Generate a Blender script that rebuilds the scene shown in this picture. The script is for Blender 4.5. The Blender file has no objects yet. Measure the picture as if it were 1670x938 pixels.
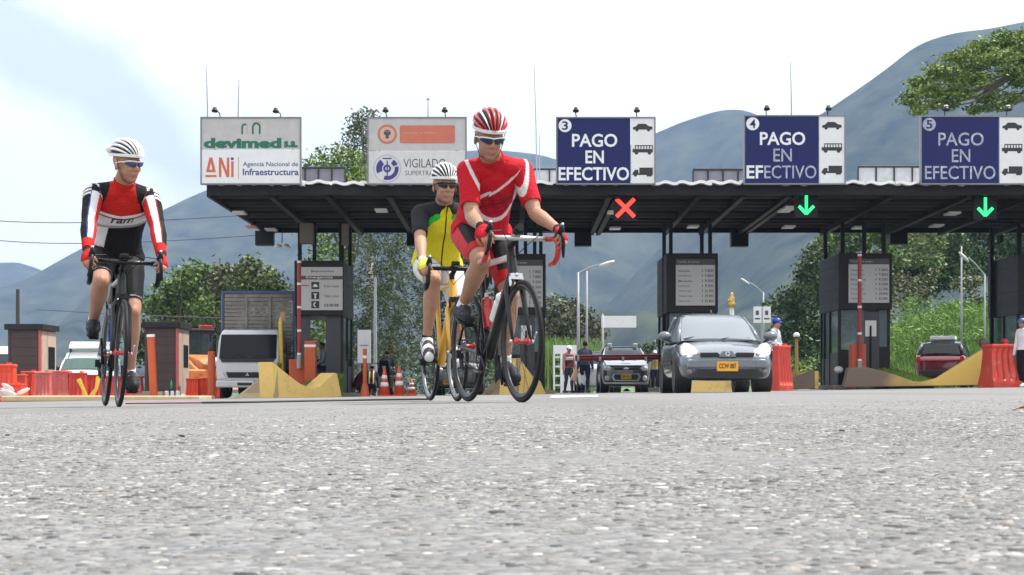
import bpy, bmesh, math, random
import numpy as np
from mathutils import Vector, Matrix, Euler, noise
PI = math.pi
sc = bpy.context.scene
col = sc.collection
random.seed(7)
# ------------------------------------------------------------------ camera
F = 2600.0            # focal length in pixels of the 1670-pixel-wide photograph
CAMH = 0.055          # the camera lies almost on the road
cam_d = bpy.data.cameras.new('camera')
cam = bpy.data.objects.new('camera', cam_d)
col.objects.link(cam)
cam.location = (0, 0, CAMH)
cam.rotation_euler = (math.radians(90), 0, 0)
cam_d.sensor_width = 36
cam_d.lens = F / 1670 * 36
cam_d.shift_y = (640 - 469) / 1670
cam_d.clip_start = 0.05
cam_d.clip_end = 12000
cam_d.dof.use_dof = True
cam_d.dof.focus_distance = 12
cam_d.dof.aperture_fstop = 64
sc.camera = cam
# ------------------------------------------------------------------ light
SUN = Vector((0.42, 0.13, 0.88)).normalized()
sun_el = math.asin(SUN.z)
sun_az = math.atan2(SUN.x, SUN.y)
sd = bpy.data.lights.new('sun', 'SUN')
sd.energy = 4.9
sd.angle = math.radians(0.5)
sd.color = (1.0, 0.96, 0.9)
so = bpy.data.objects.new('sun', sd)
so.rotation_euler = SUN.to_track_quat('Z', 'Y').to_euler()
so.location = (0, 0, 30)
col.objects.link(so)
w = bpy.data.worlds.new('World')
sc.world = w
w.use_nodes = True
nt = w.node_tree
nt.nodes.clear()
def wn(t, **k):
    n = nt.nodes.new(t)
    for a, b in k.items():
        setattr(n, a, b)
    return n
def wmath(op, a, b=None, clamp=False):
    n = wn('ShaderNodeMath', operation=op, use_clamp=clamp)
    for i, v in enumerate((a, b)):
        if v is None: continue
        if isinstance(v, (int, float)): n.inputs[i].default_value = v
        else: nt.links.new(v, n.inputs[i])
    return n.outputs[0]
out = wn('ShaderNodeOutputWorld'); bg = wn('ShaderNodeBackground')
sky = wn('ShaderNodeTexSky', sky_type='NISHITA', sun_disc=False)
sky.sun_elevation = sun_el
sky.sun_rotation = sun_az
sky.dust_density = 2.0
tc = wn('ShaderNodeTexCoord')
sep = wn('ShaderNodeSeparateXYZ'); nt.links.new(tc.outputs['Generated'], sep.inputs[0])
nz = wn('ShaderNodeTexNoise'); nz.inputs['Scale'].default_value = 3.2; nz.inputs['Detail'].default_value = 5; nz.inputs['Roughness'].default_value = 0.5
nt.links.new(tc.outputs['Generated'], nz.inputs['Vector'])
# where the cloud layer thins to pale blue: a diagonal streak in the left of the sky plus scattered gaps
yy = wmath('MAXIMUM', sep.outputs[1], 0.05)
X = wmath('DIVIDE', sep.outputs[0], yy); Z = wmath('DIVIDE', sep.outputs[2], yy)
nzw = wn('ShaderNodeTexNoise'); nzw.inputs['Scale'].default_value = 11; nzw.inputs['Detail'].default_value = 5
nt.links.new(tc.outputs['Generated'], nzw.inputs['Vector'])
warp = wmath('MULTIPLY', wmath('SUBTRACT', nzw.outputs[0], 0.5), 0.075)
line = wmath('ADD', wmath('SUBTRACT', Z, wmath('ADD', wmath('MULTIPLY', X, -0.62), 0.012)), warp)
band = wmath('SUBTRACT', 1.0, wmath('DIVIDE', wmath('ABSOLUTE', wmath('SUBTRACT', line, 0.014)), 0.045), True)
left = wmath('MULTIPLY', wmath('SUBTRACT', -0.14, X), 12, True)
band = wmath('MINIMUM', wmath('MULTIPLY', wmath('MULTIPLY', band, left), 1.6), 1.0)
gaps = wmath('MULTIPLY', wmath('SUBTRACT', nz.outputs[0], 0.56), 5, True)
front = wmath('MULTIPLY', wmath('SUBTRACT', 0.93, sep.outputs[1]), 9, True)
blue = wmath('MAXIMUM', wmath('MULTIPLY', band, 0.85), wmath('MULTIPLY', wmath('MULTIPLY', gaps, front), 0.8))
# cloud brightness rises towards the sun
sv = wn('ShaderNodeCombineXYZ')
for i in range(3): sv.inputs[i].default_value = SUN[i]
dot = wn('ShaderNodeVectorMath', operation='DOT_PRODUCT')
nt.links.new(tc.outputs['Generated'], dot.inputs[0]); nt.links.new(sv.outputs[0], dot.inputs[1])
d1 = wmath('MAXIMUM', dot.outputs['Value'], 0.0)
SKYB = 10.6
lum = wmath('ADD', SKYB * 0.92, wmath('MULTIPLY', d1, SKYB * 0.25))
lum = wmath('MULTIPLY', lum, wmath('ADD', 0.82, wmath('MULTIPLY', nz.outputs[0], 0.36)))
cl = wn('ShaderNodeMix', data_type='RGBA', blend_type='MULTIPLY'); cl.inputs[0].default_value = 1
cl.inputs[6].default_value = (0.97, 0.99, 1.0, 1)
nt.links.new(lum, cl.inputs[7])
skm = wn('ShaderNodeMix', data_type='RGBA', blend_type='MIX'); skm.inputs[0].default_value = 0.93
nt.links.new(sky.outputs[0], skm.inputs[6]); skm.inputs[7].default_value = (6.1, 6.5, 7.0, 1)
mx = wn('ShaderNodeMix', data_type='RGBA')
nt.links.new(blue, mx.inputs[0]); nt.links.new(cl.outputs[2], mx.inputs[6]); nt.links.new(skm.outputs[2], mx.inputs[7])
nt.links.new(mx.outputs[2], bg.inputs[0]); bg.inputs[1].default_value = 0.1
nt.links.new(bg.outputs[0], out.inputs[0])
sc.view_settings.view_transform = 'Standard'
sc.view_settings.look = 'None'
sc.view_settings.exposure = 0.56
sc.view_settings.gamma = 1
sc.cycles.use_denoising = True
sc.cycles.max_bounces = 6
sc.cycles.transparent_max_bounces = 12

# ------------------------------------------------------------------ helpers
def gz(x): return 0.0144 * max(-25.0, min(25.0, x))          # the road falls a little to the left
def W(px, py, D): return Vector(((px - 835) / F * D, D, CAMH + (640 - py) / F * D))
def GX(px, D): x = (px - 835) / F * D; return Vector((x, D, gz(x)))
def tag(o, label=None, cat=None, group=None, kind=None):
    if label: o['label'] = label
    if cat: o['category'] = cat
    if group: o['group'] = group
    if kind: o['kind'] = kind
    return o
def empty(name, loc, label=None, cat=None, rz=0, group=None):
    o = bpy.data.objects.new(name, None)
    o.empty_display_size = 0.2
    col.objects.link(o); o.location = loc; o.rotation_euler = (0, 0, rz)
    return tag(o, label, cat, group)
def copy_tree(o, parent=None):
    c = o.copy(); col.objects.link(c); c.parent = parent
    for ch in list(o.children): copy_tree(ch, c)
    return c
def link_mesh(name, me, mat=None, parent=None):
    o = bpy.data.objects.new(name, me); col.objects.link(o)
    if mat is not None:
        for m in (mat if isinstance(mat, (list, tuple)) else [mat]): me.materials.append(m)
    o.parent = parent
    return o

class MB:
    """collects simple shapes and links them as one mesh object"""
    def __init__(s): s.v = []; s.f = []; s.mi = []; s.cur = 0
    def add(s, vs, fs):
        b = len(s.v); s.v += [tuple(p) for p in vs]
        for f in fs: s.f.append([i + b for i in f]); s.mi.append(s.cur)
        return s
    def box(s, c, d, rot=None, taper=None):
        hx, hy, hz = d[0] / 2, d[1] / 2, d[2] / 2
        vs = []
        for z in (-1, 1):
            t = 1 if (taper is None or z < 0) else taper
            for x, y in ((-1, -1), (1, -1), (1, 1), (-1, 1)):
                p = Vector((x * hx * t, y * hy * t, z * hz))
                if rot is not None: p = rot @ p
                vs.append(p + Vector(c))
        return s.add(vs, [(3, 2, 1, 0), (4, 5, 6, 7), (0, 1, 5, 4), (1, 2, 6, 5), (2, 3, 7, 6), (3, 0, 4, 7)])
    def bb(s, x0, x1, y0, y1, z0, z1):
        return s.box(((x0 + x1) / 2, (y0 + y1) / 2, (z0 + z1) / 2), (abs(x1 - x0), abs(y1 - y0), abs(z1 - z0)))
    def bar(s, p0, p1, wd, ht):
        p0, p1 = Vector(p0), Vector(p1); d = p1 - p0; L = d.length
        q = d.to_track_quat('X', 'Z').to_matrix()
        return s.box((p0 + p1) / 2, (L, wd, ht), q)
    def tube(s, pts, r, n=8, caps=True, sx=1.0, up=None):
        pts = [Vector(p) for p in pts]
        if not isinstance(r, (list, tuple)): r = [r] * len(pts)
        rings = []; prev = None
        for i, p in enumerate(pts):
            a = pts[max(i - 1, 0)]; b = pts[min(i + 1, len(pts) - 1)]
            t = (b - a).normalized()
            if prev is None:
                u = Vector(up) if up is not None else (Vector((0, 0, 1)) if abs(t.z) < 0.9 else Vector((1, 0, 0)))
                u = (u - t * u.dot(t)).normalized()
            else:
                u = (prev - t * prev.dot(t)).normalized()
            prev = u; v2 = t.cross(u)
            rings.append([p + (u * math.cos(2 * PI * k / n) + v2 * math.sin(2 * PI * k / n) * sx) * r[i] for k in range(n)])
        return s.loft(rings, caps)
    def loft(s, rings, caps=True, closed=True):
        b = len(s.v); n = len(rings[0])
        for rg in rings: s.v += [tuple(p) for p in rg]
        for i in range(len(rings) - 1):
            for k in range(n if closed else n - 1):
                k2 = (k + 1) % n
                s.f.append([b + i * n + k, b + i * n + k2, b + (i + 1) * n + k2, b + (i + 1) * n + k]); s.mi.append(s.cur)
        if caps:
            s.f.append([b + k for k in reversed(range(n))]); s.mi.append(s.cur)
            m = b + (len(rings) - 1) * n
            s.f.append([m + k for k in range(n)]); s.mi.append(s.cur)
        return s
    def cyl(s, p0, p1, r0, r1=None, n=12):
        return s.tube([p0, p1], [r0, r0 if r1 is None else r1], n)
    def lathe(s, prof, c=(0, 0, 0), n=16, axis='Z'):
        rings = []
        for r, z in prof:
            rg = []
            for k in range(n):
                a = 2 * PI * k / n; x, y = r * math.cos(a), r * math.sin(a)
                p = (x, y, z) if axis == 'Z' else ((z, x, y) if axis == 'X' else (y, z, x))
                rg.append(Vector(p) + Vector(c))
            rings.append(rg)
        return s.loft(rings)
    def ell(s, c, r, R=None, nu=12, nv=8):
        c = Vector(c); rings = []
        for j in range(nv + 1):
            th = PI * (0.001 + 0.998 * j / nv)
            rg = []
            for k in range(nu):
                a = 2 * PI * k / nu
                p = Vector((r[0] * math.sin(th) * math.cos(a), r[1] * math.sin(th) * math.sin(a), -r[2] * math.cos(th)))
                if R is not None: p = R @ p
                rg.append(c + p)
            rings.append(rg)
        return s.loft(rings)
    def torus(s, c, R, r, axis='Y', n=48, m=8, sq=1.0):
        b = len(s.v)
        for i in range(n):
            a = 2 * PI * i / n
            for k in range(m):
                q = 2 * PI * k / m
                rr = R + r * math.cos(q); h = r * math.sin(q) * sq
                x, y = rr * math.cos(a), rr * math.sin(a)
                p = {'Y': (x, h, y), 'Z': (x, y, h), 'X': (h, x, y)}[axis]
                s.v.append((p[0] + c[0], p[1] + c[1], p[2] + c[2]))
        for i in range(n):
            for k in range(m):
                i2, k2 = (i + 1) % n, (k + 1) % m
                s.f.append([b + i * m + k, b + i2 * m + k, b + i2 * m + k2, b + i * m + k2]); s.mi.append(s.cur)
        return s
    def prism(s, pts, d, axis='Y', off=0.0):
        """2-D outline (a,b) pushed along an axis from off to off+d: Y uses (x,z), X uses (y,z), Z uses (x,y)"""
        def P(a, b, t): return {'Y': (a, t, b), 'X': (t, a, b), 'Z': (a, b, t)}[axis]
        n = len(pts)
        vs = [P(a, b, off) for a, b in pts] + [P(a, b, off + d) for a, b in pts]
        return s.add(vs, [list(range(n))[::-1], list(range(n, 2 * n))] + [(i, (i + 1) % n, n + (i + 1) % n, n + i) for i in range(n)])
    def disc(s, c, r, t, axis='Y', n=24, r2=None):
        c = Vector(c)
        ax = {'X': Vector((1, 0, 0)), 'Y': Vector((0, 1, 0)), 'Z': Vector((0, 0, 1))}[axis]
        return s.tube([c - ax * t / 2, c + ax * t / 2], [r, r2 or r], n)
    def build(s, name, mat=None, parent=None, smooth=False, bevel=0, sub=0, fix=True, auto=None):
        me = bpy.data.meshes.new(name)
        me.from_pydata(s.v, [], s.f); me.update()
        o = link_mesh(name, me, mat, parent)
        if isinstance(mat, (list, tuple)): me.polygons.foreach_set('material_index', s.mi)
        if fix and len(s.f) < 20000:
            bm = bmesh.new(); bm.from_mesh(me)
            bmesh.ops.recalc_face_normals(bm, faces=bm.faces)
            if auto:
                for e in bm.edges:
                    if len(e.link_faces) == 2 and e.calc_face_angle(0) > auto: e.smooth = False
            bm.to_mesh(me); bm.free()
        if smooth or sub: me.polygons.foreach_set('use_smooth', [True] * len(me.polygons))
        if bevel:
            m = o.modifiers.new('bevel', 'BEVEL'); m.width = bevel; m.segments = 2; m.limit_method = 'ANGLE'; m.angle_limit = 0.6
            if not smooth: m.harden_normals = False
        if sub:
            m = o.modifiers.new('sub', 'SUBSURF'); m.levels = sub; m.render_levels = sub
        return o

def text_mesh(txt, w_, h_, thick=0.0, shear=0, ext=0.002, space=1.0):
    cu = bpy.data.curves.new('t', 'FONT'); cu.body = txt; cu.align_x = 'CENTER'; cu.extrude = 0.0
    cu.offset = thick; cu.shear = shear; cu.space_character = space; cu.resolution_u = 3
    o = bpy.data.objects.new('t', cu); col.objects.link(o)
    dg = bpy.context.evaluated_depsgraph_get(); dg.update()
    me = bpy.data.meshes.new_from_object(o.evaluated_get(dg))
    bpy.data.objects.remove(o); bpy.data.curves.remove(cu)
    n = len(me.vertices); co = np.zeros(n * 3); me.vertices.foreach_get('co', co); co = co.reshape(-1, 3)
    mn, mx_ = co.min(0), co.max(0)
    co[:, 0] = (co[:, 0] - (mn[0] + mx_[0]) / 2) * w_ / (mx_[0] - mn[0])
    y = (co[:, 1] - (mn[1] + mx_[1]) / 2) * h_ / (mx_[1] - mn[1])
    co[:, 1] = -ext; co[:, 2] = y
    me.vertices.foreach_set('co', co.ravel()); me.materials.clear(); me.update()
    return me
def text(txt, w_, h_, loc, mat, parent, name='lettering', **k):
    """flat lettering facing -Y, centred on loc, fitted to w_ x h_"""
    o = link_mesh(name, text_mesh(txt, w_, h_, **k), mat, parent); o.location = loc
    return o

# ------------------------------------------------------------------ materials
MATS = {}
def mat(name, rgb, rough=0.6, metal=0.0, var=0.12, scale=4.0, bump=0.0, bscale=40, spec=0.5, emit=None, es=0, coat=0, dirt=None, attr=None, subs=0, trans=0):
    if name in MATS: return MATS[name]
    m = bpy.data.materials.new(name); MATS[name] = m; m.use_nodes = True
    t = m.node_tree; N = t.nodes; L = t.links; p = N['Principled BSDF']
    p.inputs['Roughness'].default_value = rough; p.inputs['Metallic'].default_value = metal
    p.inputs['Specular IOR Level'].default_value = spec
    if coat: p.inputs['Coat Weight'].default_value = coat; p.inputs['Coat Roughness'].default_value = 0.05
    if subs: p.inputs['Subsurface Weight'].default_value = subs; p.inputs['Subsurface Radius'].default_value = (0.01, 0.004, 0.002)
    if trans: p.inputs['Transmission Weight'].default_value = trans
    tcn = N.new('ShaderNodeTexCoord')
    no = N.new('ShaderNodeTexNoise'); no.inputs['Scale'].default_value = scale; no.inputs['Detail'].default_value = 6; no.inputs['Roughness'].default_value = 0.65
    L.new(tcn.outputs['Object'], no.inputs['Vector'])
    base = None
    if attr:
        a = N.new('ShaderNodeAttribute'); a.attribute_name = attr; base = a.outputs['Color']
    r = N.new('ShaderNodeMapRange'); r.inputs[1].default_value = 0.25; r.inputs[2].default_value = 0.75
    r.inputs[3].default_value = 1 - var; r.inputs[4].default_value = 1 + var
    L.new(no.outputs[0], r.inputs[0])
    mm = N.new('ShaderNodeVectorMath'); mm.operation = 'SCALE'
    if base is not None: L.new(base, mm.inputs[0])
    else: mm.inputs[0].default_value = rgb
    L.new(r.outputs[0], mm.inputs['Scale']); c = mm.outputs[0]
    if dirt:
        n2 = N.new('ShaderNodeTexNoise'); n2.inputs['Scale'].default_value = dirt[1]; n2.inputs['Detail'].default_value = 7; n2.inputs['Roughness'].default_value = 0.7
        L.new(tcn.outputs['Object'], n2.inputs['Vector'])
        rr = N.new('ShaderNodeMapRange'); rr.inputs[1].default_value = dirt[2]; rr.inputs[2].default_value = dirt[2] + 0.15; rr.inputs[4].default_value = dirt[3]
        L.new(n2.outputs[0], rr.inputs[0])
        mi = N.new('ShaderNodeMix'); mi.data_type = 'RGBA'; L.new(rr.outputs[0], mi.inputs[0]); L.new(c, mi.inputs[6]); mi.inputs[7].default_value = (*dirt[0], 1)
        c = mi.outputs[2]
    L.new(c, p.inputs['Base Color'])
    rv = N.new('ShaderNodeMapRange'); rv.inputs[3].default_value = max(0.02, rough - 0.08); rv.inputs[4].default_value = min(1, rough + 0.08)
    L.new(no.outputs[0], rv.inputs[0]); L.new(rv.outputs[0], p.inputs['Roughness'])
    if bump:
        nb = N.new('ShaderNodeTexNoise'); nb.inputs['Scale'].default_value = bscale; nb.inputs['Detail'].default_value = 4
        L.new(tcn.outputs['Object'], nb.inputs['Vector'])
        bu = N.new('ShaderNodeBump'); bu.inputs['Strength'].default_value = bump; bu.inputs['Distance'].default_value = 0.02
        L.new(nb.outputs[0], bu.inputs['Height']); L.new(bu.outputs[0], p.inputs['Normal'])
    if emit is not None:
        p.inputs['Emission Color'].default_value = (*emit, 1); p.inputs['Emission Strength'].default_value = es
    return m
def glass(name, rgb=(0.02, 0.025, 0.03), clear=0.25, rough=0.03, spec=0.45):
    if name in MATS: return MATS[name]
    m = bpy.data.materials.new(name); MATS[name] = m; m.use_nodes = True
    N = m.node_tree.nodes; L = m.node_tree.links; p = N['Principled BSDF']
    p.inputs['Base Color'].default_value = (*rgb, 1); p.inputs['Roughness'].default_value = rough
    p.inputs['Specular IOR Level'].default_value = spec
    n = N.new('ShaderNodeTexNoise'); n.inputs['Scale'].default_value = 3
    r = N.new('ShaderNodeMapRange'); r.inputs[3].default_value = rough; r.inputs[4].default_value = rough + 0.06
    L.new(n.outputs[0], r.inputs[0]); L.new(r.outputs[0], p.inputs['Roughness'])
    tr = N.new('ShaderNodeBsdfTransparent'); tr.inputs[0].default_value = (0.75, 0.8, 0.8, 1)
    mi = N.new('ShaderNodeMixShader'); mi.inputs[0].default_value = clear
    L.new(p.outputs[0], mi.inputs[1]); L.new(tr.outputs[0], mi.inputs[2]); L.new(mi.outputs[0], N['Material Output'].inputs[0])
    return m

M_black = mat('black_paint', (0.008, 0.008, 0.009), 0.5, spec=0.25)
M_dark = mat('dark_metal', (0.014, 0.015, 0.018), 0.5, spec=0.3, dirt=((0.05, 0.045, 0.04), 2, 0.5, 0.4))
M_rubber = mat('rubber', (0.012, 0.012, 0.013), 0.8, bump=0.2, spec=0.15)
M_chrome = mat('bright_metal', (0.6, 0.6, 0.62), 0.25, metal=0.9)
M_steel = mat('galvanised_steel', (0.30, 0.31, 0.33), 0.55, metal=0.3, var=0.15)
M_white = mat('white_paint', (0.75, 0.76, 0.77), 0.45, var=0.05)
M_signwhite = mat('sign_white', (0.70, 0.71, 0.73), 0.5, var=0.05, dirt=((0.4, 0.38, 0.36), 3, 0.58, 0.35))
M_signblue = mat('sign_blue', (0.006, 0.011, 0.095), 0.5, spec=0.3, var=0.08, dirt=((0.02, 0.025, 0.10), 2, 0.6, 0.3))
M_orange = mat('orange_plastic', (0.50, 0.085, 0.02), 0.5, dirt=((0.3, 0.1, 0.05), 5, 0.55, 0.4))
M_redplastic = mat('red_plastic', (0.58, 0.055, 0.035), 0.45, var=0.2, scale=2, dirt=((0.6, 0.35, 0.33), 3, 0.55, 0.45))
M_redpaint = mat('red_paint', (0.4, 0.02, 0.025), 0.4)
M_yellow = mat('yellow_concrete', (0.80, 0.56, 0.18), 0.8, var=0.12, scale=1.5, bump=0.3, bscale=20, dirt=((0.32, 0.24, 0.14), 1.6, 0.52, 0.6))
M_concrete = mat('raw_concrete', (0.3, 0.26, 0.21), 0.9, var=0.2, scale=2, bump=0.4, bscale=15)
M_glass = glass('dark_glass')
M_interior = mat('car_interior', (0.03, 0.03, 0.032), 0.8)
# ------------------------------------------------------------------ the ground
def road_material():
    m = bpy.data.materials.new('worn_asphalt'); m.use_nodes = True
    t = m.node_tree; N = t.nodes; L = t.links; p = N['Principled BSDF']
    tcn = N.new('ShaderNodeTexCoord')
    def vor(scale, feat='F1'):
        v = N.new('ShaderNodeTexVoronoi'); v.feature = feat; v.inputs['Scale'].default_value = scale
        L.new(tcn.outputs['Object'], v.inputs['Vector']); return v
    def noi(scale, det=6):
        v = N.new('ShaderNodeTexNoise'); v.inputs['Scale'].default_value = scale; v.inputs['Detail'].default_value = det; v.inputs['Roughness'].default_value = 0.65
        L.new(tcn.outputs['Object'], v.inputs['Vector']); return v
    def ramp(src, stops):
        r = N.new('ShaderNodeValToRGB'); L.new(src, r.inputs[0])
        while len(r.color_ramp.elements) < len(stops): r.color_ramp.elements.new(0.5)
        for e, (q, c) in zip(r.color_ramp.elements, stops): e.position = q; e.color = (*c, 1)
        return r.outputs[0]
    v1 = vor(170); v2 = vor(60); big = noi(0.5, 5); mid = noi(4, 6); fine = noi(160, 3)
    stone = ramp(v1.outputs['Color'], [(0.0, (0.045, 0.045, 0.045)), (0.25, (0.15, 0.147, 0.145)), (0.55, (0.235, 0.225, 0.21)), (0.8, (0.30, 0.30, 0.30)), (1, (0.46, 0.43, 0.39))])
    ston2 = ramp(v2.outputs['Color'], [(0.0, (0.13, 0.128, 0.13)), (0.5, (0.215, 0.21, 0.20)), (0.85, (0.25, 0.26, 0.265)), (1, (0.40, 0.39, 0.37))])
    mx = N.new('ShaderNodeMix'); mx.data_type = 'RGBA'; mx.inputs[0].default_value = 0.45
    L.new(stone, mx.inputs[6]); L.new(ston2, mx.inputs[7])
    gap = ramp(v1.outputs['Distance'], [(0.0, (1, 1, 1)), (0.55, (1, 1, 1)), (0.8, (0.55, 0.55, 0.55))])
    m2 = N.new('ShaderNodeMix'); m2.data_type = 'RGBA'; m2.blend_type = 'MULTIPLY'; m2.inputs[0].default_value = 0.8
    L.new(mx.outputs[2], m2.inputs[6]); L.new(gap, m2.inputs[7])
    tone = ramp(big.outputs[0], [(0.3, (0.86, 0.87, 0.9)), (0.5, (1, 1, 1)), (0.7, (1.12, 1.1, 1.06))])
    m3 = N.new('ShaderNodeMix'); m3.data_type = 'RGBA'; m3.blend_type = 'MULTIPLY'; m3.inputs[0].default_value = 1
    L.new(m2.outputs[2], m3.inputs[6]); L.new(tone, m3.inputs[7])
    tone2 = ramp(mid.outputs[0], [(0.3, (0.85, 0.85, 0.85)), (0.5, (1, 1, 1)), (0.75, (1.15, 1.13, 1.1))])
    m4 = N.new('ShaderNodeMix'); m4.data_type = 'RGBA'; m4.blend_type = 'MULTIPLY'; m4.inputs[0].default_value = 1
    L.new(m3.outputs[2], m4.inputs[6]); L.new(tone2, m4.inputs[7])
    sc_ = N.new('ShaderNodeVectorMath'); sc_.operation = 'SCALE'; sc_.inputs['Scale'].default_value = 0.92
    L.new(m4.outputs[2], sc_.inputs[0]); L.new(sc_.outputs[0], p.inputs['Base Color'])
    p.inputs['Roughness'].default_value = 0.8
    sx = N.new('ShaderNodeSeparateXYZ'); L.new(tcn.outputs['Object'], sx.inputs[0])
    wv = N.new('ShaderNodeMath'); wv.operation = 'SINE'; mu = N.new('ShaderNodeMath'); mu.operation = 'MULTIPLY_ADD'; mu.inputs[1].default_value = 2.4; L.new(sx.outputs[0], mu.inputs[0]); L.new(mid.outputs[0], mu.inputs[2]); L.new(mu.outputs[0], wv.inputs[0])
    wr_ = N.new('ShaderNodeMapRange'); wr_.inputs[1].default_value = .3; wr_.inputs[2].default_value = 1; wr_.inputs[3].default_value = .84; wr_.inputs[4].default_value = .72; L.new(wv.outputs[0], wr_.inputs[0]); L.new(wr_.outputs[0], sc_.inputs['Scale'])
    b1 = N.new('ShaderNodeBump'); b1.inputs['Strength'].default_value = 0.55; b1.inputs['Distance'].default_value = 0.004
    inv = N.new('ShaderNodeMath'); inv.operation = 'MULTIPLY'; inv.inputs[1].default_value = -1
    L.new(v1.outputs['Distance'], inv.inputs[0]); L.new(inv.outputs[0], b1.inputs['Height'])
    b2 = N.new('ShaderNodeBump'); b2.inputs['Strength'].default_value = 0.4; b2.inputs['Distance'].default_value = 0.003
    L.new(fine.outputs[0], b2.inputs['Height']); L.new(b1.outputs[0], b2.inputs['Normal']); L.new(b2.outputs[0], p.inputs['Normal'])
    return m
M_road = road_material()
def sheet(name, xs, ys, zf, m, parent=None):
    nx, ny = len(xs), len(ys)
    vs = [(x, y, zf(x, y)) for y in ys for x in xs]
    fs = [(j * nx + i, j * nx + i + 1, (j + 1) * nx + i + 1, (j + 1) * nx + i) for j in range(ny - 1) for i in range(nx - 1)]
    me = bpy.data.meshes.new(name); me.from_pydata(vs, [], fs); me.update()
    return link_mesh(name, me, m, parent)
M_soil = mat('grassy_ground', (0.07, 0.1, 0.035), 0.95, var=0.4, scale=0.3)
xs = [-3300, -600, -120, -60, -30, -25, 25, 30, 60, 120, 600, 3300]
g = sheet('ground', xs, [-40, -10, 0, 20, 50, 80, 140, 400, 1500, 4300], lambda x, y: gz(x) - 0.006, M_soil); tag(g, kind='structure')
g = sheet('road', [-25, -10, 0, 10, 25], [-6, 0, 6, 14, 30, 60, 90, 160], lambda x, y: gz(x), M_road); tag(g, kind='structure')
M_line = mat('road_paint', (0.7, 0.7, 0.68), 0.7, var=0.1, dirt=((0.25, 0.24, 0.23), 8, 0.5, 0.6))
def lane_line(px0, px1, D0, D1):
    m = MB(); vs = []
    for px, D in ((px0, D0), (px1, D0), (px1, D1), (px0, D1)):
        q = GX(px, D); vs.append((q.x, q.y, q.z + 0.004))
    m.add(vs, [(0, 1, 2, 3)])
    return tag(m.build('road_marking', M_line), kind='structure')
lane_line(898, 975, 14.2, 21.0)

# aggregate standing proud of the surface close to the lens
def aggregate():
    rng = np.random.default_rng(3)
    ys = []; xs_ = []
    def zone(y0, y1, n):
        y = np.sqrt(rng.uniform(y0 ** 2, y1 ** 2, n)); x = rng.uniform(-0.345, 0.345, n) * y
        ys.append(y); xs_.append(x)
    zone(0.36, 1.0, 30000); zone(1.0, 2.4, 52000); zone(1.8, 3.6, 26000); zone(2.6, 6.5, 26000)
    y = np.concatenate(ys); x = np.concatenate(xs_); n = len(y)
    size = rng.lognormal(math.log(0.00175), 0.42, n) * (1 + 0.25 * np.clip(y - 0.8, 0, 5))
    size = np.minimum(size, 0.0045 + 0.0009 * y)
    # patchiness
    pat = np.sin(x * 5.3 + y * 3.1) * np.sin(x * 2.1 - y * 4.7 + 1.3) + rng.normal(0, 0.5, n)
    keep = pat > -0.5
    size = size * np.clip(1.25 - y / 9, .6, 1)
    x, y, size = x[keep], y[keep], size[keep]; n = len(x)
    K = 6
    a0 = rng.uniform(0, 2 * PI, n); el = rng.uniform(0.6, 1.0, n)
    h = size * rng.uniform(0.05, 0.22, n)
    V = np.zeros((n, 2 * K + 1, 3))
    zb = 0.0144 * x
    for k in range(K):
        a = a0 + 2 * PI * k / K
        jr = rng.uniform(0.5, 1.35, n)
        cx = np.cos(a) * size * jr; cy = np.sin(a) * size * jr * el
        V[:, k] = np.stack([x + cx, y + cy, zb - 0.001], 1)
        V[:, K + k] = np.stack([x + cx * 0.72, y + cy * 0.72, zb + h * rng.uniform(0.6, 1.0, n)], 1)
    V[:, 2 * K] = np.stack([x, y, zb + h * rng.uniform(0.9, 1.25, n)], 1)
    fl = []
    for k in range(K):
        k2 = (k + 1) % K
        fl.append([k, k2, K + k2]); fl.append([k, K + k2, K + k]); fl.append([K + k, K + k2, 2 * K])
    fl = np.array(fl)
    Fc = (fl[None] + (np.arange(n) * (2 * K + 1))[:, None, None]).reshape(-1, 3)
    me = fast_mesh('aggregate', V.reshape(-1, 3), Fc)
    c = rng.choice(6, n, p=[0.36, 0.25, 0.17, 0.08, 0.12, 0.02])
    pal = np.array([[.215, .208, .195], [.28, .272, .255], [.17, .175, .178], [.50, .48, .45], [.06, .06, .062], [.32, .27, .23]])
    rgb = pal[c] * rng.uniform(0.56, 1.0, (n, 1))
    set_col(me, np.repeat(rgb, 2 * K + 1, 0))
    o = link_mesh('aggregate', me, mat('road_stones', (1, 1, 1), 0.75, attr='Col', var=0.18, scale=300, bump=0.2, bscale=700))
    tag(o, 'loose pale and dark aggregate stones set in the worn asphalt', 'road stones', kind='stuff')
def fast_mesh(name, V, Fc, smooth=False):
    me = bpy.data.meshes.new(name); V = np.asarray(V, dtype=np.float32); Fc = np.asarray(Fc, dtype=np.int32)
    k = Fc.shape[1]
    me.vertices.add(len(V)); me.vertices.foreach_set('co', V.ravel())
    me.loops.add(Fc.size); me.loops.foreach_set('vertex_index', Fc.ravel())
    me.polygons.add(len(Fc)); me.polygons.foreach_set('loop_start', np.arange(len(Fc), dtype=np.int32) * k)
    me.polygons.foreach_set('loop_total', np.full(len(Fc), k, dtype=np.int32))
    if smooth: me.polygons.foreach_set('use_smooth', np.ones(len(Fc), dtype=bool))
    me.update(calc_edges=True)
    return me
def set_col(me, rgb, name='Col'):
    a = me.color_attributes.new(name, 'FLOAT_COLOR', 'POINT')
    c = np.ones((len(me.vertices), 4), dtype=np.float32); c[:, :3] = rgb
    a.data.foreach_set('color', c.ravel())
aggregate()
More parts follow.
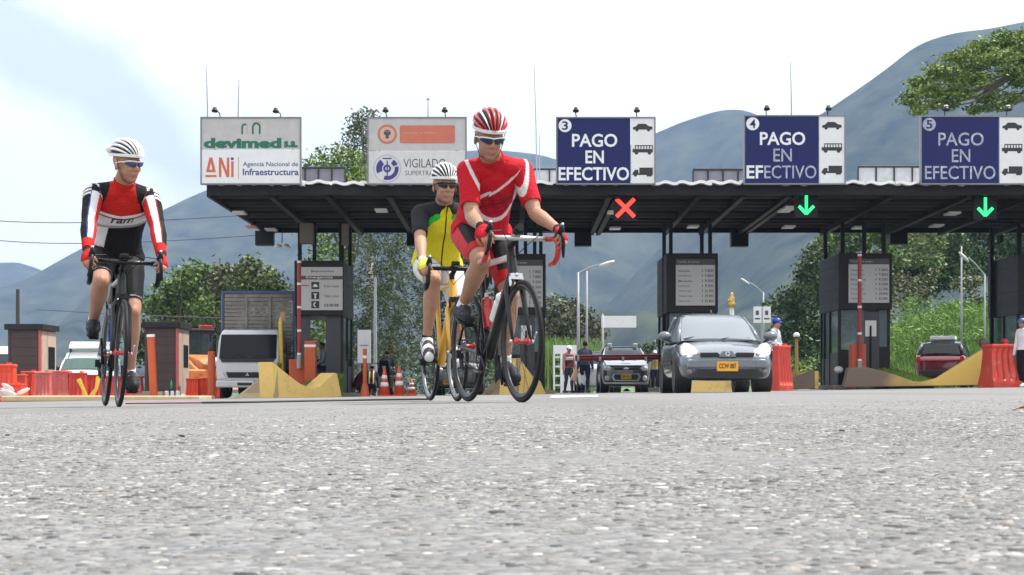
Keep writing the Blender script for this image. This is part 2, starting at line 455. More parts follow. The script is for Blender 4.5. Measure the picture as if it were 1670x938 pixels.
# a few loose black pebbles that can be picked out
M_pebble = mat('black_stone', (0.02, 0.02, 0.022), 0.6)
for i, (px, py, s, lab) in enumerate([(296, 713, 6, 'flat black pebble on the road below the left cyclist'), (1373, 704, 5, 'round black pebble on the road below the toll lane four sign'), (12, 711, 4, 'small black pebble at the far left edge of the road'), (538, 775, 4, 'black pebble on the road left of the middle, nearest its kind'), (936, 805, 4, 'tiny black pebble near the bottom centre of the road')]):
    D = F * CAMH / (py - 640 + 0.0144 * (px - 835) + 0.001)
    q = GX(px, D); r = s / F * D
    m = MB().ell((0, 0, r * 0.3), (r, r * 0.8, r * 0.45), nu=8, nv=5)
    o = m.build('pebble', M_pebble, smooth=True); o.location = q; tag(o, lab, 'pebble')
# a fallen leaf entering at the right edge
m = MB(); q = GX(1668, 3.1)
m.add([(-0.02, 0, 0.006), (-0.008, -0.012, 0.012), (0.02, -0.01, 0.016), (0.035, 0, 0.012), (0.02, 0.012, 0.02), (-0.008, 0.012, 0.01)], [(0, 1, 2, 3, 4, 5)])
o = m.build('fallen_leaf', mat('dry_leaf', (0.25, 0.06, 0.03), 0.8)); o.location = q; o.modifiers.new('s', 'SOLIDIFY').thickness = 0.0015
tag(o, 'dry red brown leaf on the road at the right edge', 'leaf')

# thin raised lines across the lanes, one red and one dark
for i, (xa, xb, c_, lab) in enumerate(((205, 330, (.22, .03, .035), 'thin red line on the road right of the left bicycle'), (330, 700, (.03, .03, .035), 'thin dark line across the road toward the yellow bicycle'))):
    pts = []
    for k in range(24):
        p = xa + (xb - xa) * k / 23; D_ = 13.2 + .5 * math.sin(p * .013); q = GX(p, D_); pts.append((q.x, q.y, q.z + .008))
    tag(MB().tube(pts, .009 if i else .006, 6).build('road_line', mat('road_line_%d' % i, c_, .6), smooth=True), lab, 'cable')
# ------------------------------------------------------------------ mountains
def mountain_mat(name, c1, c2):
    m = bpy.data.materials.new(name); m.use_nodes = True; N = m.node_tree.nodes; L = m.node_tree.links; p = N['Principled BSDF']
    p.inputs['Roughness'].default_value = 1; p.inputs['Specular IOR Level'].default_value = 0
    tcn = N.new('ShaderNodeTexCoord')
    a = N.new('ShaderNodeTexNoise'); a.inputs['Scale'].default_value = 0.02; a.inputs['Detail'].default_value = 14; a.inputs['Roughness'].default_value = 0.7
    L.new(tcn.outputs['Object'], a.inputs['Vector'])
    r = N.new('ShaderNodeValToRGB'); L.new(a.outputs[0], r.inputs[0])
    r.color_ramp.elements[0].position = 0.35; r.color_ramp.elements[0].color = (*c1, 1); r.color_ramp.elements[1].position = 0.65; r.color_ramp.elements[1].color = (*c2, 1)
    L.new(r.outputs[0], p.inputs['Base Color'])
    return m
M_mt = mountain_mat('forested_slope', (0.004, 0.012, 0.005), (0.066, 0.074, 0.038))
def mountain(name, prof, D, depth, seed, rough=1.0, nx=220, ny=70):
    """prof: (px,py) skyline points as they stand at distance D"""
    xs_ = np.array([(p[0] - 835) / F * D for p in prof]); zs_ = np.array([(640 - p[1]) / F * D for p in prof])
    X_ = np.linspace(xs_[0], xs_[-1], nx); H = np.interp(X_, xs_, zs_)
    k = np.ones(5) / 5; Hs = np.convolve(np.pad(H, 2, 'edge'), k, 'valid')
    T = np.linspace(-1, 0.6, ny)
    V = np.zeros((ny, nx, 3))
    for j, t in enumerate(T):
        if t <= 0: f = (1 + t) ** 1.25
        else: f = 1 - t * 0.9
        for i in range(nx):
            x = X_[i]; y = D + t * depth
            base = Hs[i] * f
            n1 = noise.fractal(Vector((x / depth * 3.2 + seed, t * 1.3 + 0.37, seed + 0.41)), 1.0, 2.1, 6)
            ridged = abs(noise.noise(Vector((x / depth * 6 + seed * 2, t * 0.7 + n1 * 0.4, 3.3))))
            env = (4 * (1 + t) * -t) if t < 0 else 0
            z = base + rough * Hs.max() * env * (0.2 * n1 - 0.3 * ridged + 0.05)
            V[j, i] = (x, y, max(z, -3))
    idx = np.arange(nx * ny).reshape(ny, nx)
    Fc = np.stack([idx[:-1, :-1], idx[:-1, 1:], idx[1:, 1:], idx[1:, :-1]], -1).reshape(-1, 4)
    me = fast_mesh(name, V.reshape(-1, 3), Fc, True)
    return tag(link_mesh(name, me, M_mt), kind='structure')
mountain('mountain', [(-500, 520), (-250, 450), (-100, 432), (0, 428), (30, 427), (60, 437), (120, 460), (200, 480), (330, 520)], 3300, 900, 1.0)
mountain('mountain', [(-500, 600), (-100, 540), (20, 470), (75, 437), (140, 400), (175, 384), (250, 350), (335, 310), (430, 280), (560, 262), (700, 250), (800, 243), (870, 250), (905, 258), (980, 290), (1100, 330), (1250, 380), (1500, 450)], 2550, 1150, 4.0)
mountain('mountain', [(500, 645), (600, 560), (700, 420), (800, 350), (880, 300), (960, 258), (1000, 248), (1067, 217), (1108, 199), (1164, 181), (1187, 177), (1220, 179), (1260, 200), (1350, 240), (1500, 290), (1800, 350), (2300, 420)], 2200, 900, 7.7)
mountain('mountain', [(840, 652), (900, 600), (1050, 430), (1180, 300), (1260, 230), (1337, 187), (1371, 164), (1444, 113), (1465, 95), (1497, 71), (1529, 60), (1558, 52), (1614, 46), (1670, 34), (1800, 10), (2000, -40), (2300, -60), (2700, -20)], 1720, 1000, 11.3)

# the wooded bank on the right behind the plaza
def bank(x, y):
    def s(t): t = max(0, min(1, t)); return t * t * (3 - 2 * t)
    return gz(x) - 0.03 + 5.2 * s((x - 11 - (y - 60) * 0.12) / 13) * s((y - 58) / 50) + 0.5 * noise.noise(Vector((x * 0.15, y * 0.15, 0))) * s((y - 58) / 20)
M_bank = mat('grassy_bank', (0.09, 0.17, 0.035), 0.95, var=0.45, scale=0.5, dirt=((0.05, 0.06, 0.02), 0.3, 0.5, 0.7))
g = sheet('hillside', list(np.linspace(8, 75, 60)), list(np.linspace(57, 150, 60)), bank, M_bank); tag(g, kind='structure')
for p in g.data.polygons: p.use_smooth = True

# haze
hz = MB().bb(-3400, 3400, -60, 4400, -60, 700).build('haze', None)
hm = bpy.data.materials.new('haze_air'); hm.use_nodes = True; hm.node_tree.nodes.clear()
ho = hm.node_tree.nodes.new('ShaderNodeOutputMaterial'); pv = hm.node_tree.nodes.new('ShaderNodeVolumePrincipled')
pv.inputs['Color'].default_value = (0.46, 0.64, 1.0, 1); pv.inputs['Density'].default_value = 0.00020; pv.inputs['Anisotropy'].default_value = 0.2
hm.node_tree.links.new(pv.outputs[0], ho.inputs['Volume'])
hz.data.materials.append(hm); tag(hz, 'pale blue haze over the valley', 'haze', kind='stuff')
# ------------------------------------------------------------------ toll plaza canopy
YF, YR = 40.6, 50.0       # front and rear edge of the roof
ROOF = empty('toll_canopy', (0, 45, gz(0)), 'long black steel toll plaza canopy with white corrugated roof edge', 'canopy')
def rp(mb, name, m, **k):
    """build world-space geometry as a child of the canopy"""
    o = mb.build(name, m, ROOF, **k); o.matrix_parent_inverse = Matrix.Translation(-ROOF.location); return o
XL, XR = -19.35 * 1.0, 24.0
XL = (337 - 835) / F * YF          # left end
ZT = CAMH + (640 - 302) / F * YF   # top of the front fascia
ZRr = CAMH + (640 - 379) / F * YR  # underside at the rear
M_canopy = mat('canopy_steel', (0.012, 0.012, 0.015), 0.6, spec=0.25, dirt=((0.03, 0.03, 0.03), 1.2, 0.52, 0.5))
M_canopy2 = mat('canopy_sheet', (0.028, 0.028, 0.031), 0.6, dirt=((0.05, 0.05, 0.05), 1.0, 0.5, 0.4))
rp(MB().bb(XL, XR, YF, YF + 0.12, ZT - 0.25, ZT), 'front_fascia', M_canopy)
x = XL + 1.3
while x < XR:
    rp(MB().bb(x, x + .03, YF - .006, YF - .001, ZT - .245, ZT - .005), 'fascia_joint', M_black); x += 1.95
rp(MB().bb(XL, XR, YR - 0.12, YR, ZRr - 0.02, ZRr + 0.32), 'rear_fascia', M_canopy)
m = MB(); m.add([(XL, YF, ZT - 0.3), (XL, YF, ZT), (XL, YR, ZRr + 0.32), (XL, YR, ZRr - 0.02), (XL + 0.1, YF + .002, ZT - 0.3), (XL + 0.1, YF + .002, ZT - .002), (XL + 0.1, YR - .002, ZRr + 0.318), (XL + 0.1, YR - .002, ZRr - 0.018)], [(0, 1, 2, 3), (7, 6, 5, 4), (0, 4, 5, 1), (1, 5, 6, 2), (2, 6, 7, 3), (3, 7, 4, 0)])
rp(m, 'end_fascia', M_canopy)
# corrugated sheets, each lapped over the next
M_sheet = mat('white_sheet_metal', (0.78, 0.78, 0.79), 0.45, metal=0.1, var=0.08, dirt=((0.45, 0.42, 0.38), 2, 0.6, 0.4))
def sheet_mesh(wd):
    n = 22; vs = []; fs = []
    for j, y in enumerate((YF - 0.16, YR + 0.12)):
        z0 = ZT + 0.03 if j == 0 else ZRr + 0.36
        for i in range(n + 1):
            x = wd * i / n; vs.append((x, y, z0 + 0.026 * math.sin(i * PI / 6)))
    for i in range(n): fs.append((i, i + 1, n + 2 + i, n + 1 + i))
    me = bpy.data.meshes.new('roof_sheet'); me.from_pydata(vs, [], fs); me.update(); me.materials.append(M_sheet); return me
wd = 0.80; me = sheet_mesh(wd + 0.06); x = XL - 0.04; k = 0; random.seed(5)
while x < XR:
    o = link_mesh('roof_sheet', me, None, ROOF); o.matrix_parent_inverse = Matrix.Translation(-ROOF.location)
    o.location = (x, random.uniform(-0.05, 0.05), 0.045 + random.uniform(-0.014, 0.014) + (k % 2) * 0.006); o.rotation_euler = (0, random.uniform(-0.02, 0.02), 0)
    md = o.modifiers.new('s', 'SOLIDIFY'); md.thickness = 0.07; md.offset = -1
    x += wd; k += 1
# soffit deck, purlins, girders
def zroof(y): return ZT - 0.30 + (ZRr - 0.02 - (ZT - 0.30)) * (y - YF) / (YR - YF)
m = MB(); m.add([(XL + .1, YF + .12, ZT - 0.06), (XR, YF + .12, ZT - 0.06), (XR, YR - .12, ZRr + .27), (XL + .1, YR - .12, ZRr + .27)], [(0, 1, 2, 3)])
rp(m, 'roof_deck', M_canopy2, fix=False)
y = YF + 0.75
while y < YR - 0.4:
    zt = zroof(y) + 0.26
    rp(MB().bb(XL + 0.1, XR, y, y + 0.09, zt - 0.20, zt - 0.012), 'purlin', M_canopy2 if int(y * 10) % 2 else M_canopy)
    y += 0.92
GXS = [(p - 835) / F * 50 for p in (515, 590, 672, 760, 850, 964, 975, 1083, 1142, 1202, 1213, 1340, 1443, 1530, 1620, 1700)]
for x in GXS:
    dx = 0.0
    m = MB(); m.bar((x, YF + 0.13, zroof(YF) + 0.12), (x, YR - 0.13, zroof(YR) + 0.04), 0.14, 0.26)
    rp(m, 'girder', M_canopy)
# pale fluorescent battens under the roof
M_lamp_off = mat('lamp_cover', (0.75, 0.76, 0.78), 0.3)
for px, py, D in ((391, 346, 43.6), (411, 367, 47.6), (442, 366, 48.4), (1000, 345, 43.5), (1003, 369, 48), (1280, 342, 43), (1286, 369, 47), (1288, 338, 42), (1553, 347, 43.5), (1527, 367, 47), (622, 342, 43), (700, 366, 47.5), (1130, 366, 47.5), (1400, 366, 47.8)):
    q = W(px, py, D); zz = min(q.z, zroof(D) - 0.03)
    rp(MB().bb(q.x - 0.16, q.x + 0.16, D - 0.3, D + 0.3, zz - 0.05, zz), 'ceiling_lamp', M_lamp_off if px != 411 else mat('red_lamp', (0.5, 0.12, 0.12), 0.3))

# ------------------------------------------------------------------ boxes hung from the rear of the canopy
for px0, px1, py1, lab in ((418, 447, 401, 'black box hanging at the far left end of the canopy'), (664, 692, 402, 'black box hanging from the canopy behind the yellow cyclist'), (937, 964, 402, 'black box hanging under the lane three red cross'), (1191, 1219, 403, 'black box hanging between the two middle toll booths'), (1449, 1477, 399, 'black box hanging right of the booth under sign four and arrow')):
    a = W(px0, 380, 49.6); b = W(px1, py1, 49.6)
    o = MB().bb(a.x, b.x, 49.35, 49.75, b.z, a.z + 0.05).build('signal_box', M_black, bevel=0.01); tag(o, lab, 'signal box', 'black boxes hung below the rear edge of the canopy')

# ------------------------------------------------------------------ big signs on the roof edge
M_green = mat('sign_green', (0.012, 0.13, 0.075), 0.5); M_or = mat('sign_orange', (0.55, 0.12, 0.06), 0.5)
M_navy = mat('sign_navy', (0.03, 0.03, 0.2), 0.5); M_tx = mat('sign_grey_text', (0.06, 0.06, 0.075), 0.5)
M_txwhite = mat('sign_letter_white', (0.72, 0.73, 0.76), 0.45); M_coral = mat('sign_coral', (0.50, 0.14, 0.09), 0.5)
M_fade = mat('sign_letter_worn', (0.30, 0.32, 0.42), 0.5, dirt=((0.6, 0.62, 0.66), 6, 0.5, 0.8))
M_txblk = mat('sign_black', (0.02, 0.02, 0.024), 0.5)
def sign_frame(name, px0, px1, py0, py1, lab, D=40.3):
    a = W(px0, py1, D); b = W(px1, py0, D)
    r = empty(name, ((a.x + b.x) / 2, D, a.z), lab, 'sign')
    w_, h_ = b.x - a.x, b.z - a.z
    m = MB(); t = 0.035
    for x0, x1, z0, z1 in ((-w_ / 2 - t, w_ / 2 + t, -t, 0), (-w_ / 2 - t, w_ / 2 + t, h_, h_ + t), (-w_ / 2 - t, -w_ / 2, 0, h_), (w_ / 2, w_ / 2 + t, 0, h_)): m.bb(x0, x1, -0.02, 0.11, z0, z1)
    m.build('frame', mat('sign_frame_grey', (0.2, 0.2, 0.22), 0.5, metal=0.3), r)
    for s_ in (-0.4, 0.4): MB().bar((s_ * w_, 0.12, h_ * 0.8), (s_ * w_, 1.2, 0.02), 0.05, 0.05).build('brace', M_dark, r)
    return r, w_, h_
def flat(mb, name, m, parent): return mb.build(name, m, parent, fix=True)
def pl(mb, x0, x1, z0, z1, y0=-0.004, y1=0.0): return mb.bb(x0, x1, y0, y1, z0, z1)
def ringm(mb, cx, cz, r0, r1, y=-0.006, a0=0, a1=2 * PI, n=28, t=0.004, sx=1.0):
    for i in range(n):
        p, q = a0 + (a1 - a0) * i / n, a0 + (a1 - a0) * (i + 1) / n
        pts = [(cx + sx * r * math.cos(a), cz + r * math.sin(a)) for r, a in ((r0, p), (r1, p), (r1, q), (r0, q))]
        if r0 == 0: pts = pts[1:] + [(cx, cz)]; pts = [pts[0], pts[1], pts[3]] if len(pts) == 4 else pts
        mb.prism(pts, t, 'Y', y)
# sign 1
r, w_, h_ = sign_frame('company_sign', 329, 489, 193, 299, 'grey sign reading devimed s.a. and ANI, farthest left on the roof')
pl(MB(), -w_ / 2, w_ / 2, h_ * 0.525, h_, 0, 0.06).build('upper_panel', mat('sign_greypanel', (0.45, 0.44, 0.45), 0.5, dirt=((0.35, 0.32, 0.3), 1.5, 0.55, 0.4)), r)
pl(MB(), -w_ / 2, w_ / 2, 0, h_ * 0.515, 0, 0.06).build('lower_panel', M_signwhite, r)
def X_(px, a=329, b=489): return (px - (a + b) / 2) / (b - a) * w_
def Z_(py): return (299 - py) / 106 * h_
text('devimed', X_(459) - X_(332), Z_(225) - Z_(242), ((X_(332) + X_(459)) / 2, 0, (Z_(225) + Z_(242)) / 2), M_green, r, thick=0.055)
text('s.a.', X_(486) - X_(463), Z_(230) - Z_(241), ((X_(463) + X_(486)) / 2, 0, (Z_(230) + Z_(241)) / 2), M_green, r, thick=0.05)
m = MB()
for cx, hw in ((X_(399), 0.085), (X_(418), 0.11)):
    z0, z1 = Z_(219), Z_(207)
    pl(m, cx - hw, cx - hw + 0.045, z0, z1); ringm(m, cx, z1, hw - 0.045, hw, a0=0 if cx > X_(410) else PI * .25, a1=PI, n=12)
    if cx > X_(410): pl(m, cx + hw - 0.045, cx + hw, z0, z1)
m.build('emblem', M_green, r)
m = MB(); ringm(m, X_(420), Z_(204), 0.075, 0.1, a0=0.2, a1=PI - 0.2, n=10); pl(m, X_(402), X_(404), Z_(219), Z_(207)); m.build('emblem', mat('sign_pink', (0.5, 0.3, 0.25), 0.5), r)
# ANI letters
m = MB(); za, zb = Z_(281), Z_(257)
m.prism([(X_(336), za), (X_(341.5), zb), (X_(346.5), zb), (X_(352), za)], 0.004, 'Y', -0.004); m.build('letter', M_or, r)
m = MB(); m.prism([(X_(341.6), Z_(277)), (X_(344), Z_(266)), (X_(346.4), Z_(277))], 0.003, 'Y', -0.008); m.build('letter_hole', M_signwhite, r)
m = MB(); pl(m, X_(335), X_(353), Z_(289), Z_(285.5)); m.build('letter', M_or, r)
m = MB(); pl(m, X_(357), X_(361), Z_(289), Z_(257)); pl(m, X_(370), X_(374), Z_(289), Z_(257)); m.prism([(X_(357.4), Z_(257)), (X_(361.5), Z_(257)), (X_(373.6), Z_(289)), (X_(369.5), Z_(289))], 0.003, 'Y', -0.0075); m.build('letter', M_or, r)
m = MB(); pl(m, X_(377), X_(381), Z_(289), Z_(263)); m.build('letter', M_or, r)
m = MB(); pl(m, X_(376.5), X_(381), Z_(261), Z_(257)); m.build('letter_dot', M_navy, r)
m = MB(); pl(m, X_(388.5), X_(389.3), Z_(292), Z_(256)); m.build('divider', M_or, r)
text('Agencia Nacional de', X_(486) - X_(396), Z_(264) - Z_(273.5), ((X_(396) + X_(486)) / 2, 0, (Z_(264) + Z_(273.5)) / 2), M_navy, r, thick=0.01)
text('Infraestructura', X_(487) - X_(396), Z_(275) - Z_(286), ((X_(396) + X_(487)) / 2, 0, (Z_(275) + Z_(286)) / 2), M_navy, r, thick=0.02)
# sign 2
r, w_, h_ = sign_frame('supervision_sign', 601, 759, 193, 299, 'grey sign with orange banner and round blue emblem, behind the cyclists')
pl(MB(), -w_ / 2, w_ / 2, h_ * 0.505, h_, 0, 0.06).build('upper_panel', MATS['sign_greypanel'], r)
pl(MB(), -w_ / 2, w_ / 2, 0, h_ * 0.495, 0, 0.06).build('lower_panel', mat('sign_lightgrey', (0.56, 0.56, 0.58), 0.5, dirt=((0.4, 0.38, 0.36), 2, 0.55, 0.3)), r)
def X_(px): return (px - 680) / 158 * w_
m = MB(); ringm(m, X_(631.5), Z_(219), 0.19, 0.245); m.build('emblem_ring', M_coral, r)
m = MB(); ringm(m, X_(631.5), Z_(219), 0.0, 0.188, y=-0.005, t=0.003); m.build('emblem_disc', mat('sign_peach', (0.55, 0.36, 0.28), 0.5), r)
m = MB()
for dx, dz, a, b in ((0, 0.0, .05, .07), (-0.06, 0.03, .03, .05), (0.06, 0.03, .03, .05), (0, -0.08, .05, .03), (0, .09, .06, .02)): m.ell((X_(631.5) + dx, -0.008, Z_(219) + dz), (a, 0.004, b), nu=10, nv=6)
m.build('emblem', M_tx, r)
m = MB(); x0, x1, z0, z1, q = X_(652), X_(742), Z_(234), Z_(204.5), 0.05
pts = []
for cx, cz, a in ((x1 - q, z1 - q, 0), (x0 + q, z1 - q, PI / 2), (x0 + q, z0 + q, PI), (x1 - q, z0 + q, 1.5 * PI)):
    for k in range(5): pts.append((cx + q * math.cos(a + k * PI / 8), cz + q * math.sin(a + k * PI / 8)))
m.prism(pts, 0.004, 'Y', -0.004); m.build('banner', M_coral, r)
text('Libertad y Orden', X_(712) - X_(656), 0.07, ((X_(656) + X_(712)) / 2, -0.004, Z_(217)), mat('sign_palecoral', (0.6, 0.3, 0.22), 0.5), r)
m = MB(); ringm(m, X_(631.5), Z_(275), 0.19, 0.29, a0=-1.9, a1=0.2, n=20); ringm(m, X_(631.5), Z_(275), 0.16, 0.28, a0=0.35, a1=0.95, n=8); ringm(m, X_(631.5), Z_(275), 0.13, 0.28, a0=2.2, a1=3.6, n=12)
ringm(m, X_(631.5), Z_(275), 0.05, 0.10, a0=0, a1=2 * PI, n=20); pl(m, X_(631.5) - 0.015, X_(631.5) + 0.015, Z_(288), Z_(262)); pl(m, X_(624), X_(639), Z_(259.5), Z_(257.5)); m.build('round_emblem', M_navy, r)
m = MB(); ringm(m, X_(631.5), Z_(275), 0.335, 0.35, n=36); m.build('emblem_outline', mat('sign_midgrey', (0.35, 0.35, 0.37), 0.5), r)
text('VIGILADO', X_(727) - X_(658), Z_(259) - Z_(273.5), ((X_(658) + X_(727)) / 2, 0, (Z_(259) + Z_(273.5)) / 2), M_tx, r)
text('SUPERTRANSPORTE', X_(748) - X_(661), Z_(278.5) - Z_(286), ((X_(661) + X_(748)) / 2, 0, (Z_(278.5) + Z_(286)) / 2), M_tx, r)
# lane signs
def car_icon(m, cx, cz, s):
    m.prism([(cx - 1.0 * s, cz - .22 * s), (cx + 1.0 * s, cz - .22 * s), (cx + 1.0 * s, cz + .08 * s), (cx + .62 * s, cz + .14 * s), (cx + .3 * s, cz + .38 * s), (cx - .45 * s, cz + .38 * s), (cx - .68 * s, cz + .12 * s), (cx - 1.0 * s, cz + .02 * s)], 0.004, 'Y', -0.004)
    for d in (-.6, .6): ringm(m, cx + d * s, cz - .25 * s, 0, .17 * s, y=-0.005, n=10)
def bus_icon(m, cx, cz, s):
    pl(m, cx - 1.05 * s, cx + 1.05 * s, cz - .3 * s, cz + .05 * s); pl(m, cx - .8 * s, cx + 1.05 * s, cz + .35 * s, cz + .45 * s)
    for k in range(7): x = cx - .8 * s + k * .29 * s; pl(m, x, x + .1 * s, cz + .05 * s, cz + .35 * s)
    for d in (-.65, .7): ringm(m, cx + d * s, cz - .33 * s, 0, .2 * s, y=-0.005, n=10)
def truck_icon(m, cx, cz, s):
    pl(m, cx - .35 * s, cx + 1.05 * s, cz - .12 * s, cz + .48 * s); pl(m, cx - 1.05 * s, cx + 1.05 * s, cz - .28 * s, cz - .1 * s)
    m.prism([(cx - 1.05 * s, cz - .1 * s), (cx - .45 * s, cz - .1 * s), (cx - .45 * s, cz + .25 * s), (cx - .8 * s, cz + .25 * s)], 0.004, 'Y', -0.004)
    for d in (-.75, .55, .8): ringm(m, cx + d * s, cz - .3 * s, 0, .16 * s, y=-0.005, n=10)
for num, a, xm, b, t, letters, lab in (('3', 909, 1028, 1067, 193, (0, 0, 0), 'blue PAGO EN EFECTIVO sign of lane three with crisp white letters'), ('4', 1215, 1335, 1377, 190, (0, 1, 2), 'blue PAGO EN EFECTIVO sign of lane four with partly faded letters'), ('5', 1503, 1629, 1671, 191, (1, 1, 1), 'blue PAGO EN EFECTIVO sign of lane five, faded, at the right edge')):
    r, w_, h_ = sign_frame('lane_sign', a, b, t, 299, lab); r['group'] = 'lane signs standing on the front edge of the canopy'
    X_ = lambda px: (px - (a + b) / 2) / (b - a) * w_
    Z_ = lambda py: (299 - py) / (299 - t) * h_
    pl(MB(), -w_ / 2, X_(xm), 0, h_, 0, 0.06).build('blue_panel', M_signblue, r)
    pl(MB(), X_(xm) + 0.02, w_ / 2, 0, h_, 0, 0.06).build('white_panel', M_signwhite, r)
    xc = (X_(a) + X_(xm)) / 2
    m = MB(); ringm(m, X_(a + 12.5), Z_(t + 12), 0, 0.165, n=26); m.build('number_disc', M_txwhite if num != '5' else M_fade, r)
    text(num, 0.15, 0.22, (X_(a + 12.5), -0.007, Z_(t + 12)), M_signblue, r, thick=0.02)
    mm = [M_txwhite, M_fade]
    text('PAGO', 74 / (b - a) * w_, 0.335, (xc + 0.02, 0, Z_(t + 36)), mm[letters[0] > 0], r, thick=0.02 - 0.012 * (letters[0] > 0))
    text('EN', 30 / (b - a) * w_, 0.325, (xc + 0.02, 0, Z_(t + 63)), mm[letters[1] > 0], r, thick=0.02 - 0.014 * (letters[1] > 0))
    if letters[2] == 2:
        text('EF', 27 / (b - a) * w_, 0.33, (xc - 44 / (b - a) * w_, 0, Z_(t + 90.5)), M_txwhite, r, thick=0.02)
        text('ECTIVO', 85 / (b - a) * w_, 0.33, (xc + 14 / (b - a) * w_, 0, Z_(t + 90.5)), M_fade, r, thick=0.004)
    else: text('EFECTIVO', 115 / (b - a) * w_, 0.34, (xc, 0, Z_(t + 90.5)), mm[letters[2] > 0], r, thick=0.02 - 0.014 * (letters[2] > 0))
    cx = (X_(xm) + w_ / 2) / 2 + 0.01
    for fn, dy in ((car_icon, 15), (bus_icon, 51), (truck_icon, 88)):
        m = MB(); fn(m, cx, Z_(t + dy), 0.245); m.build({15: 'car_symbol', 51: 'bus_symbol', 88: 'truck_symbol'}[dy], M_txblk, r)
# flood lamps on top of the signs
def lamp(px, py, lean, lab):
    q = W(px, py, 40.35); r = empty('flood_lamp', (q.x, 40.35, q.z), lab, 'lamp', group='small flood lamps along the tops of the roof signs')
    MB().tube([(0, 0, 0), (-0.02 + lean * 0.02, -0.05, 0.1), (-0.05 * lean - 0.03, -0.16, 0.17)], 0.014, 6).build('arm', M_dark, r)
    m = MB(); m.tube([(-0.08 * lean - .02, -0.17, 0.21), (-0.08 * lean - .02, -0.20, 0.13)], [0.045, 0.085], 10); m.build('lamp_head', M_dark, r)
    MB().ell((-0.08 * lean - .02, -0.18, 0.235), (0.06, 0.05, 0.022)).build('cap', M_white, r, smooth=True)
for px, py, ln, lab in ((359, 192, 1, 'flood lamp on the left end of the devimed sign'), (458, 193, 1, 'flood lamp on the right end of the devimed sign'), (631, 192, 0, 'flood lamp above the small round orange emblem'), (727, 192, 0, 'flood lamp above the orange banner sign, nearer the red cyclist'), (940, 192, 0, 'flood lamp above the number three disc side of its blue sign'), (1039, 192, 0, 'flood lamp over the vehicle symbols of lane three sign'), (1250, 189, 0, 'flood lamp over the blue half of lane four sign'), (1350, 189, 0, 'flood lamp over the vehicle symbols of lane four sign'), (1541, 190, 0, 'flood lamp over the blue half of lane five sign'), (1642, 190, 0, 'flood lamp over the vehicle symbols of lane five sign')):
    lamp(px, py, ln, lab)
# whip antennas
for px, py0, py1, D, ln, lab in ((339, 193, 106, 41, -0.05, 'tall thin antenna at the left corner of the devimed sign'), (388, 193, 130, 41, 0.03, 'shorter thin antenna behind the middle of the devimed sign'), (698, 193, 162, 41, 0, 'short antenna with a knob above the orange banner sign'), (876, 300, 108, 43, -0.08, 'tallest thin antenna between the red cyclist and lane three sign'), (880, 300, 220, 44, 0, 'low thin antenna just right of the tallest one'), (1291, 190, 102, 41, -0.03, 'tall thin antenna above the lane four sign')):
    a = W(px, py0, D); b = W(px, py1, D); m = MB().tube([(0, 0, -0.3), (ln * 0.4, 0, (b.z - a.z) / 2), (ln, 0, b.z - a.z)], [0.02, 0.014, 0.009], 6)
    if py1 == 162: m.ell((0, 0, b.z - a.z), (.04, .04, .04), nu=8, nv=6)
    o = m.build('antenna', mat('antenna_grey', (0.25, 0.26, 0.33), 0.5)); o.location = (a.x, D, a.z); tag(o, lab, 'antenna')
# backs of the signs on the far side
for i, (px0, px1, py0, lab) in enumerate(((490, 549, 272, 'grey back of a sign beyond the roof beside the leafy tree'), (884, 908, 274, 'narrow grey sign back left of lane three sign'), (1144, 1214, 275, 'pale grey sign back between the signs of lanes three and four'), (1413, 1503, 270, 'grey sign back between the signs of lanes four and five'))):
    a = W(px0 - 14, 300, 50); b = W(px1 + 14, py0, 50); r = empty('sign_back', ((a.x + b.x) / 2, 50, a.z), lab, 'sign')
    w2, h2 = (b.x - a.x) / 2, b.z - a.z; n = 4 if i != 1 else 2
    for k in range(n):
        MB().bb(-w2 + 2 * w2 * k / n + 0.01, -w2 + 2 * w2 * (k + 1) / n - 0.01, 0, 0.04, -0.1, h2).build('panel', mat('sign_back_grey%d' % (i % 2), ((0.13, 0.13, 0.16), (0.36, 0.37, 0.39))[i >= 1], 0.6, var=0.25), r)
    m = MB(); m.bb(-w2, w2, -0.05, 0, h2 - 0.07, h2 - 0.02)
    for k in range(n + 1): x = -w2 + 2 * w2 * k / n; m.bb(x - .02, x + .02, -0.052, 0, -0.1, h2 - .071)
    m.build('rail', M_dark, r)
# lane signals
def led(name, px, py, D, lab, kind):
    q = W(px, py, D); r = empty(name, q, lab, 'lane signal')
    col_ = (1.0, 0.03, 0.02) if kind == 'x' else (0.0, 1.0, 0.2)
    ml = mat('led_' + kind, tuple(c * 0.5 for c in col_), 0.4, var=0, emit=(1.0, 0.05, 0.03) if kind == 'x' else (0.03, 1.0, 0.22), es=1.3)
    MB().bb(-0.30, 0.30, 0.02, 0.10, -0.30, 0.30).build('housing', M_black, r)
    if kind == 'x':
        for s_ in (1, -1): MB().bar((-0.23, 0.0 - .004 * s_, -0.23 * s_), (0.23, 0.0 - .004 * s_, 0.23 * s_), 0.03, 0.10).build('lit_bar', ml, r)
    else:
        MB().bb(-0.035, 0.035, -0.02, 0.01, -0.18, 0.25).build('lit_bar', ml, r)
        for s_ in (1, -1): MB().bar((0, 0.0 + .003 * s_, -0.22), (s_ * 0.19, .003 * s_, -0.02), 0.03, 0.075).build('lit_bar', ml, r)
    m = MB().tube([(0, 0.06, 0.34), (0, 0.06, 0.40)], 0.02, 6); m.build('hanger', M_dark, r)
led('lane_signal', 1020, 339, 41.0, 'glowing red cross signal under the canopy for lane three', 'x')
led('lane_signal', 1315, 335, 41.0, 'glowing green down arrow under the lane four sign', 'a')
led('lane_signal', 1607, 338, 41.0, 'glowing green down arrow under the lane five sign', 'a2')

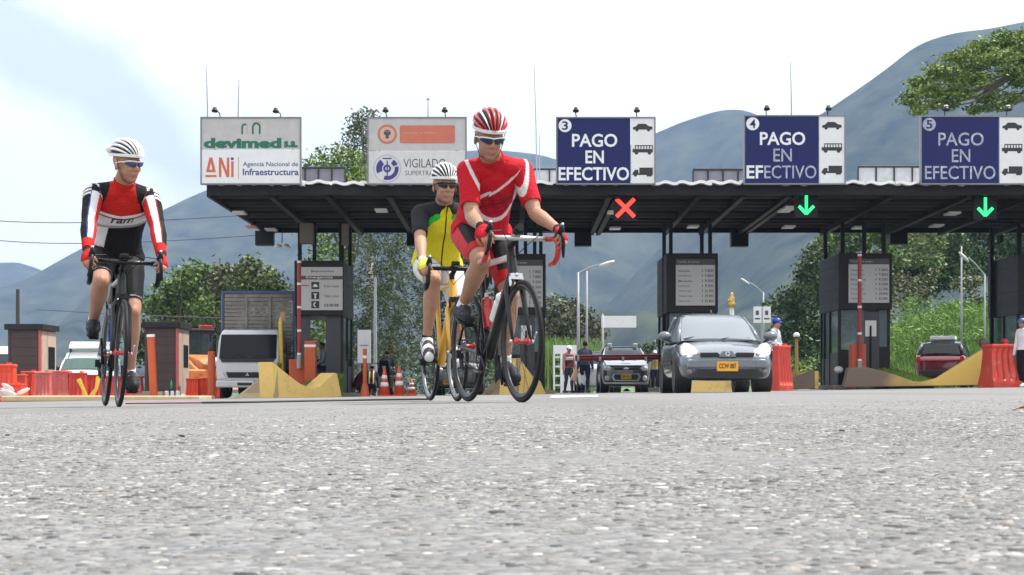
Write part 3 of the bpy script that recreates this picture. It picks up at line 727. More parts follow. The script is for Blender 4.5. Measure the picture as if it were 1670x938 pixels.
# ------------------------------------------------------------------ toll booths
M_booth = mat('booth_black_cladding', (0.011, 0.011, 0.013), 0.55, spec=0.3, dirt=((0.03, 0.028, 0.025), 1.5, 0.5, 0.5))
M_boothg = mat('booth_grey_wall', (0.06, 0.065, 0.075), 0.5, spec=0.3, dirt=((0.13, 0.12, 0.11), 1.5, 0.5, 0.5))
M_board = mat('tariff_board', (0.5, 0.5, 0.51), 0.5, var=0.04); M_window = glass('booth_window', (0.10, 0.15, 0.17), 0.45, 0.05)
M_row = mat('tariff_text', (0.03, 0.03, 0.035), 0.6)
def booth(px0, px1, topy, boty, D, depth, lab, board, door_open=False):
    a = W(px0, boty, D); b = W(px1, topy, D); xc = (a.x + b.x) / 2; g0 = gz(xc)
    r = empty('toll_booth', (xc, D, g0), lab, 'toll booth', group='toll booths under the canopy')
    hw = (b.x - a.x) / 2; zb, zt = a.z - g0, b.z - g0
    MB().bb(-hw - 0.25, hw + 0.25, -0.35, depth + 0.3, 0, 0.12).build('plinth', M_concrete, r, bevel=0.02)
    m = MB(); m.bb(-hw, hw, 0.0, depth, zb, zt); m.build('upper_box', M_booth, r, bevel=0.015)
    for z in np.linspace(zb, zt, 6)[1:-1]:
        for s_ in (-1, 1): MB().bb(s_ * (hw + .004) - .008, s_ * (hw + .004) + .008, 0.02, depth - .02, z - .008, z + .008).build('cladding_joint', M_dark, r)
    w1 = hw - 0.06; y0, y1 = 0.18, depth - 0.1
    # corner posts, low walls, glazing, door: hollow cabin
    for sx in (-1, 1):
        for y in (y0 + .04, (y0 + y1) / 2, y1 - .04): MB().bb(sx * w1 - 0.04, sx * w1 + 0.04, y - .04, y + .04, 0.12, zb).build('corner_post', M_booth, r)
        MB().bb(sx * w1 - 0.02, sx * w1 + 0.02, y0 + .08, (y0 + y1) / 2 - .04, 0.12, 1.05).build('side_wall', M_boothg, r)
        MB().bb(sx * w1 - 0.02, sx * w1 + 0.02, (y0 + y1) / 2 + .04, y1 - .08, 0.12, 0.9).build('side_wall', M_boothg, r)
        MB().bb(sx * w1 - 0.01, sx * w1 + 0.01, y0 + .08, (y0 + y1) / 2 - .04, 1.05, zb).build('side_window', M_window, r)
        MB().bb(sx * w1 - 0.01, sx * w1 + 0.01, (y0 + y1) / 2 + .04, y1 - .08, 0.9, zb).build('side_window', M_window, r)
    if door_open:
        MB().bb(-w1 + .04, -w1 * 0.42, y0, y0 + .04, 0.12, zb).build('front_wall', M_boothg, r)
        MB().bb(w1 * 0.28, w1 - .04, y0, y0 + .04, 0.12, zb).build('door_leaf', mat('booth_door', (0.04, 0.045, 0.055), 0.5), r)
        MB().bb(-w1 * 0.42, w1 * .28, y0, y0 + .04, 0.12, 0.75).build('front_wall', M_booth, r)
    else:
        MB().bb(-w1 + .04, w1 * 0.0, y0, y0 + .04, 0.12, 1.12).build('front_wall', M_booth, r)
        MB().bb(-w1 + .04, w1 * 0.0, y0 + .01, y0 + .02, 1.12, zb).build('front_window', M_window, r)
        MB().bb(w1 * 0.0, w1 * 0.62, y0, y0 + .04, 0.12, zb - .05).build('door_leaf', mat('booth_door', (0.04, 0.045, 0.055), 0.5), r)
        MB().bb(w1 * .62, w1 - .04, y0, y0 + .04, 0.12, 1.2).build('front_wall', M_booth, r)
        MB().bb(w1 * .62, w1 - .04, y0 + .01, y0 + .02, 1.2, zb).build('front_window', M_window, r)
        MB().bb(w1 * 0.04, w1 * 0.50, y0 - 0.012, y0 - .002, zb - 0.75, zb - .3).build('notice', M_signwhite, r)
        MB().bb(w1 * 0.22, w1 * 0.30, y0 - 0.03, y0 - .014, 0.3, zb - .45).build('door_pull', M_black, r)
    MB().bb(-w1, w1, y1 - .05, y1, 0.12, 1.1).build('rear_wall', M_booth, r)
    MB().bb(-w1 + .1, w1 - .1, y0 + .6, y0 + 1.1, 0.75, 0.82).build('counter', M_dark, r)
    # tariff board
    bx0, bx1, bz0, bz1 = board; bw = bx1 - bx0; X = lambda f: -hw + 2 * hw * f; Z = lambda f: zb + (zt - zb) * f
    MB().bb(X(bx0), X(bx1), -0.03, -0.002, Z(bz0), Z(bz1)).build('tariff_board', M_board, r)
    return r, hw, zb, zt, X, Z
def rows(r, X, Z, bx0, bx1, bz0, bz1, items):
    for (f0, f1, v0, v1, txt) in items:
        x0, x1 = X(bx0 + (bx1 - bx0) * f0), X(bx0 + (bx1 - bx0) * f1); z0, z1 = Z(bz0 + (bz1 - bz0) * v0), Z(bz0 + (bz1 - bz0) * v1)
        text(txt, x1 - x0, z1 - z0, ((x0 + x1) / 2, -0.031, (z0 + z1) / 2), M_row, r, name='tariff_line', thick=0.01)
TAR = []
for i, (l, p) in enumerate((('Automóviles', '7.800'), ('Camperos', '7.800'), ('Buses', '9.500'), ('Camiones 2 ejes', '9.500'), ('Camiones 3 ejes', '22.700'), ('Camiones 4 ejes', '29.900'), ('Camiones 5 ejes', '35.400'))):
    v = 0.86 - i * 0.125; TAR += [(0.06, 0.36 + 0.03 * (i % 3), v - 0.03, v + 0.02, l), (0.66, 0.69, v - .03, v + .03, '$'), (0.74, 0.96, v - 0.035, v + 0.035, p)]
bd = (0.18, 0.94, 0.12, 0.80)
BOOTHS = []
for px0, px1, ty, by, D, lab, doo in ((480, 560, 425, 515, 45, 'leftmost toll booth with an information board and open doorway', True), (806, 890, 414, 513, 45, 'toll booth mostly hidden behind the red cyclist', False), (1087, 1171, 413, 510, 45, 'toll booth with tariff board directly behind the grey car', False), (1368, 1455, 413, 505, 45, 'toll booth with tariff board behind the raised red barrier arm', False), (1661, 1748, 415, 512, 45, 'toll booth cut off by the right edge of the photo', False)):
    if doo:
        b2 = (0.13, 0.985, 0.10, 0.88); r, hw, zb, zt, X, Z = booth(px0, px1, ty, by, D, 2.9, lab, b2, True)
        MB().bb(X(.13), X(.985), -0.036, -0.031, Z(.655), Z(.72)).build('stripe', mat('brown_stripe', (0.09, 0.06, 0.05), 0.6), r)
        rows(r, X, Z, *b2, [(0.25, 0.8, .88, .93, 'Bienvenidos'), (.24, .76, .16, .20, ' '), ] [:1])
        text('Emergencias', 0.75, 0.09, (0.02, -0.037, Z(.69)), M_txwhite, r, thick=0.01)
        for v, s_ in ((.545, 'Grúa'), (.365, 'Taller móvil'), (.20, '018 000 000')):
            MB().bb(X(.35), X(.51), -0.036, -0.031, Z(v - .065), Z(v + .065)).build('pictogram', M_txblk, r)
            text(s_, 0.42, 0.07 + .02 * (v < .3), (X(.76), -0.032, Z(v - .01)), M_row, r, thick=0.015 if v < .3 else 0)
        m = MB(); m.bb(X(.38), X(.48), -0.04, -0.037, Z(.52), Z(.545)); m.bb(X(.40), X(.46), -0.04, -0.037, Z(.545), Z(.57)); m.bb(X(.415), X(.445), -0.04, -0.037, Z(.31), Z(.385)); m.bb(X(.39), X(.47), -0.04, -0.037, Z(.385), Z(.40))
        m.build('pictogram_symbol', M_txwhite, r); m = MB(); ringm(m, X(.44), Z(.20), .04, .07, y=-.04, a0=1.5, a1=4.7, n=8, t=.003); m.build('pictogram_symbol', M_txwhite, r)
        MB().bb(X(.15), X(.30), -0.036, -0.031, Z(.535), Z(.555)).build('red_line', M_redpaint, r)
    else:
        r, hw, zb, zt, X, Z = booth(px0, px1, ty, by, D, 2.9, lab, bd)
        MB().bb(X(.18), X(.94), -0.036, -0.031, Z(.80), Z(.90)).build('board_header', mat('board_header_brown', (0.08, 0.075, 0.08), 0.6), r)
        text('Tarifas de peaje', 0.62, 0.07, (X(.42), -0.037, Z(.85)), M_board, r)
        rows(r, X, Z, *bd, TAR)
    BOOTHS.append(r)
# twin columns from the booths up to the canopy
for pxs, D, zb_, who in (((489, 513, 557, 571), 46, 425, 0), ((843, 857, 872, 882), 46, 414, 1), ((1083, 1094, 1144.5, 1158), 46, 414, 2), ((1346, 1374, 1409, 1441), 46, 414, 3), ((1617, 1662, 1700, 1735), 46, 430, 4)):
    for k, px in enumerate(pxs):
        D2 = 46 if px not in (1346, 1617, 571) else 47.3; wd_ = 0.10 if px not in (557,) else 0.14
        q = W(px, 420, D2); z0 = gz(q.x) + (0 if px in (1346, 1083, 1617) else 3.6)
        rp(MB().bb(q.x - wd_ / 2, q.x + wd_ / 2, D2 - .06, D2 + .06, z0, zroof(D2) - 0.1), 'column', M_canopy)
# beige switch boxes on the left columns
a = W(490, 398, 45.7); b = W(512, 365, 45.7); o = MB().bb(a.x, b.x, 45.5, 45.85, a.z, b.z).build('switch_box', mat('beige_box', (0.16, 0.135, 0.11), 0.6), bevel=.01); tag(o, 'beige brown electrical box on the columns above the leftmost booth', 'electrical box')
a = W(560, 402, 46.3); b = W(571, 368, 46.3); o = MB().bb(a.x, b.x, 45.8, 45.93, a.z, b.z).build('conduit_box', mat('beige_box', (0.16, 0.135, 0.11), 0.6)); tag(o, 'narrow brown conduit box on the thick column left of the yellow cyclist', 'electrical box')
# hanging white twin lamp
q = W(460, 397, 49); r = empty('hanging_lamp', q, 'white twin shade lamp hanging below the left end of the canopy', 'lamp')
MB().tube([(0, 0, 0), (0, 0, 0.5)], 0.012, 6).build('rod', M_dark, r)
for s_ in (-1, 1): MB().lathe([(0.02, 0.02), (0.10, -0.02), (0.15, -0.09), (0.14, -0.10)], (s_ * 0.12, 0, -0.03), 14).build('lamp_shade', M_white, r, smooth=True)
# security camera on the right columns
q = W(1630, 392, 46); r = empty('security_camera', q, 'black security camera on a bracket at the rightmost column', 'camera')
MB().bb(-0.2, 0.0, -0.02, 0.02, -.1, -.06).build('bracket', M_black, r); MB().bb(-0.05, 0.06, -0.18, 0.1, -.08, .14).build('camera_body', M_black, r, bevel=.01)

# ------------------------------------------------------------------ barrier arms
def barrier(px, D, py_base, py_top, lab, base=(0.55, 1.15)):
    q = GX(px, D); r = empty('barrier_gate', q, lab, 'barrier gate')
    zt = W(px, py_top, D).z - q.z; zb = W(px, py_base, D).z - q.z
    MB().tube([(0, 0, zb), (0, 0, zt)], 0.055, 10).build('arm', mat('arm_red', (0.30, 0.02, 0.025), 0.4), r)
    n = 5
    for k in range(n):
        z = zb + (zt - zb) * (k + 0.0 + 0.02) / (n - 1) * 0.99
        MB().tube([(0, 0, min(z, zt - .05)), (0, 0, min(z, zt - .05) + 0.06)], 0.059, 10).build('white_band', M_white, r)
    MB().tube([(0, -0.02, zb - 0.35), (0, -0.02, zb)], 0.07, 10).build('hinge_tube', M_steel, r)
    MB().bb(-base[0] / 2, base[0] / 2, 0.1, 0.5, 0, base[1]).build('gate_housing', M_orange, r, bevel=0.02)
    return r
barrier(488, 43.8, 580, 426, 'raised red and white barrier arm beside the leftmost booth', (0.6, 1.05))
barrier(1402, 43.6, 590, 415, 'raised red and white barrier arm in front of the fourth booth', (0.4, 1.25))
q = GX(506, 43.6); z1 = W(506, 556, 43.6).z - q.z
r = empty('gate_cabinet', q, 'orange cabinet with a white band beside the booth doorway', 'cabinet')
MB().bb(-0.16, 0.14, 0, 0.35, 0, z1).build('body', M_orange, r, bevel=0.02); MB().bb(-0.165, 0.145, -0.006, 0.2, z1 - 0.17, z1 - 0.10).build('white_band', M_white, r)
# lowered boom in the third lane, far side
a = W(938, 584, 48); b = W(1076, 582, 48); r = empty('barrier_boom', GX(1076, 48), 'lowered dark red barrier boom in front of the silver hatchback', 'barrier gate')
o = MB().tube([(a.x - b.x, 0, a.z - gz(b.x)), (0, 0, b.z - gz(b.x))], 0.09, 10).build('arm', mat('arm_red', (0.30, 0.02, 0.025), 0.4), r)
for f in (0.02, 0.28, 0.55, 0.82):
    x = (a.x - b.x) * (1 - f); MB().tube([(x, 0, a.z - gz(b.x)), (x + 0.07, 0, a.z - gz(b.x))], 0.096, 10).build('white_band', M_white, r)
MB().bb(0, 0.35, -0.15, 0.2, 0, 1.15).build('gate_housing', M_dark, r, bevel=0.02)

# ------------------------------------------------------------------ concrete island noses
M_grass = mat('grass_blades', (1, 1, 1), 0.7, attr='Col', var=0.2, scale=8)
def blades(name, pts, h, seed, cols=((0.12, 0.24, 0.03), (0.2, 0.32, 0.06)), wdt=0.012, lean=0.4):
    """many separate grass blades rooted at pts (n,3)"""
    rng = np.random.default_rng(seed); P = np.asarray(pts); n = len(P)
    a = rng.uniform(0, 2 * PI, n); hh = h * rng.uniform(0.5, 1.2, n); ln = rng.uniform(0, lean, (n, 2)) * rng.choice([-1, 1], (n, 2)) * hh[:, None]
    V = np.zeros((n, 4, 3)); d = np.stack([np.cos(a), np.sin(a), np.zeros(n)], 1) * wdt * rng.uniform(.6, 1.6, (n, 1))
    V[:, 0] = P - d; V[:, 1] = P + d
    top = P + np.stack([ln[:, 0], ln[:, 1], hh], 1)
    V[:, 2] = top + d * 0.15; V[:, 3] = top - d * 0.15
    me = fast_mesh(name, V.reshape(-1, 3), np.arange(n * 4).reshape(n, 4))
    c = rng.uniform(0, 1, (n, 1)); rgb = np.array(cols[0]) * (1 - c) + np.array(cols[1]) * c
    set_col(me, np.repeat(rgb * rng.uniform(0.7, 1.15, (n, 1)), 4, 0))
    return link_mesh(name, me, M_grass)
def island(lab, D, front, top_back, cols, side=None, grass=None, k=0.0):
    """front: outline in (px,py) at distance D of the wall facing the road; extruded as a thick wall"""
    g0 = GX(front[0][0], D)
    r = empty('island_nose', g0, lab, 'barrier')
    x0_ = (front[0][0] - 835) / F * D
    Ds = [(D - k * x0_) / (1 - k * (px - 835) / F) for px, py in front]
    pts = [((px - 835) / F * d - g0.x, (640 - py) / F * d + CAMH - g0.z) for (px, py), d in zip(front, Ds)]
    thick = top_back; n = len(pts)
    vs = [(a, d - D, b) for (a, b), d in zip(pts, Ds)]; vs += [(a - thick * k, y + thick, b) for a, y, b in vs]
    o = MB().add(vs, [list(range(n))[::-1], list(range(n, 2 * n))] + [(i, (i + 1) % n, n + (i + 1) % n, n + i) for i in range(n)]).build('wall', cols[0], r, bevel=0.02)
    if side:
        # splayed flank going back from the nose
        a, b, dpt, bx = side
        A = pts[a]; B = pts[b]
        m = MB(); vs = [(A[0], 0, A[1]), (B[0], 0, B[1]), (B[0] + bx[0], dpt, B[1] * .98), (A[0] + bx[1], dpt, A[1])]
        vs2 = [(x + (0.12 if bx[0] < 0 else -0.12), y + 0.1, z) for x, y, z in vs]
        m.add(vs + vs2, [(0, 1, 2, 3), (7, 6, 5, 4), (0, 4, 5, 1), (1, 5, 6, 2), (2, 6, 7, 3), (3, 7, 4, 0)])
        m.build('flank', cols[1], r)
    if grass:
        gx0, gx1, gzz0, gzz1, dp = grass   # px range, py front/back
        x0, x1 = (gx0 - 835) / F * D - g0.x, (gx1 - 835) / F * D - g0.x
        zf = lambda py: (640 - py) / F * D + CAMH - g0.z
        wall_t = thick; thick = wall_t + max(0, k * x1) + 0.02
        m = MB(); m.add([(x0, thick, zf(gzz0)), (x1, thick, zf(gzz0)), (x1, thick + dp, zf(gzz1)), (x0, thick + dp, zf(gzz1)), (x0, thick, 0), (x1, thick, 0), (x1, thick + dp, 0), (x0, thick + dp, 0)], [(0, 1, 2, 3), (0, 4, 5, 1), (1, 5, 6, 2), (2, 6, 7, 3), (3, 7, 4, 0)])
        m.build('planting_bed', M_bank, r)
        rng = np.random.default_rng(int(D * 10) + int(gx0)); n = 5000
        u = rng.uniform(0, 1, n); v = rng.uniform(0, 1, n)
        P = np.stack([x0 + (x1 - x0) * u, thick + dp * v, zf(gzz0) + (zf(gzz1) - zf(gzz0)) * v], 1)
        o = blades('bed_grass', P, 0.10, 5); o.parent = r; tag(o, kind='stuff')
    return r
M_yellowshade = mat('yellow_concrete_shaded', (0.40, 0.30, 0.17), 0.85, var=0.15, scale=1.5, bump=0.3, bscale=20, dirt=((0.25, 0.2, 0.14), 1.6, 0.5, 0.5))  # yellow nose concrete with the shade of its left flank put into the colour
M_grayc = mat('grey_concrete', (0.16, 0.125, 0.09), 0.9, var=0.15, scale=1.2, bump=0.3, bscale=20, dirt=((0.25, 0.2, 0.12), 1.0, 0.5, 0.4))
island('pale yellow concrete island nose with grass, left of the first booth', 40.5, [(446, 650), (443, 590), (452, 596), (470, 611), (490, 626), (508, 633), (520, 630), (545, 608), (550, 609), (558, 648)], 0.35, (M_yellow, M_yellowshade), side=(0, 1, 2.0, (-0.12, -1.35)), grass=(478, 530, 634, 609, 3.0), k=1.15)
island('yellow island nose seen through the red cyclist front wheel', 42.5, [(838, 646), (842, 584), (852, 590), (868, 612), (882, 622), (892, 646)], 0.35, (M_yellow, M_yellowshade), side=(0, 1, 3.0, (-0.1, -0.95)), k=1.15)
island('yellow and grey island block showing beneath the grey car', 41.5, [(1126, 640), (1126, 617), (1140, 616), (1204, 616), (1206, 640)], 0.4, (M_yellow, M_yellowshade))
island('bare grey concrete island wedge left of the fourth booth', 42.5, [(1272, 636), (1285, 622), (1322, 606), (1329, 605), (1329, 634)], 0.4, (M_grayc, M_yellow), side=(4, 3, 2.4, (-0.25, -0.25)))
island('small yellow island peak behind the red cone of the vendor', 52, [(1272, 632), (1274, 606), (1280, 602), (1298, 616), (1300, 632)], 0.4, (M_yellow, M_yellowshade), k=0.45)
r = island('long island wall rising to a yellow peak under sign five', 41, [(1376, 632), (1384, 600), (1410, 598), (1450, 608), (1490, 622), (1505, 623), (1530, 617), (1570, 592), (1606, 570), (1612, 574), (1612, 628)], 0.35, (mat('island_paint', (0.5, 0.31, 0.07), 0.85), M_grayc), grass=(1432, 1530, 624, 598, 4.5))
# colour of that wall: noisy blend from grey brown at left to yellow at right
mm = MATS['island_paint']; N = mm.node_tree.nodes; L = mm.node_tree.links
tcn = N.new('ShaderNodeTexCoord'); sp = N.new('ShaderNodeSeparateXYZ'); L.new(tcn.outputs['Object'], sp.inputs[0]); n2 = N.new('ShaderNodeTexNoise'); n2.inputs['Scale'].default_value = 1.2; n2.inputs['Detail'].default_value = 6
L.new(tcn.outputs['Object'], n2.inputs['Vector']); ad = N.new('ShaderNodeMath'); ad.operation = 'MULTIPLY_ADD'; ad.inputs[1].default_value = 1.6; L.new(n2.outputs[0], ad.inputs[0]); L.new(sp.outputs[0], ad.inputs[2])
mr = N.new('ShaderNodeMapRange'); mr.inputs[1].default_value = 1.9; mr.inputs[2].default_value = 3.2; L.new(ad.outputs[0], mr.inputs[0])
mi = N.new('ShaderNodeMix'); mi.data_type = 'RGBA'; L.new(mr.outputs[0], mi.inputs[0]); mi.inputs[6].default_value = (0.17, 0.13, 0.095, 1); mi.inputs[7].default_value = (0.74, 0.50, 0.13, 1); L.new(mi.outputs[2], N['Principled BSDF'].inputs['Base Color'])

# ------------------------------------------------------------------ water filled barricades
def barricade(px0, px1, py0, py1, D, lab, rz=0.0, depth=0.5, m_=None, tex=None):
    a = W(px0, py1, D); b = W(px1, py0, D); w_ = (b.x - a.x); xc = (a.x + b.x) / 2; h_ = b.z - gz(xc)
    r = empty('water_barricade', (xc, D, gz(xc)), lab, 'barricade', rz=rz, group='red plastic water barricades')
    m_ = m_ or M_redplastic; n = 9; prof = [(0.5, 0), (0.5, 0.12), (0.44, 0.22), (0.36, 0.5), (0.30, 0.8), (0.30, 1.0)]
    rings = []
    for f, z in prof:
        rg = []; hy = f * depth; hx = w_ / 2 * (0.86 + 0.14 * (1 - z) ** 2)
        for k in range(4 * n):
            s_, t = divmod(k, n); u = t / n * 2 - 1
            x, y = ((u * hx, -hy), (hx, u * hy), (-u * hx, hy), (-hx, -u * hy))[s_]
            if s_ in (0, 2) and 0.15 < z < 0.95: y *= (1.0 if (t % 2) else 0.86)
            rg.append(Vector((x, y, z * h_)))
        rings.append(rg)
    MB().loft(rings).build('body', m_, r, bevel=0.0)
    MB().bb(-w_ / 2 * .93, w_ / 2 * .93, -0.33 * depth, 0.33 * depth, h_ * .955, h_ * 1.03).build('top_rim', m_, r, bevel=0.02)
    MB().disc((w_ * .2, 0, h_ * 1.05), 0.06, 0.05, 'Z', 10).build('filler_cap', m_, r)
    return r
M_red2 = mat('faded_red_plastic', (0.55, 0.12, 0.10), 0.5, var=0.2, scale=2, dirt=((0.6, 0.45, 0.45), 2.5, 0.5, 0.5))
M_red3 = mat('bright_red_plastic', (0.70, 0.06, 0.02), 0.45, var=0.15, scale=2, dirt=((0.7, 0.35, 0.3), 3, 0.55, 0.5))
for a in ((-14, 27, 596, 656, 40, 'brightest red barricade, cut by the left edge of the photo', .1, .7, M_red3), (2, 40, 627, 656, 39, 'low red barricade with a torn white film in front of the bright one', 0, .5, M_red3), (22, 44, 612, 652, 43, 'narrow red barricade second from the left edge', .1, .6, M_redplastic), (40, 62, 607, 652, 45, 'dark red barricade just left of the grooved pale one', -.2, .9, M_redplastic), (57, 84, 608, 645, 44.5, 'pale grooved barricade below the first brown booth', .1, .6, M_red2), (80, 116, 606, 645, 46, 'faded whitish red barricade left of the yellow tape', 0, .6, M_red2), (112, 142, 609, 648, 46, 'red barricade crossed by yellow tape', .1, .6, M_redplastic), (140, 172, 612, 648, 46.5, 'red barricade directly behind the left bicycle rear wheel', 0, .6, M_redplastic), (170, 236, 614, 647, 50, 'wide red barricade seen between bicycle and second brown booth', 0, .6, M_redplastic), (304, 326, 618, 652, 46, 'red barricade just right of the second brown booth', 0, .6, M_red3), (325, 362, 617, 652, 46.5, 'red barricade in front of the truck bumper', 0, .6, M_red3)):
    barricade(*a)
r = barricade(1606, 1656, 564, 630, 40, 'tall red barricade with vertical ribs at the right end of the island', 0.12, 1.0, M_redplastic)
# tape
M_tape = mat('yellow_tape', (0.75, 0.48, 0.05), 0.5)
for (x0, y0, x1, y1, lab) in ((128, 618, 140, 648, 'yellow tape hanging down left over a red barricade'), (161, 614, 148, 648, 'yellow tape slanting down right onto a red barricade')):
    a = W(x0, y0, 45.5); b = W(x1, y1, 45.4); m = MB(); m.tube([a, (a + b) / 2 + Vector((.05, -.02, -.05)), b], [.07, .05, .08], 4, sx=.08, up=(1, 0, 0)); tag(m.build('tape', M_tape), lab, 'tape')
a = W(18, 640, 38.6); m = MB()
for k in range(7):
    q = a + Vector((random.uniform(-.3, .3), random.uniform(-.05, .05), random.uniform(-.15, .2))); m.ell(q, (random.uniform(.1, .22), .015, random.uniform(.03, .08)), Matrix.Rotation(random.uniform(-1, 1), 3, 'Y'), 8, 5)
tag(m.build('plastic_film', mat('milky_film', (0.75, 0.6, 0.6), 0.4), smooth=True), 'torn whitish plastic film stuck on the leftmost low barricade', 'film')
# kerb islands on the ground
q = GX(47, 38.5)
m = MB(); m.prism([(-0.55, -0.4), (4.2, -0.4), (4.2, 1.6), (0.2, 1.6)], 0.14, 'Z', 0); o = m.build('kerb_island', mat('sandy_concrete', (0.5, 0.40, 0.24), 0.9, var=0.15), bevel=0.03); o.location = q; tag(o, 'low sandy kerb island under the row of red barricades', 'kerb')
# ------------------------------------------------------------------ brown guard booths
M_brown = mat('brown_cladding', (0.055, 0.034, 0.032), 0.6, dirt=((0.09, 0.06, 0.055), 1.5, 0.5, 0.5)); M_pink = mat('red_trim', (0.55, 0.10, 0.09), 0.5); M_beige = mat('beige_and_sunlit_brown', (0.45, 0.33, 0.26), 0.7)
def guard(px0, px1, D, lab):
    a = GX(px0, D); b = GX(px1, D); r = empty('guard_booth', ((a.x + b.x) / 2, D, a.z), lab, 'booth', group='brown guard booths behind the barricades')
    hw = (b.x - a.x) / 2; h = 2.2; d = 1.6
    MB().bb(-hw, hw, 0, d, 0, h).build('wall', M_brown, r)
    for k in range(8): MB().bb(-hw + .09, hw - .09, -0.012, -0.001, 0.05 + k * .27, 0.30 + k * .27).build('plank', M_brown, r)
    for s_ in (-1, 1): MB().bb(s_ * hw - .035 - s_ * .02, s_ * hw + .035 - s_ * .02, -.022, .04, 0, h - .002).build('corner_trim', M_pink if s_ > 0 else M_brown, r)
    MB().bb(hw + .001, hw + .02, .06, .62, .02, h - .02).build('side_panel', M_beige, r); MB().bb(hw + .001, hw + .02, .66, d, .02, h - .02).build('side_panel', M_beige, r)  # sunlight on the booth's right side is put into this paler colour
    MB().bb(hw + .021, hw + .03, .75, d - .15, 1.0, 1.7).build('side_window', M_glass, r)
    MB().bb(-hw - .1, hw + .1, -.12, d + .12, h, h + .18).build('roof', M_dark, r, bevel=.01)
guard(14, 66, 49, 'brown guard booth at the far left behind the barricades')
guard(237, 290, 49, 'brown guard booth between the left cyclist and the truck')
# ------------------------------------------------------------------ posts, cones, boards
def post(px, py0, D, r_, m_, lab, bands=(), base=False, name='marker_post', cat='post', py_b=None, lean=0):
    q = GX(px, D) ; h = W(px, py0, D).z - q.z
    r = empty(name, q, lab, cat)
    MB().tube([(0, 0, 0.02), (lean, 0, h)], r_, 12).build('tube', m_, r)
    for f0, f1 in bands: MB().tube([(lean * f0, 0, h * f0), (lean * f1, 0, h * f1)], r_ * 1.06, 12).build('reflective_band', M_white, r)
    if base: MB().lathe([(r_ * 2.6, 0), (r_ * 2.4, .05), (r_ * 1.3, .35)], n=12).build('base', m_, r)
    return r
post(251, 545, 40, 0.10, M_orange, 'leaning orange marker post in front of the second brown booth', ((.955, .995),), lean=-0.08)
post(345, 573, 44, 0.105, M_orange, 'orange marker post beside the white truck cab', ())
post(595, 569, 43, 0.055, M_orange, 'tall slim orange delineator post right of the first booth', ((.8, .86), (.14, .19)), True)
def cone(px, py0, D, lab, m_=None, s=1):
    q = GX(px, D); h = W(px, py0, D).z - q.z; r = empty('traffic_cone', q, lab, 'traffic cone', group='orange traffic cones right of the first booth'); m_ = m_ or mat('cone_orange', (0.62, 0.08, 0.03), 0.45)
    f = lambda z: (0.13 * (1 - z / h) + 0.03)
    MB().bb(-.18, .18, -.18, .18, 0, .035).build('base', m_, r, bevel=.01); MB().lathe([(f(.03), .035), (f(h * .98), h * .98), (.015, h)], n=14).build('cone_body', m_, r, smooth=True)
    for a, b in ((.35, .5), (.62, .76)): MB().lathe([(f(h * a) + .004, h * a), (f(h * b) + .004, h * b)], n=14).build('reflective_band', M_white, r, smooth=True)
cone(627, 601, 43, 'red cone with white bands in front of the dark motorcycle'); cone(651, 597, 43, 'tallest banded cone, between the motorcycle and the yellow bicycle'); cone(671, 618, 52, 'pale orange cone farthest right near the yellow bicycle wheel'); 
q = GX(594, 55); r = empty('notice_board', q, 'white rectangular board standing right of the first booth', 'sign'); z0, z1 = W(594, 592, 55).z - q.z, W(594, 538, 55).z - q.z
MB().bb(-.23, .23, 0, .04, z0, z1).build('panel', M_signwhite, r); MB().bb(-.15, .15, -.01, 0, z0 + .6, z0 + .62).build('mark', M_tx, r)
for s_ in (-.15, .15): MB().bb(s_ - .02, s_ + .02, .04, .08, 0, z1).build('leg', M_steel, r)
q = GX(612, 60); h = W(612, 452, 60).z - q.z; r = empty('light_pole', q, 'thin grey light pole in front of the dark trees', 'pole'); MB().tube([(0, 0, 0), (0.0, 0, h)], [.08, .05], 8).build('pole', M_steel, r)
# yellow bent pipe and dark cabinet by the truck
q = GX(459, 42.3); r = empty('vent_pipe', q, 'yellow pipe with a hooked top behind the island nose', 'pipe'); z1 = W(457, 517, 42.3).z - q.z
MB().tube([(.02, 0, .3), (-.03, 0, z1 - .15), (0, 0, z1 - .02), (.06, 0, z1)], .05, 10).build('pipe', mat('yellow_paint', (0.5, 0.36, 0.04), 0.5), r, smooth=True)
MB().tube([(.03, 0, z1 - .08), (.05, 0, z1 + .13)], .07, 10).build('cap', mat('brown_cap', (.3, .18, .1), .6), r)
q = GX(459, 47.8); r = empty('dark_cabinet', q, 'dark upright panel between the truck and the first booth', 'cabinet'); MB().bb(-.30, .27, 0, .3, .6, 2.1).build('body', mat('dark_blue_grey', (.035, .035, .05), .6), r, bevel=.02); MB().bb(-.2, .2, .05, .25, 0, .6).build('stand', M_dark, r)
# globe bollards
for px, py, D, lab in ((1299, 547, 58, 'yellow post with white globe left of the fourth booth'), (1193.5, 481, 80, None)):
    if lab: 
        q = GX(px, D); h = W(px, py, D).z - q.z; r = empty('globe_post', q, lab, 'post'); MB().tube([(0, 0, 0), (0, 0, h)], .06, 8).build('tube', mat('ochre_paint', (.3, .2, .05), .6), r); MB().ell((0, 0, h), (.12, .12, .11)).build('globe', M_white, r, smooth=True)
        MB().disc((0, 0, h - .08), .14, .03, 'Z').build('collar', M_dark, r)
q = GX(1335, 47); o = MB().ell((0, 0, 0), (.13, .13, .1)).build('white_globe', M_white, smooth=True); o.location = (q.x + .1, 44.6, W(1340, 603, 44.6).z); tag(o, 'white globe cap resting beside the fourth booth left post', 'globe')
q = W(1604, 560, 41.6); o = MB().ell((0, 0, 0), (.13, .1, .13)).build('round_reflector', mat('dark_lens', (.08, .06, .05), .4), smooth=True); o.location = q; tag(o, 'round dark warning light above the yellow island peak', 'warning light')
m = MB(); m.bb(-.02, .02, -.02, .02, -.55, -.1); o2 = m.build('stem', M_dark, o)
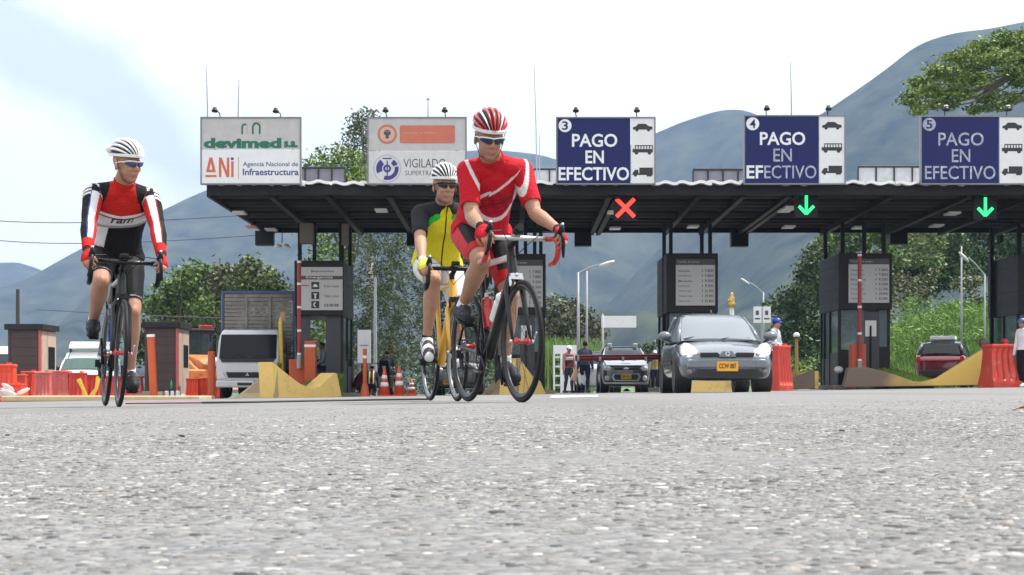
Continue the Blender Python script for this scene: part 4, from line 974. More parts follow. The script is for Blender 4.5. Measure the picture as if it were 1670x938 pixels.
# gilded statue on a column
q = GX(1193.5, 85); h = W(1193, 502, 85).z - q.z; r = empty('gilded_statue', q, 'small gilded statue on a slim column behind the grey car roof', 'statue')
MB().tube([(0, 0, 0), (0, 0, h)], [.18, .12], 10).build('column', M_signwhite, r); M_gold = mat('gilding', (.6, .36, .1), .35, metal=.6)
m = MB().lathe([(.20, 0), (.17, .25), (.13, .45), (.16, .55), (.06, .62), (.09, .7), (.06, .78), (.01, .82)], (0, 0, h), 10); m.tube([(-.1, -.02, h + .5), (-.22, -.1, h + .35), (-.05, -.18, h + .42)], .04, 6); m.build('figure', M_gold, r, smooth=True)
# signs on a post
q = GX(1243, 72); r = empty('roadside_sign', q, 'pair of white route boards on a post behind the vendor', 'sign')
z0, z1 = W(1243, 541, 72).z - q.z, W(1243, 500, 72).z - q.z
MB().tube([(0, .05, 0), (0, .05, z1)], .06, 8).build('post', M_steel, r)
for s_ in (-1, 1):
    MB().bb(s_ * .21 - .18, s_ * .21 + .18, 0, .03, z0 + .4, z1).build('panel', M_signwhite, r); MB().bb(s_ * .21 - .12, s_ * .21 + .12, -.01, 0, z0 + .55, z0 + .62).build('mark', M_tx, r); MB().bb(s_ * .21 - .08, s_ * .21 + .06, -.01, 0, z0 + .75, z0 + .95).build('mark', M_tx, r)
# street lamps
def street_lamp(px, D, py_top, arm, lab, r0=.08, head=True):
    q = GX(px, D); h = W(px, py_top, D).z - q.z; r = empty('street_lamp', q, lab, 'street lamp')
    MB().tube([(0, 0, 0), (0, 0, h)], [r0, r0 * .55], 8).build('pole', M_steel, r, smooth=True)
    if arm:
        ax, az = arm[0] / F * D, -arm[1] / F * D
        MB().tube([(0, 0, h - .05), (ax * .5, 0, h + az * .5 + .03), (ax, 0, h + az)], .035, 6).build('arm', M_steel, r)
        s_ = 1 if ax > 0 else -1
        MB().ell((ax + .2 * s_, 0, h + az + .02), (.34, .12, .08), Matrix.Rotation(-math.atan2(az, abs(ax)) * s_, 3, 'Y')).build('lamp_head', mat('lamp_head_grey', (.5, .5, .5), .5), r, smooth=True)
    return r
street_lamp(943, 62, 444, (38, -13), 'double street lamp reaching right beside the middle toll lane', .075)
street_lamp(957, 63, 442, None, 'plain grey post right of the double street lamp', .06)
street_lamp(1245, 95, 477, (-24, -17), 'small distant street lamp bending left above the white route boards')
street_lamp(1568, 75, 402, None, 'tall grey pole on the green bank below sign five', .065)
street_lamp(1606, 74, 447, (-27, -27), 'curved street lamp reaching left in front of the last booth', .06)
street_lamp(983, 66, 512, None, 'slim white post under the blank gantry board', .05)
a = W(981, 534, 66); b = W(1038, 515, 66); r = empty('gantry_board', ((a.x + b.x) / 2, 66.1, gz(a.x)), 'blank white gantry board seen through the middle toll lane', 'sign')
MB().bb(-(b.x - a.x) / 2, (b.x - a.x) / 2, 0, .1, a.z - gz(a.x), b.z - gz(a.x)).build('panel', M_signwhite, r); MB().tube([(-.45 * (b.x - a.x), .15, 0), (-.45 * (b.x - a.x), .15, b.z)], .05, 8).build('post', M_steel, r)
# white louvred unit
a = GX(903, 65); b = GX(942, 65); h = W(900, 563, 65).z - a.z; r = empty('white_kiosk', ((a.x + b.x) / 2, 65, a.z), 'white slatted kiosk frame behind the worker in the white helmet', 'kiosk'); hw = (b.x - a.x) / 2
MB().bb(-hw, -hw + .05, 0, .8, 0, h).build('frame_post', M_white, r); MB().bb(hw - .05, hw, 0, .8, 0, h).build('frame_post', M_white, r); MB().bb(-hw + .27, -hw + .36, 0, .1, 0, h - .1).build('frame_post', M_white, r); MB().bb(-hw + .051, hw - .051, 0.001, .8, h - .35, h).build('roof', M_white, r)
for k in range(9): z = .1 + k * .19; MB().bb(-hw + .06, -hw + .26, .02, .06, z, z + .07).build('shelf_slat', M_dark if k % 2 == 0 else M_signwhite, r)
MB().bb(-hw + .36, hw - .05, .02, .05, .1, h - .36).build('panel', M_signwhite, r)
# blocks and bottles on the left kerb
for i, (px, wpx, hpx, mcol, lab) in enumerate(((240, 14, 14, M_concrete, 'tan concrete block by the foot of the left cyclist'), (228, 12, 9, M_concrete, 'low tan block left of the green bottle'), (262, 9, 13, M_beige, 'beige block directly right of the leaning orange post'), (272, 7, 14, M_white, 'first white drum right of the leaning post'), (281, 6, 14, M_white, 'second white drum right of the leaning post'), (290, 7, 14, M_white, 'third white drum beside the brown booth corner'), (299, 11, 9, M_signwhite, 'white crumpled sack at the brown booth corner'))):
    D = 41.5; q = GX(px, D); w2, h2 = wpx / F * D / 2, hpx / F * D
    if i in (3, 4, 5): o = MB().lathe([(w2, 0), (w2, h2 * .9), (w2 * .6, h2)], n=12).build('drum', mcol, smooth=False)
    elif i == 6: o = MB().ell((0, 0, h2 * .45), (w2, w2, h2 * .55), nu=9, nv=6).build('sack', mcol)
    else: o = MB().bb(-w2, w2, -.12, .12, 0, h2).build('concrete_block', mcol, bevel=.01)
    o.location = q; tag(o, lab, ('drum' if i in (3, 4, 5) else 'sack' if i == 6 else 'block'))
for px, lab in ((246, 'green bottle on the tan block'), (279, 'green bottle among the white drums')):
    q = GX(px, 41.4); o = MB().lathe([(.035, 0), (.035, .14), (.014, .19), (.014, .23)], n=10).build('bottle', mat('green_glass', (.02, .3, .12), .2), smooth=True); o.location = (q.x, 41.45, W(px, 634, 41.45).z); tag(o, lab, 'bottle')
# utility pole and wires at the left
q = GX(29, 95); h = W(29, 472, 95).z - q.z; o = MB().tube([(0, 0, 0), (0, 0, h)], [.16, .11], 8).build('utility_pole', mat('dark_wood', (.05, .045, .04), .8)); o.location = q; tag(o, 'dark utility pole above the leftmost brown booth', 'pole')
for pts, lab in ((((-30, 358), (150, 363), (420, 350)), 'upper power line crossing behind the left cyclist'), (((-30, 389), (150, 397), (430, 383)), 'lower power line crossing behind the left cyclist'), (((60, 505), (250, 515), (420, 520)), 'faint wire low behind the left cyclist legs')):
    P = [W(px, py, 70) for px, py in pts]; c = []
    for i in range(13):
        t = i / 12; c.append(P[0] * (1 - t) ** 2 * 1 + (P[1] * 2 - (P[0] + P[2]) / 2) * 2 * t * (1 - t) + P[2] * t * t)
    tag(MB().tube(c, .02, 5).build('power_line', mat('cable', (.06, .06, .08), .6)), lab, 'power line')
# ------------------------------------------------------------------ vegetation
M_leaf = mat('leaves', (1, 1, 1), 0.55, attr='Col', var=0.25, scale=1.5, spec=0.3)
M_bark = mat('bark', (0.10, 0.08, 0.06), 0.9, var=0.3, scale=6, bump=0.5, bscale=20)
M_barkpale = mat('pale_bark', (0.3, 0.26, 0.22), 0.9, var=0.3, scale=4, bump=0.3)
def leaf_cloud(clumps, leaf0, dens, cols, seed, flat=1.0, shape=(0.5, 1.0), droop=0.0, hollow=0.45):
    """clumps: (centre, radii). Leaf-sized faces in small sprays through each clump's volume"""
    rng = np.random.default_rng(seed); VV = []; CC = []
    for c, r in clumps:
        r = np.array(r, float); leaf = leaf0 * 0.8; vol = r[0] * r[1] * r[2]
        ns = max(8, int(dens * (r[0] * r[2]) ** 0.9 * 85))
        d = rng.normal(0, 1, (ns, 3)); d /= np.linalg.norm(d, axis=1)[:, None]
        rad = rng.uniform(hollow, 1, ns) ** 0.7
        # lumpy outline
        ph = rng.uniform(0, 6, 3)
        lump = 1 + 0.22 * np.sin(d[:, 0] * 5 + ph[0]) * np.sin(d[:, 2] * 5 + ph[1]) + 0.15 * np.sin(d[:, 1] * 8 + ph[2])
        spray = np.array(c) + d * rad[:, None] * r * lump[:, None]
        tone = np.clip(0.5 + 0.35 * np.sin(d[:, 0] * 3 + ph[1]) * np.sin(d[:, 2] * 4 + ph[0]) + rng.normal(0, 0.2, ns), 0, 1)
        m = 8
        P = np.repeat(spray, m, 0) + rng.normal(0, 1, (ns * m, 3)) * leaf * np.array([1.6, 1.6, 1.0 * flat])
        P[:, 2] -= droop * np.abs(rng.normal(0, 1, ns * m)) * leaf
        T = np.repeat(tone, m) + rng.normal(0, 0.15, ns * m)
        n = len(P)
        a = rng.normal(0, 1, (n, 3)); a[:, 2] *= 0.7; a /= np.linalg.norm(a, axis=1)[:, None]
        b = rng.normal(0, 1, (n, 3)); b -= a * (a * b).sum(1)[:, None]; b /= np.linalg.norm(b, axis=1)[:, None]
        s = leaf * rng.uniform(0.5, 1.3, (n, 1)); L = s * shape[1]; Wd = s * shape[0]
        V = np.stack([P - a * L, P + b * Wd, P + a * L, P - b * Wd], 1)
        VV.append(V.reshape(-1, 3)); T = np.clip(T, 0, 1)[:, None]
        C0 = np.array(cols[0]) * (1 - T) + np.array(cols[1]) * T
        CC.append(np.repeat(C0 * rng.uniform(0.75, 1.2, (n, 1)), 4, 0))
    V = np.concatenate(VV); me = fast_mesh('crown', V, np.arange(len(V)).reshape(-1, 4)); set_col(me, np.concatenate(CC)); me.materials.append(M_leaf)
    global TRI; TRI += len(V) // 2
    return me
TRI = 0
G_dark = ((0.018, 0.045, 0.012), (0.07, 0.115, 0.03)); G_mid = ((0.04, 0.085, 0.015), (0.14, 0.21, 0.05)); G_bright = ((0.07, 0.14, 0.02), (0.24, 0.32, 0.06)); G_olive = ((0.05, 0.07, 0.03), (0.15, 0.15, 0.07)); G_grey = ((0.014, 0.034, 0.010), (0.085, 0.12, 0.035))
TRI = 0
def tree(D, clumps, cols, lab, seed, base_px, leaf=0.16, dens=1.0, trunk=0.2, bark=None, name='tree', cat='tree', limbs=True, zb=None, flat=1.0, **kw):
    """clumps: (px, py, depth offset, radius x px, radius z px)"""
    if zb is None: base = GX(base_px, D)
    else: base = Vector(((base_px - 835) / F * D, D, zb))
    r = empty(name, base, lab, cat)
    cl = []
    for px, py, dy, rx, rz in clumps:
        p = W(px, py, D + dy) - base; k = (D + dy) / F
        cl.append(((p.x, p.y, p.z), (rx * k, max(rx, rz) * k * 0.9, rz * k)))
    me = leaf_cloud(cl, leaf, dens, cols, seed, flat, **kw); o = link_mesh('crown', me, None, r); tag(o, kind='stuff')
    rnd = random.Random(seed)
    if trunk:
        m = MB(); top = Vector(min(cl, key=lambda c: abs(c[0][0]) + abs(c[0][2] - base.z) * 0.2)[0]); zs = [c[0][2] for c in cl]; hm_ = sorted(zs)[len(zs) // 2]
        fork = Vector((top.x * 0.3, 0, hm_ * 0.55))
        m.tube([(0, 0, -0.2), (fork.x * .4, 0, fork.z * .5), fork], [trunk, trunk * .8, trunk * .65], 9)
        m.build('trunk', bark or M_bark, r, smooth=True)
        if limbs:
            for c, rr in cl:
                c = Vector(c)
                if (c - fork).length < 0.5: continue
                mid = fork.lerp(c, 0.5) + Vector((rnd.uniform(-.1, .1), 0, 0.12 * (c - fork).length * rnd.uniform(-.3, .8)))
                MB().tube([fork, mid, c, c + Vector((rnd.uniform(-.5, .5) * rr[0], 0, rr[2] * .6))], [trunk * .38, trunk * .22, trunk * .1, trunk * .03], 6).build('branch', bark or M_bark, r, smooth=True)
    return r
rs = random.Random(11)
def blob(px0, px1, py0, py1, n, r0, r1, rs=rs, prof=None, dy=2.0):
    out = []
    for i in range(n):
        px = rs.uniform(px0, px1); t = (px - px0) / (px1 - px0); lo = prof(t) if prof else py0
        out.append((px, rs.uniform(lo, py1), rs.uniform(-dy, dy), rs.uniform(r0, r1), rs.uniform(r0, r1) * .75))
    return out
# left group behind the truck
tree(78, [(262, 488, 0, 26, 20), (248, 500, 1, 18, 15), (285, 470, 0, 24, 20), (300, 455, -1, 22, 18), (322, 442, 0, 22, 16), (275, 505, 1, 28, 18), (318, 480, 0, 26, 22), (300, 510, 1, 30, 20), (330, 505, -1, 24, 22)], G_mid, 'bushy green tree behind the second brown booth', 21, 292, leaf=.17, dens=1.3)
tree(82, [(345, 452, 0, 24, 16), (362, 462, -1, 26, 18), (350, 480, 1, 30, 20), (375, 448, 0, 18, 14), (340, 500, 1, 26, 22), (372, 490, 0, 26, 22), (355, 440, 0, 14, 10)], G_olive, 'brownish olive tree directly above the truck cargo box', 22, 358, leaf=.17, dens=1.3)
tree(80, [(405, 435, 0, 16, 14), (418, 448, 1, 26, 18), (440, 462, 0, 24, 18), (455, 472, 0, 16, 14), (400, 462, 0, 28, 20), (425, 480, 1, 34, 22), (408, 424, 0, 8, 8), (452, 490, 0, 20, 18)], ((0.04, 0.075, 0.02), (0.16, 0.19, 0.06)), 'pale topped tree left of the first toll booth', 23, 425, leaf=.17, dens=1.3)
tree(88, [(x, 540 + 12 * math.sin(x), 0, 26, 26) for x in range(245, 480, 22)] + [(x, 570, 1, 26, 24) for x in range(240, 480, 24)] + [(x, 600, 1, 26, 22) for x in range(300, 480, 24)], G_dark, 'dark hedge filling the gap below the left tree group', 24, 350, leaf=.2, dens=.9, trunk=0, name='hedge', cat='hedge')
# tall eucalyptus and leafy tree behind the roof
tree(80, [(590, 184, 0, 14, 10), (578, 200, 0, 14, 13), (596, 200, 0, 20, 14), (575, 222, 0, 13, 14), (590, 228, 0, 16, 16), (598, 246, 0, 15, 14), (568, 238, 0, 10, 10), (580, 252, 0, 14, 10), (610, 185, 0, 12, 6), (604, 270, 0, 10, 14), (592, 210, 1, 18, 18)], ((0.03, 0.055, 0.025), (0.15, 0.19, 0.07)), 'tall slender eucalyptus rising between the first two signs', 31, 603, leaf=.11, dens=1.3, trunk=.22, bark=M_barkpale, droop=1.0)
tree(76, [(560, 250, 0, 18, 13), (580, 268, 0, 18, 18), (545, 268, 0, 22, 16), (565, 288, 0, 26, 18), (592, 290, 0, 14, 18), (535, 292, 0, 18, 12), (520, 262, 0, 12, 9), (512, 286, 0, 12, 8), (498, 268, 0, 8, 5), (570, 320, 0, 40, 24), (524, 248, 0, 7, 5), (590, 350, 0, 34, 30), (540, 340, 0, 26, 20)], G_bright, 'bright green leafy tree above the roof right of the devimed sign', 32, 572, leaf=.15, dens=1.2, trunk=.2)
# drooping dark trees behind the second lane
def mass(px0, px1, py0, py1, step, r, D, cols, lab, seed, base, prof=None, **k):
    rr = random.Random(seed); cl = []
    y = py0
    while y < py1:
        x = px0 + rr.uniform(0, step)
        while x < px1:
            t = (x - px0) / (px1 - px0)
            if prof is None or y > prof(t): cl.append((x + rr.uniform(-step, step) * .3, y + rr.uniform(-step, step) * .3, rr.uniform(-2, 2), r * rr.uniform(.7, 1.25), r * rr.uniform(.6, 1.0)))
            x += step
        y += step * .85
    return tree(D, cl, cols, lab, seed, base, **k)
mass(500, 560, 385, 620, 26, 17, 72, G_mid, 'green bush seen between the columns of the first booth', 41, 530, leaf=.15, dens=1.1, trunk=.15, limbs=False)
mass(578, 650, 375, 600, 21, 17, 74, G_grey, 'dark drooping tree right of the first booth', 42, 613, leaf=.12, dens=1.5, trunk=.22, droop=2.2, shape=(.25, 1.3), bark=M_bark, limbs=False)
mass(640, 700, 380, 585, 22, 16, 79, ((0.02, .04, .02), (.09, .12, .055)), 'greyish drooping tree behind the yellow cyclist arm', 43, 641, leaf=.12, dens=1.2, trunk=.26, droop=2.2, shape=(.25, 1.3), bark=mat('red_bark', (.12, .06, .035), .9), limbs=False)
mass(690, 800, 400, 640, 24, 18, 90, G_grey, 'dull green tree hidden behind the two right cyclists', 44, 745, leaf=.16, dens=.9, trunk=.2, limbs=False, droop=1.5)
mass(575, 700, 575, 645, 24, 17, 84, ((.05, .08, .04), (.16, .22, .11)), 'low grey green scrub behind the traffic cones', 45, 640, leaf=.13, dens=1.2, trunk=0, name='scrub', cat='bush')
mass(780, 890, 560, 645, 26, 17, 100, G_mid, 'green scrub behind the red bicycle wheel', 46, 830, leaf=.16, dens=1, trunk=0, name='scrub', cat='bush')
# centre
tree(98, [(905, 492, 0, 24, 10), (890, 505, 0, 20, 12), (928, 500, 1, 22, 12), (945, 512, 0, 22, 12), (915, 520, 0, 30, 12), (965, 530, 0, 20, 12), (940, 540, 0, 30, 14), (975, 545, 0, 16, 10), (900, 540, 0, 26, 14), (925, 565, 0, 34, 18), (960, 570, 0, 26, 16)], G_olive, 'spreading olive green tree left of the double street lamp', 51, 930, leaf=.17, dens=1.2)
mass(1042, 1092, 566, 640, 18, 12, 105, G_dark, 'small dark shrub left of the third booth', 52, 1065, leaf=.15, dens=1.3, trunk=0, name='shrub', cat='bush')
# right
pr = lambda t: 400 + 150 * max(0, 0.45 - t) ** 1.1 * 3.0
mass(1262, 1352, 392, 640, 27, 20, 92, G_dark, 'large dark tree left of the fourth booth', 61, 1318, prof=lambda t: 395 + 130 * max(0, 0.75 - t) ** 1.3 / .7, leaf=.18, dens=1.4, trunk=.3, limbs=False)
mass(1335, 1450, 372, 520, 28, 19, 100, G_mid, 'broad mixed green tree behind the fourth booth', 62, 1400, leaf=.18, dens=1.3, trunk=.3, limbs=False)
mass(1440, 1560, 380, 470, 26, 18, 112, G_dark, 'dark wooded clump on the bank between booths four and five', 63, 1500, leaf=.2, dens=1.2, trunk=.3, limbs=False)
mass(1455, 1545, 378, 425, 24, 14, 106, ((.07, .12, .03), (.22, .26, .1)), 'pale leaved treetop just below the canopy at right', 64, 1500, leaf=.18, dens=1.3, trunk=.2, limbs=False)
mass(1540, 1690, 372, 455, 28, 20, 118, G_dark, 'dark tree behind the rightmost booth columns', 65, 1620, leaf=.2, dens=1.2, trunk=.3, limbs=False)
mass(1450, 1520, 455, 500, 22, 13, 84, G_olive, 'brown green bush on the bank left of the grey pole', 66, 1485, leaf=.15, dens=1.1, trunk=0, name='bush', cat='bush', zb=2.5)
mass(1560, 1610, 455, 500, 22, 12, 84, G_olive, 'brown green bush on the bank right of the grey pole', 67, 1590, leaf=.15, dens=1.1, trunk=0, name='bush', cat='bush', zb=3.5)
mass(1450, 1620, 500, 580, 22, 14, 78, ((.08, .17, .02), (.22, .36, .07)), 'bright green tall shrubs at the foot of the bank', 68, 1530, leaf=.13, dens=1.3, trunk=0, name='shrub', cat='bush', shape=(.2, 1.4))
mass(1282, 1325, 590, 640, 16, 9, 80, G_bright, 'small bright green bush by the yellow globe post', 69, 1300, leaf=.1, dens=1.3, trunk=0, name='bush', cat='bush')
# umbrella tree at the top right: flat tiers on spreading limbs
D = 72; base = GX(1745, D); r = empty('umbrella_tree', base, 'wide flat topped tree spreading in from the right above sign five', 'tree')
tiers = [(1600, 80, 34, 9), (1640, 68, 36, 10), (1560, 95, 30, 8), (1680, 60, 40, 10), (1530, 115, 26, 8), (1500, 135, 22, 7), (1490, 155, 20, 6), (1520, 150, 28, 8), (1555, 125, 34, 10), (1590, 105, 34, 10), (1630, 95, 34, 10), (1665, 90, 34, 10), (1480, 168, 13, 4), (1500, 175, 14, 6), (1530, 168, 24, 7), (1560, 150, 28, 9), (1548, 170, 14, 7), (1590, 128, 30, 9), (1610, 160, 24, 6), (1650, 160, 26, 7), (1625, 175, 22, 5), (1590, 180, 16, 5), (1660, 135, 20, 5), (1610, 140, 20, 5), (1720, 70, 40, 12), (1750, 100, 40, 14), (1710, 110, 34, 10), (1780, 75, 40, 12), (1700, 150, 30, 7), (1498, 182, 7, 4), (1655, 115, 26, 8), (1800, 130, 50, 16)]
cl = []
rt = random.Random(9)
for px, py, rx, rz in tiers:
    dy = rt.uniform(-3, 3); p = W(px, py, D + dy) - base; k = (D + dy) / F; cl.append(((p.x, p.y, p.z), (rx * k, rx * k, rz * k * 1.45)))
me = leaf_cloud(cl, 0.12, 4.0, ((.04, .09, .015), (.24, .33, .07)), 77, 0.6, hollow=.1); o = link_mesh('crown', me, None, r); tag(o, kind='stuff')
fork = W(1745, 260, D) - base
MB().tube([(0, 0, -.2), (.1, 0, fork.z * .5), fork], [.45, .38, .32], 12).build('trunk', M_bark, r, smooth=True)
hubs = [W(1690, 150, D) - base, W(1700, 120, D + 2) - base, W(1670, 112, D - 1) - base]
for hb in hubs: MB().tube([fork, fork.lerp(hb, .5) + Vector((.2, 0, .1)), hb], [.16, .13, .09], 7).build('limb', M_bark, r, smooth=True)
for c, rr in cl:
    c = Vector(c); hb = min(hubs, key=lambda h_: (h_ - c).length); mid = hb.lerp(c, .5) + Vector((0, 0, -.10 * (c - hb).length))
    MB().tube([hb, mid, c], [.055, .035, .015], 5).build('branch', M_bark, r, smooth=True)
# long grass on the bank
rng = np.random.default_rng(8); n = 42000
y = rng.uniform(60, 100, n); X = rng.uniform(0.225, 0.34, n); x = X * y
P = np.array([(a, b, bank(a, b)) for a, b in zip(x, y)])
o = blades('tall_grass', P, 0.65, 9, ((0.07, 0.16, 0.02), (0.2, 0.33, 0.06)), wdt=0.035, lean=.5); tag(o, 'bright green tall grass covering the bank behind the plaza', 'grass', kind='stuff')
n = 16000; y = rng.uniform(70, 110, n); X = rng.uniform(0.012, 0.05, n); x = X * y
o = blades('tall_grass', np.stack([x, y, np.zeros(n) + .0], 1), 2.2, 10, ((0.09, 0.19, 0.03), (0.22, 0.34, 0.08)), wdt=0.04, lean=.35); tag(o, 'tall bright reeds beside the white slatted kiosk', 'grass', kind='stuff')
# ------------------------------------------------------------------ vehicles (local +x is forward)
M_tyre = M_rubber; M_rim = mat('wheel_rim', (0.35, 0.36, 0.37), 0.35, metal=0.7)
M_lens = mat('headlamp_lens', (0.6, 0.62, 0.65), 0.12, spec=0.9, var=.1, scale=12)
M_plate = mat('yellow_plate', (0.75, 0.36, 0.02), 0.45, var=.04)
M_plastic = mat('black_plastic', (0.022, 0.022, 0.024), 0.55)
M_lit = mat('lit_bulb', (0.9, 0.85, 0.75), 0.3, emit=(1.0, 0.93, 0.78), es=9)
M_tail = mat('tail_lamp', (0.4, 0.02, 0.02), 0.2)
def smoothsec(w_, zb, zt, cr, n=9):
    """half section from the bottom centre to the top centre of a car body"""
    return [(0, zb), (w_ * .80, zb), (w_ * .95, zb + .05), (w_ * .985, zb + .20), (w_, zb + (zt - zb) * .55), (w_ * .985, zt - .10), (w_ * .93, zt - .025), (w_ * .72, zt + cr * .45), (w_ * .36, zt + cr * .9), (0, zt + cr)]
def ringof(half, x): return [Vector((x, -y, z)) for y, z in half] + [Vector((x, y, z)) for y, z in half[-2:0:-1]]
def wheel(parent, x, y, r_, wd_=0.19):
    e = MB().torus((0, 0, 0), r_ * .80, r_ * .21, 'Y', 28, 10, sq=wd_ / (r_ * .42)).build('tyre', M_tyre, None, smooth=True)
    s_ = 1 if y > 0 else -1
    wr = empty('wheel', (x, y, r_)); wr.parent = parent; e.parent = wr
    m = MB(); m.disc((0, 0, 0), r_ * .66, wd_ * .6, 'Y', 24); m.build('rim', M_rim, wr, bevel=.01)
    m = MB()
    for k in range(5):
        a = k * 2 * PI / 5; m.bar((0, s_ * wd_ * .34, 0), (r_ * .6 * math.cos(a), s_ * wd_ * .34, r_ * .6 * math.sin(a)), .05, .07)
    m.disc((0, s_ * wd_ * .33, 0), r_ * .15, .03, 'Y', 12); m.build('spokes', M_rim, wr)
def car(loc, rz, lab, st, cab, paint, wheels, rw=0.29, tr=.72, cat='car', name='parked_car', glassm=None, roofm=None):
    r = empty(name, loc, lab, cat, rz=rz)
    # st: stations (x, halfwidth, zbottom, ztop, crown)
    MB().loft([ringof(smoothsec(w_, zb, zt, cr), x) for x, w_, zb, zt, cr in st]).build('body', paint, r, sub=2)
    # cab: (x, half width at base, z base, half width at roof, z roof) front to rear
    gl = []
    for x, wb, zb, wt, zt in cab:
        gl.append([Vector((x, -wb, zb)), Vector((x, -(wb * .6 + wt * .4), zb + (zt - zb) * .45)), Vector((x, -wt, zt - .035)), Vector((x, -wt * .85, zt)), Vector((x, -wt * .4, zt + .015)), Vector((x, wt * .4, zt + .015)), Vector((x, wt * .85, zt)), Vector((x, wt, zt - .035)), Vector((x, (wb * .6 + wt * .4), zb + (zt - zb) * .45)), Vector((x, wb, zb))])
    MB().loft(gl, caps=True).build('window_glass', glassm or M_glass, r, smooth=True, auto=.6)
    # roof skin and pillars
    rs_ = [c for c in cab if c[4] > cab[0][2] + .3]
    rr = []
    for x, wb, zb, wt, zt in rs_: rr.append([Vector((x, wt * u, zt + .03 - .05 * abs(u) ** 3)) for u in (-1.02, -.9, -.5, 0, .5, .9, 1.02)] + [Vector((x, wt * u, zt - .02)) for u in (1.02, 0, -1.02)])
    MB().loft(rr).build('roof', roofm or paint, r, smooth=True, auto=.8)
    c0, c1 = cab[0], rs_[0]; cz, c9 = cab[-1], rs_[-1]
    for s_ in (-1, 1):
        MB().tube([(c0[0], s_ * (c0[1] + .01), c0[2] - .02), ((c0[0] + c1[0]) / 2, s_ * (c0[1] * .45 + c1[3] * .55 + .015), (c0[2] + c1[4]) / 2 + .01), (c1[0], s_ * (c1[3] + .004), c1[4] - .03)], [.035, .034, .018], 8).build('pillar', roofm or paint, r, smooth=True)
        MB().tube([(cz[0], s_ * (cz[1] + .0), cz[2] - .02), ((cz[0] + c9[0]) / 2, s_ * (cz[1] * .5 + c9[3] * .5 + .005), (cz[2] + c9[4]) / 2), (c9[0], s_ * (c9[3] + .0), c9[4] - .01)], .05, 8).build('pillar', roofm or paint, r, smooth=True)
        xm = (c1[0] + c9[0]) / 2
        MB().tube([(xm, s_ * (c0[1] + .012), c0[2] - .03), (xm - .03, s_ * (c1[3] + .006), c1[4] - .02)], .035, 6).build('pillar', M_plastic, r)
    for x in wheels:
        for s_ in (-1, 1):
            m = MB(); m.disc((x, s_ * (tr - .02), rw + .02), rw + .055, .26, 'Y', 28); m.build('wheel_arch', M_plastic, r)
            wheel(r, x, s_ * (tr + .02), rw)
    return r
def mirror(r, x, y, z, paint, s=1.0):
    m = MB().ell((x, y, z), (.09 * s, .12 * s, .085 * s), nu=12, nv=8); m.build('wing_mirror', paint, r, smooth=True)
    MB().ell((x - .06, y, z), (.03 * s, .1 * s, .065 * s)).build('mirror_glass', M_chrome, r, smooth=True)
    MB().bar((x, y, z - .06), (x - .02, y * .86, z - .10), .05, .03).build('mirror_arm', M_plastic, r)
def seats(r, xs, w_, z):
    MB().bb(min(xs) - .9, max(xs) + .7, -w_, w_, .35, z - .35).build('cabin_floor', M_interior, r)
    for x in xs:
        for s_ in (-1, 1):
            MB().box((x, s_ * w_ * .5, z), (.14, w_ * .7, .55)).build('seat_back', M_interior, r, bevel=.04); MB().box((x, s_ * w_ * .5, z + .36), (.09, .24, .17)).build('headrest', M_interior, r, bevel=.03)
M_grey = mat('grey_car_paint', (0.125, 0.14, 0.165), 0.28, metal=.5, coat=1.0, var=.04)
# --- the grey hatchback on the move
g = GX(1186, 26.8)
M_scr = glass('windscreen', (0.26, 0.285, 0.31), 0.25, 0.12)
st = [(.02, .48, .36, .56, .0), (.0, .66, .26, .62, .01), (-.10, .74, .21, .66, .02), (-.22, .785, .20, .70, .04), (-.45, .80, .20, .765, .055), (-.85, .812, .20, .83, .055), (-1.18, .82, .20, .875, .05), (-1.8, .82, .20, .885, .02), (-2.8, .82, .20, .90, .02), (-3.4, .80, .22, .93, .02), (-3.9, .76, .27, .93, .02), (-4.12, .66, .33, .85, .0)]
cabn = [(-1.08, .70, .90, .66, .93), (-1.55, .715, .90, .62, 1.20), (-1.98, .72, .90, .56, 1.385), (-2.5, .72, .90, .565, 1.42), (-3.05, .715, .92, .555, 1.385), (-3.55, .69, .94, .60, 1.12), (-3.75, .67, .94, .62, .97)]
car0 = car((g.x, g.y, g.z), -PI / 2, 'dark grey hatchback with lit headlamps driving out of lane four', st, cabn, M_grey, (-.72, -3.2), rw=.285, tr=.70, glassm=M_scr, name='moving_car')
r = car0
seats(r, (-2.1, -3.0), .6, .85)
for s_ in (-1, 1):
    # swept headlamp: a shaped clear lens lying on the wing
    m = MB(); pts = [(.40, .615), (.52, .575), (.69, .585), (.765, .66), (.765, .78), (.70, .845), (.62, .83), (.47, .70)]
    front = [Vector((-.03 - .9 * max(0, abs(y) - .48) ** 1.3 - .25 * (z - .6), s_ * y, z)) for y, z in pts]; back = [p + Vector((-.25, 0, 0)) for p in front]
    m.loft([[p + Vector((.015, 0, 0)) for p in front], back]); m.build('headlight', M_lens, r, bevel=.012)
    MB().ell((-.07, s_ * .665, .695), (.035, .056, .055)).build('lit_lamp', M_lit, r, smooth=True)
    MB().ell((-.05, s_ * .53, .645), (.03, .045, .04)).build('lamp_reflector', M_chrome, r, smooth=True)
    m = MB(); m.prism([(s_ * .10, .60), (s_ * .16, .675), (s_ * .46, .672), (s_ * .44, .60)], .10, 'X', -.07); m.build('grille', M_plastic, r, bevel=.008)
    for k in range(2): MB().bb(.028, .036, s_ * .15, s_ * .44, .622 + k * .024, .628 + k * .024).build('grille_bar', M_dark, r)
    MB().ell((.005, s_ * .63, .345), (.03, .05, .05)).build('fog_lamp', mat('fog_lens', (.16, .13, .13), .2), r, smooth=True)
    MB().disc((-.72, s_ * .80, .30), .30, .06, 'Y', 28).build('wheel_well', M_plastic, r)
    mirror(r, -1.25, s_ * .93, .99, M_grey)
    MB().bb(-3.0, -1.15, s_ * .822, s_ * .832, .50, .56).build('side_trim', M_plastic, r)
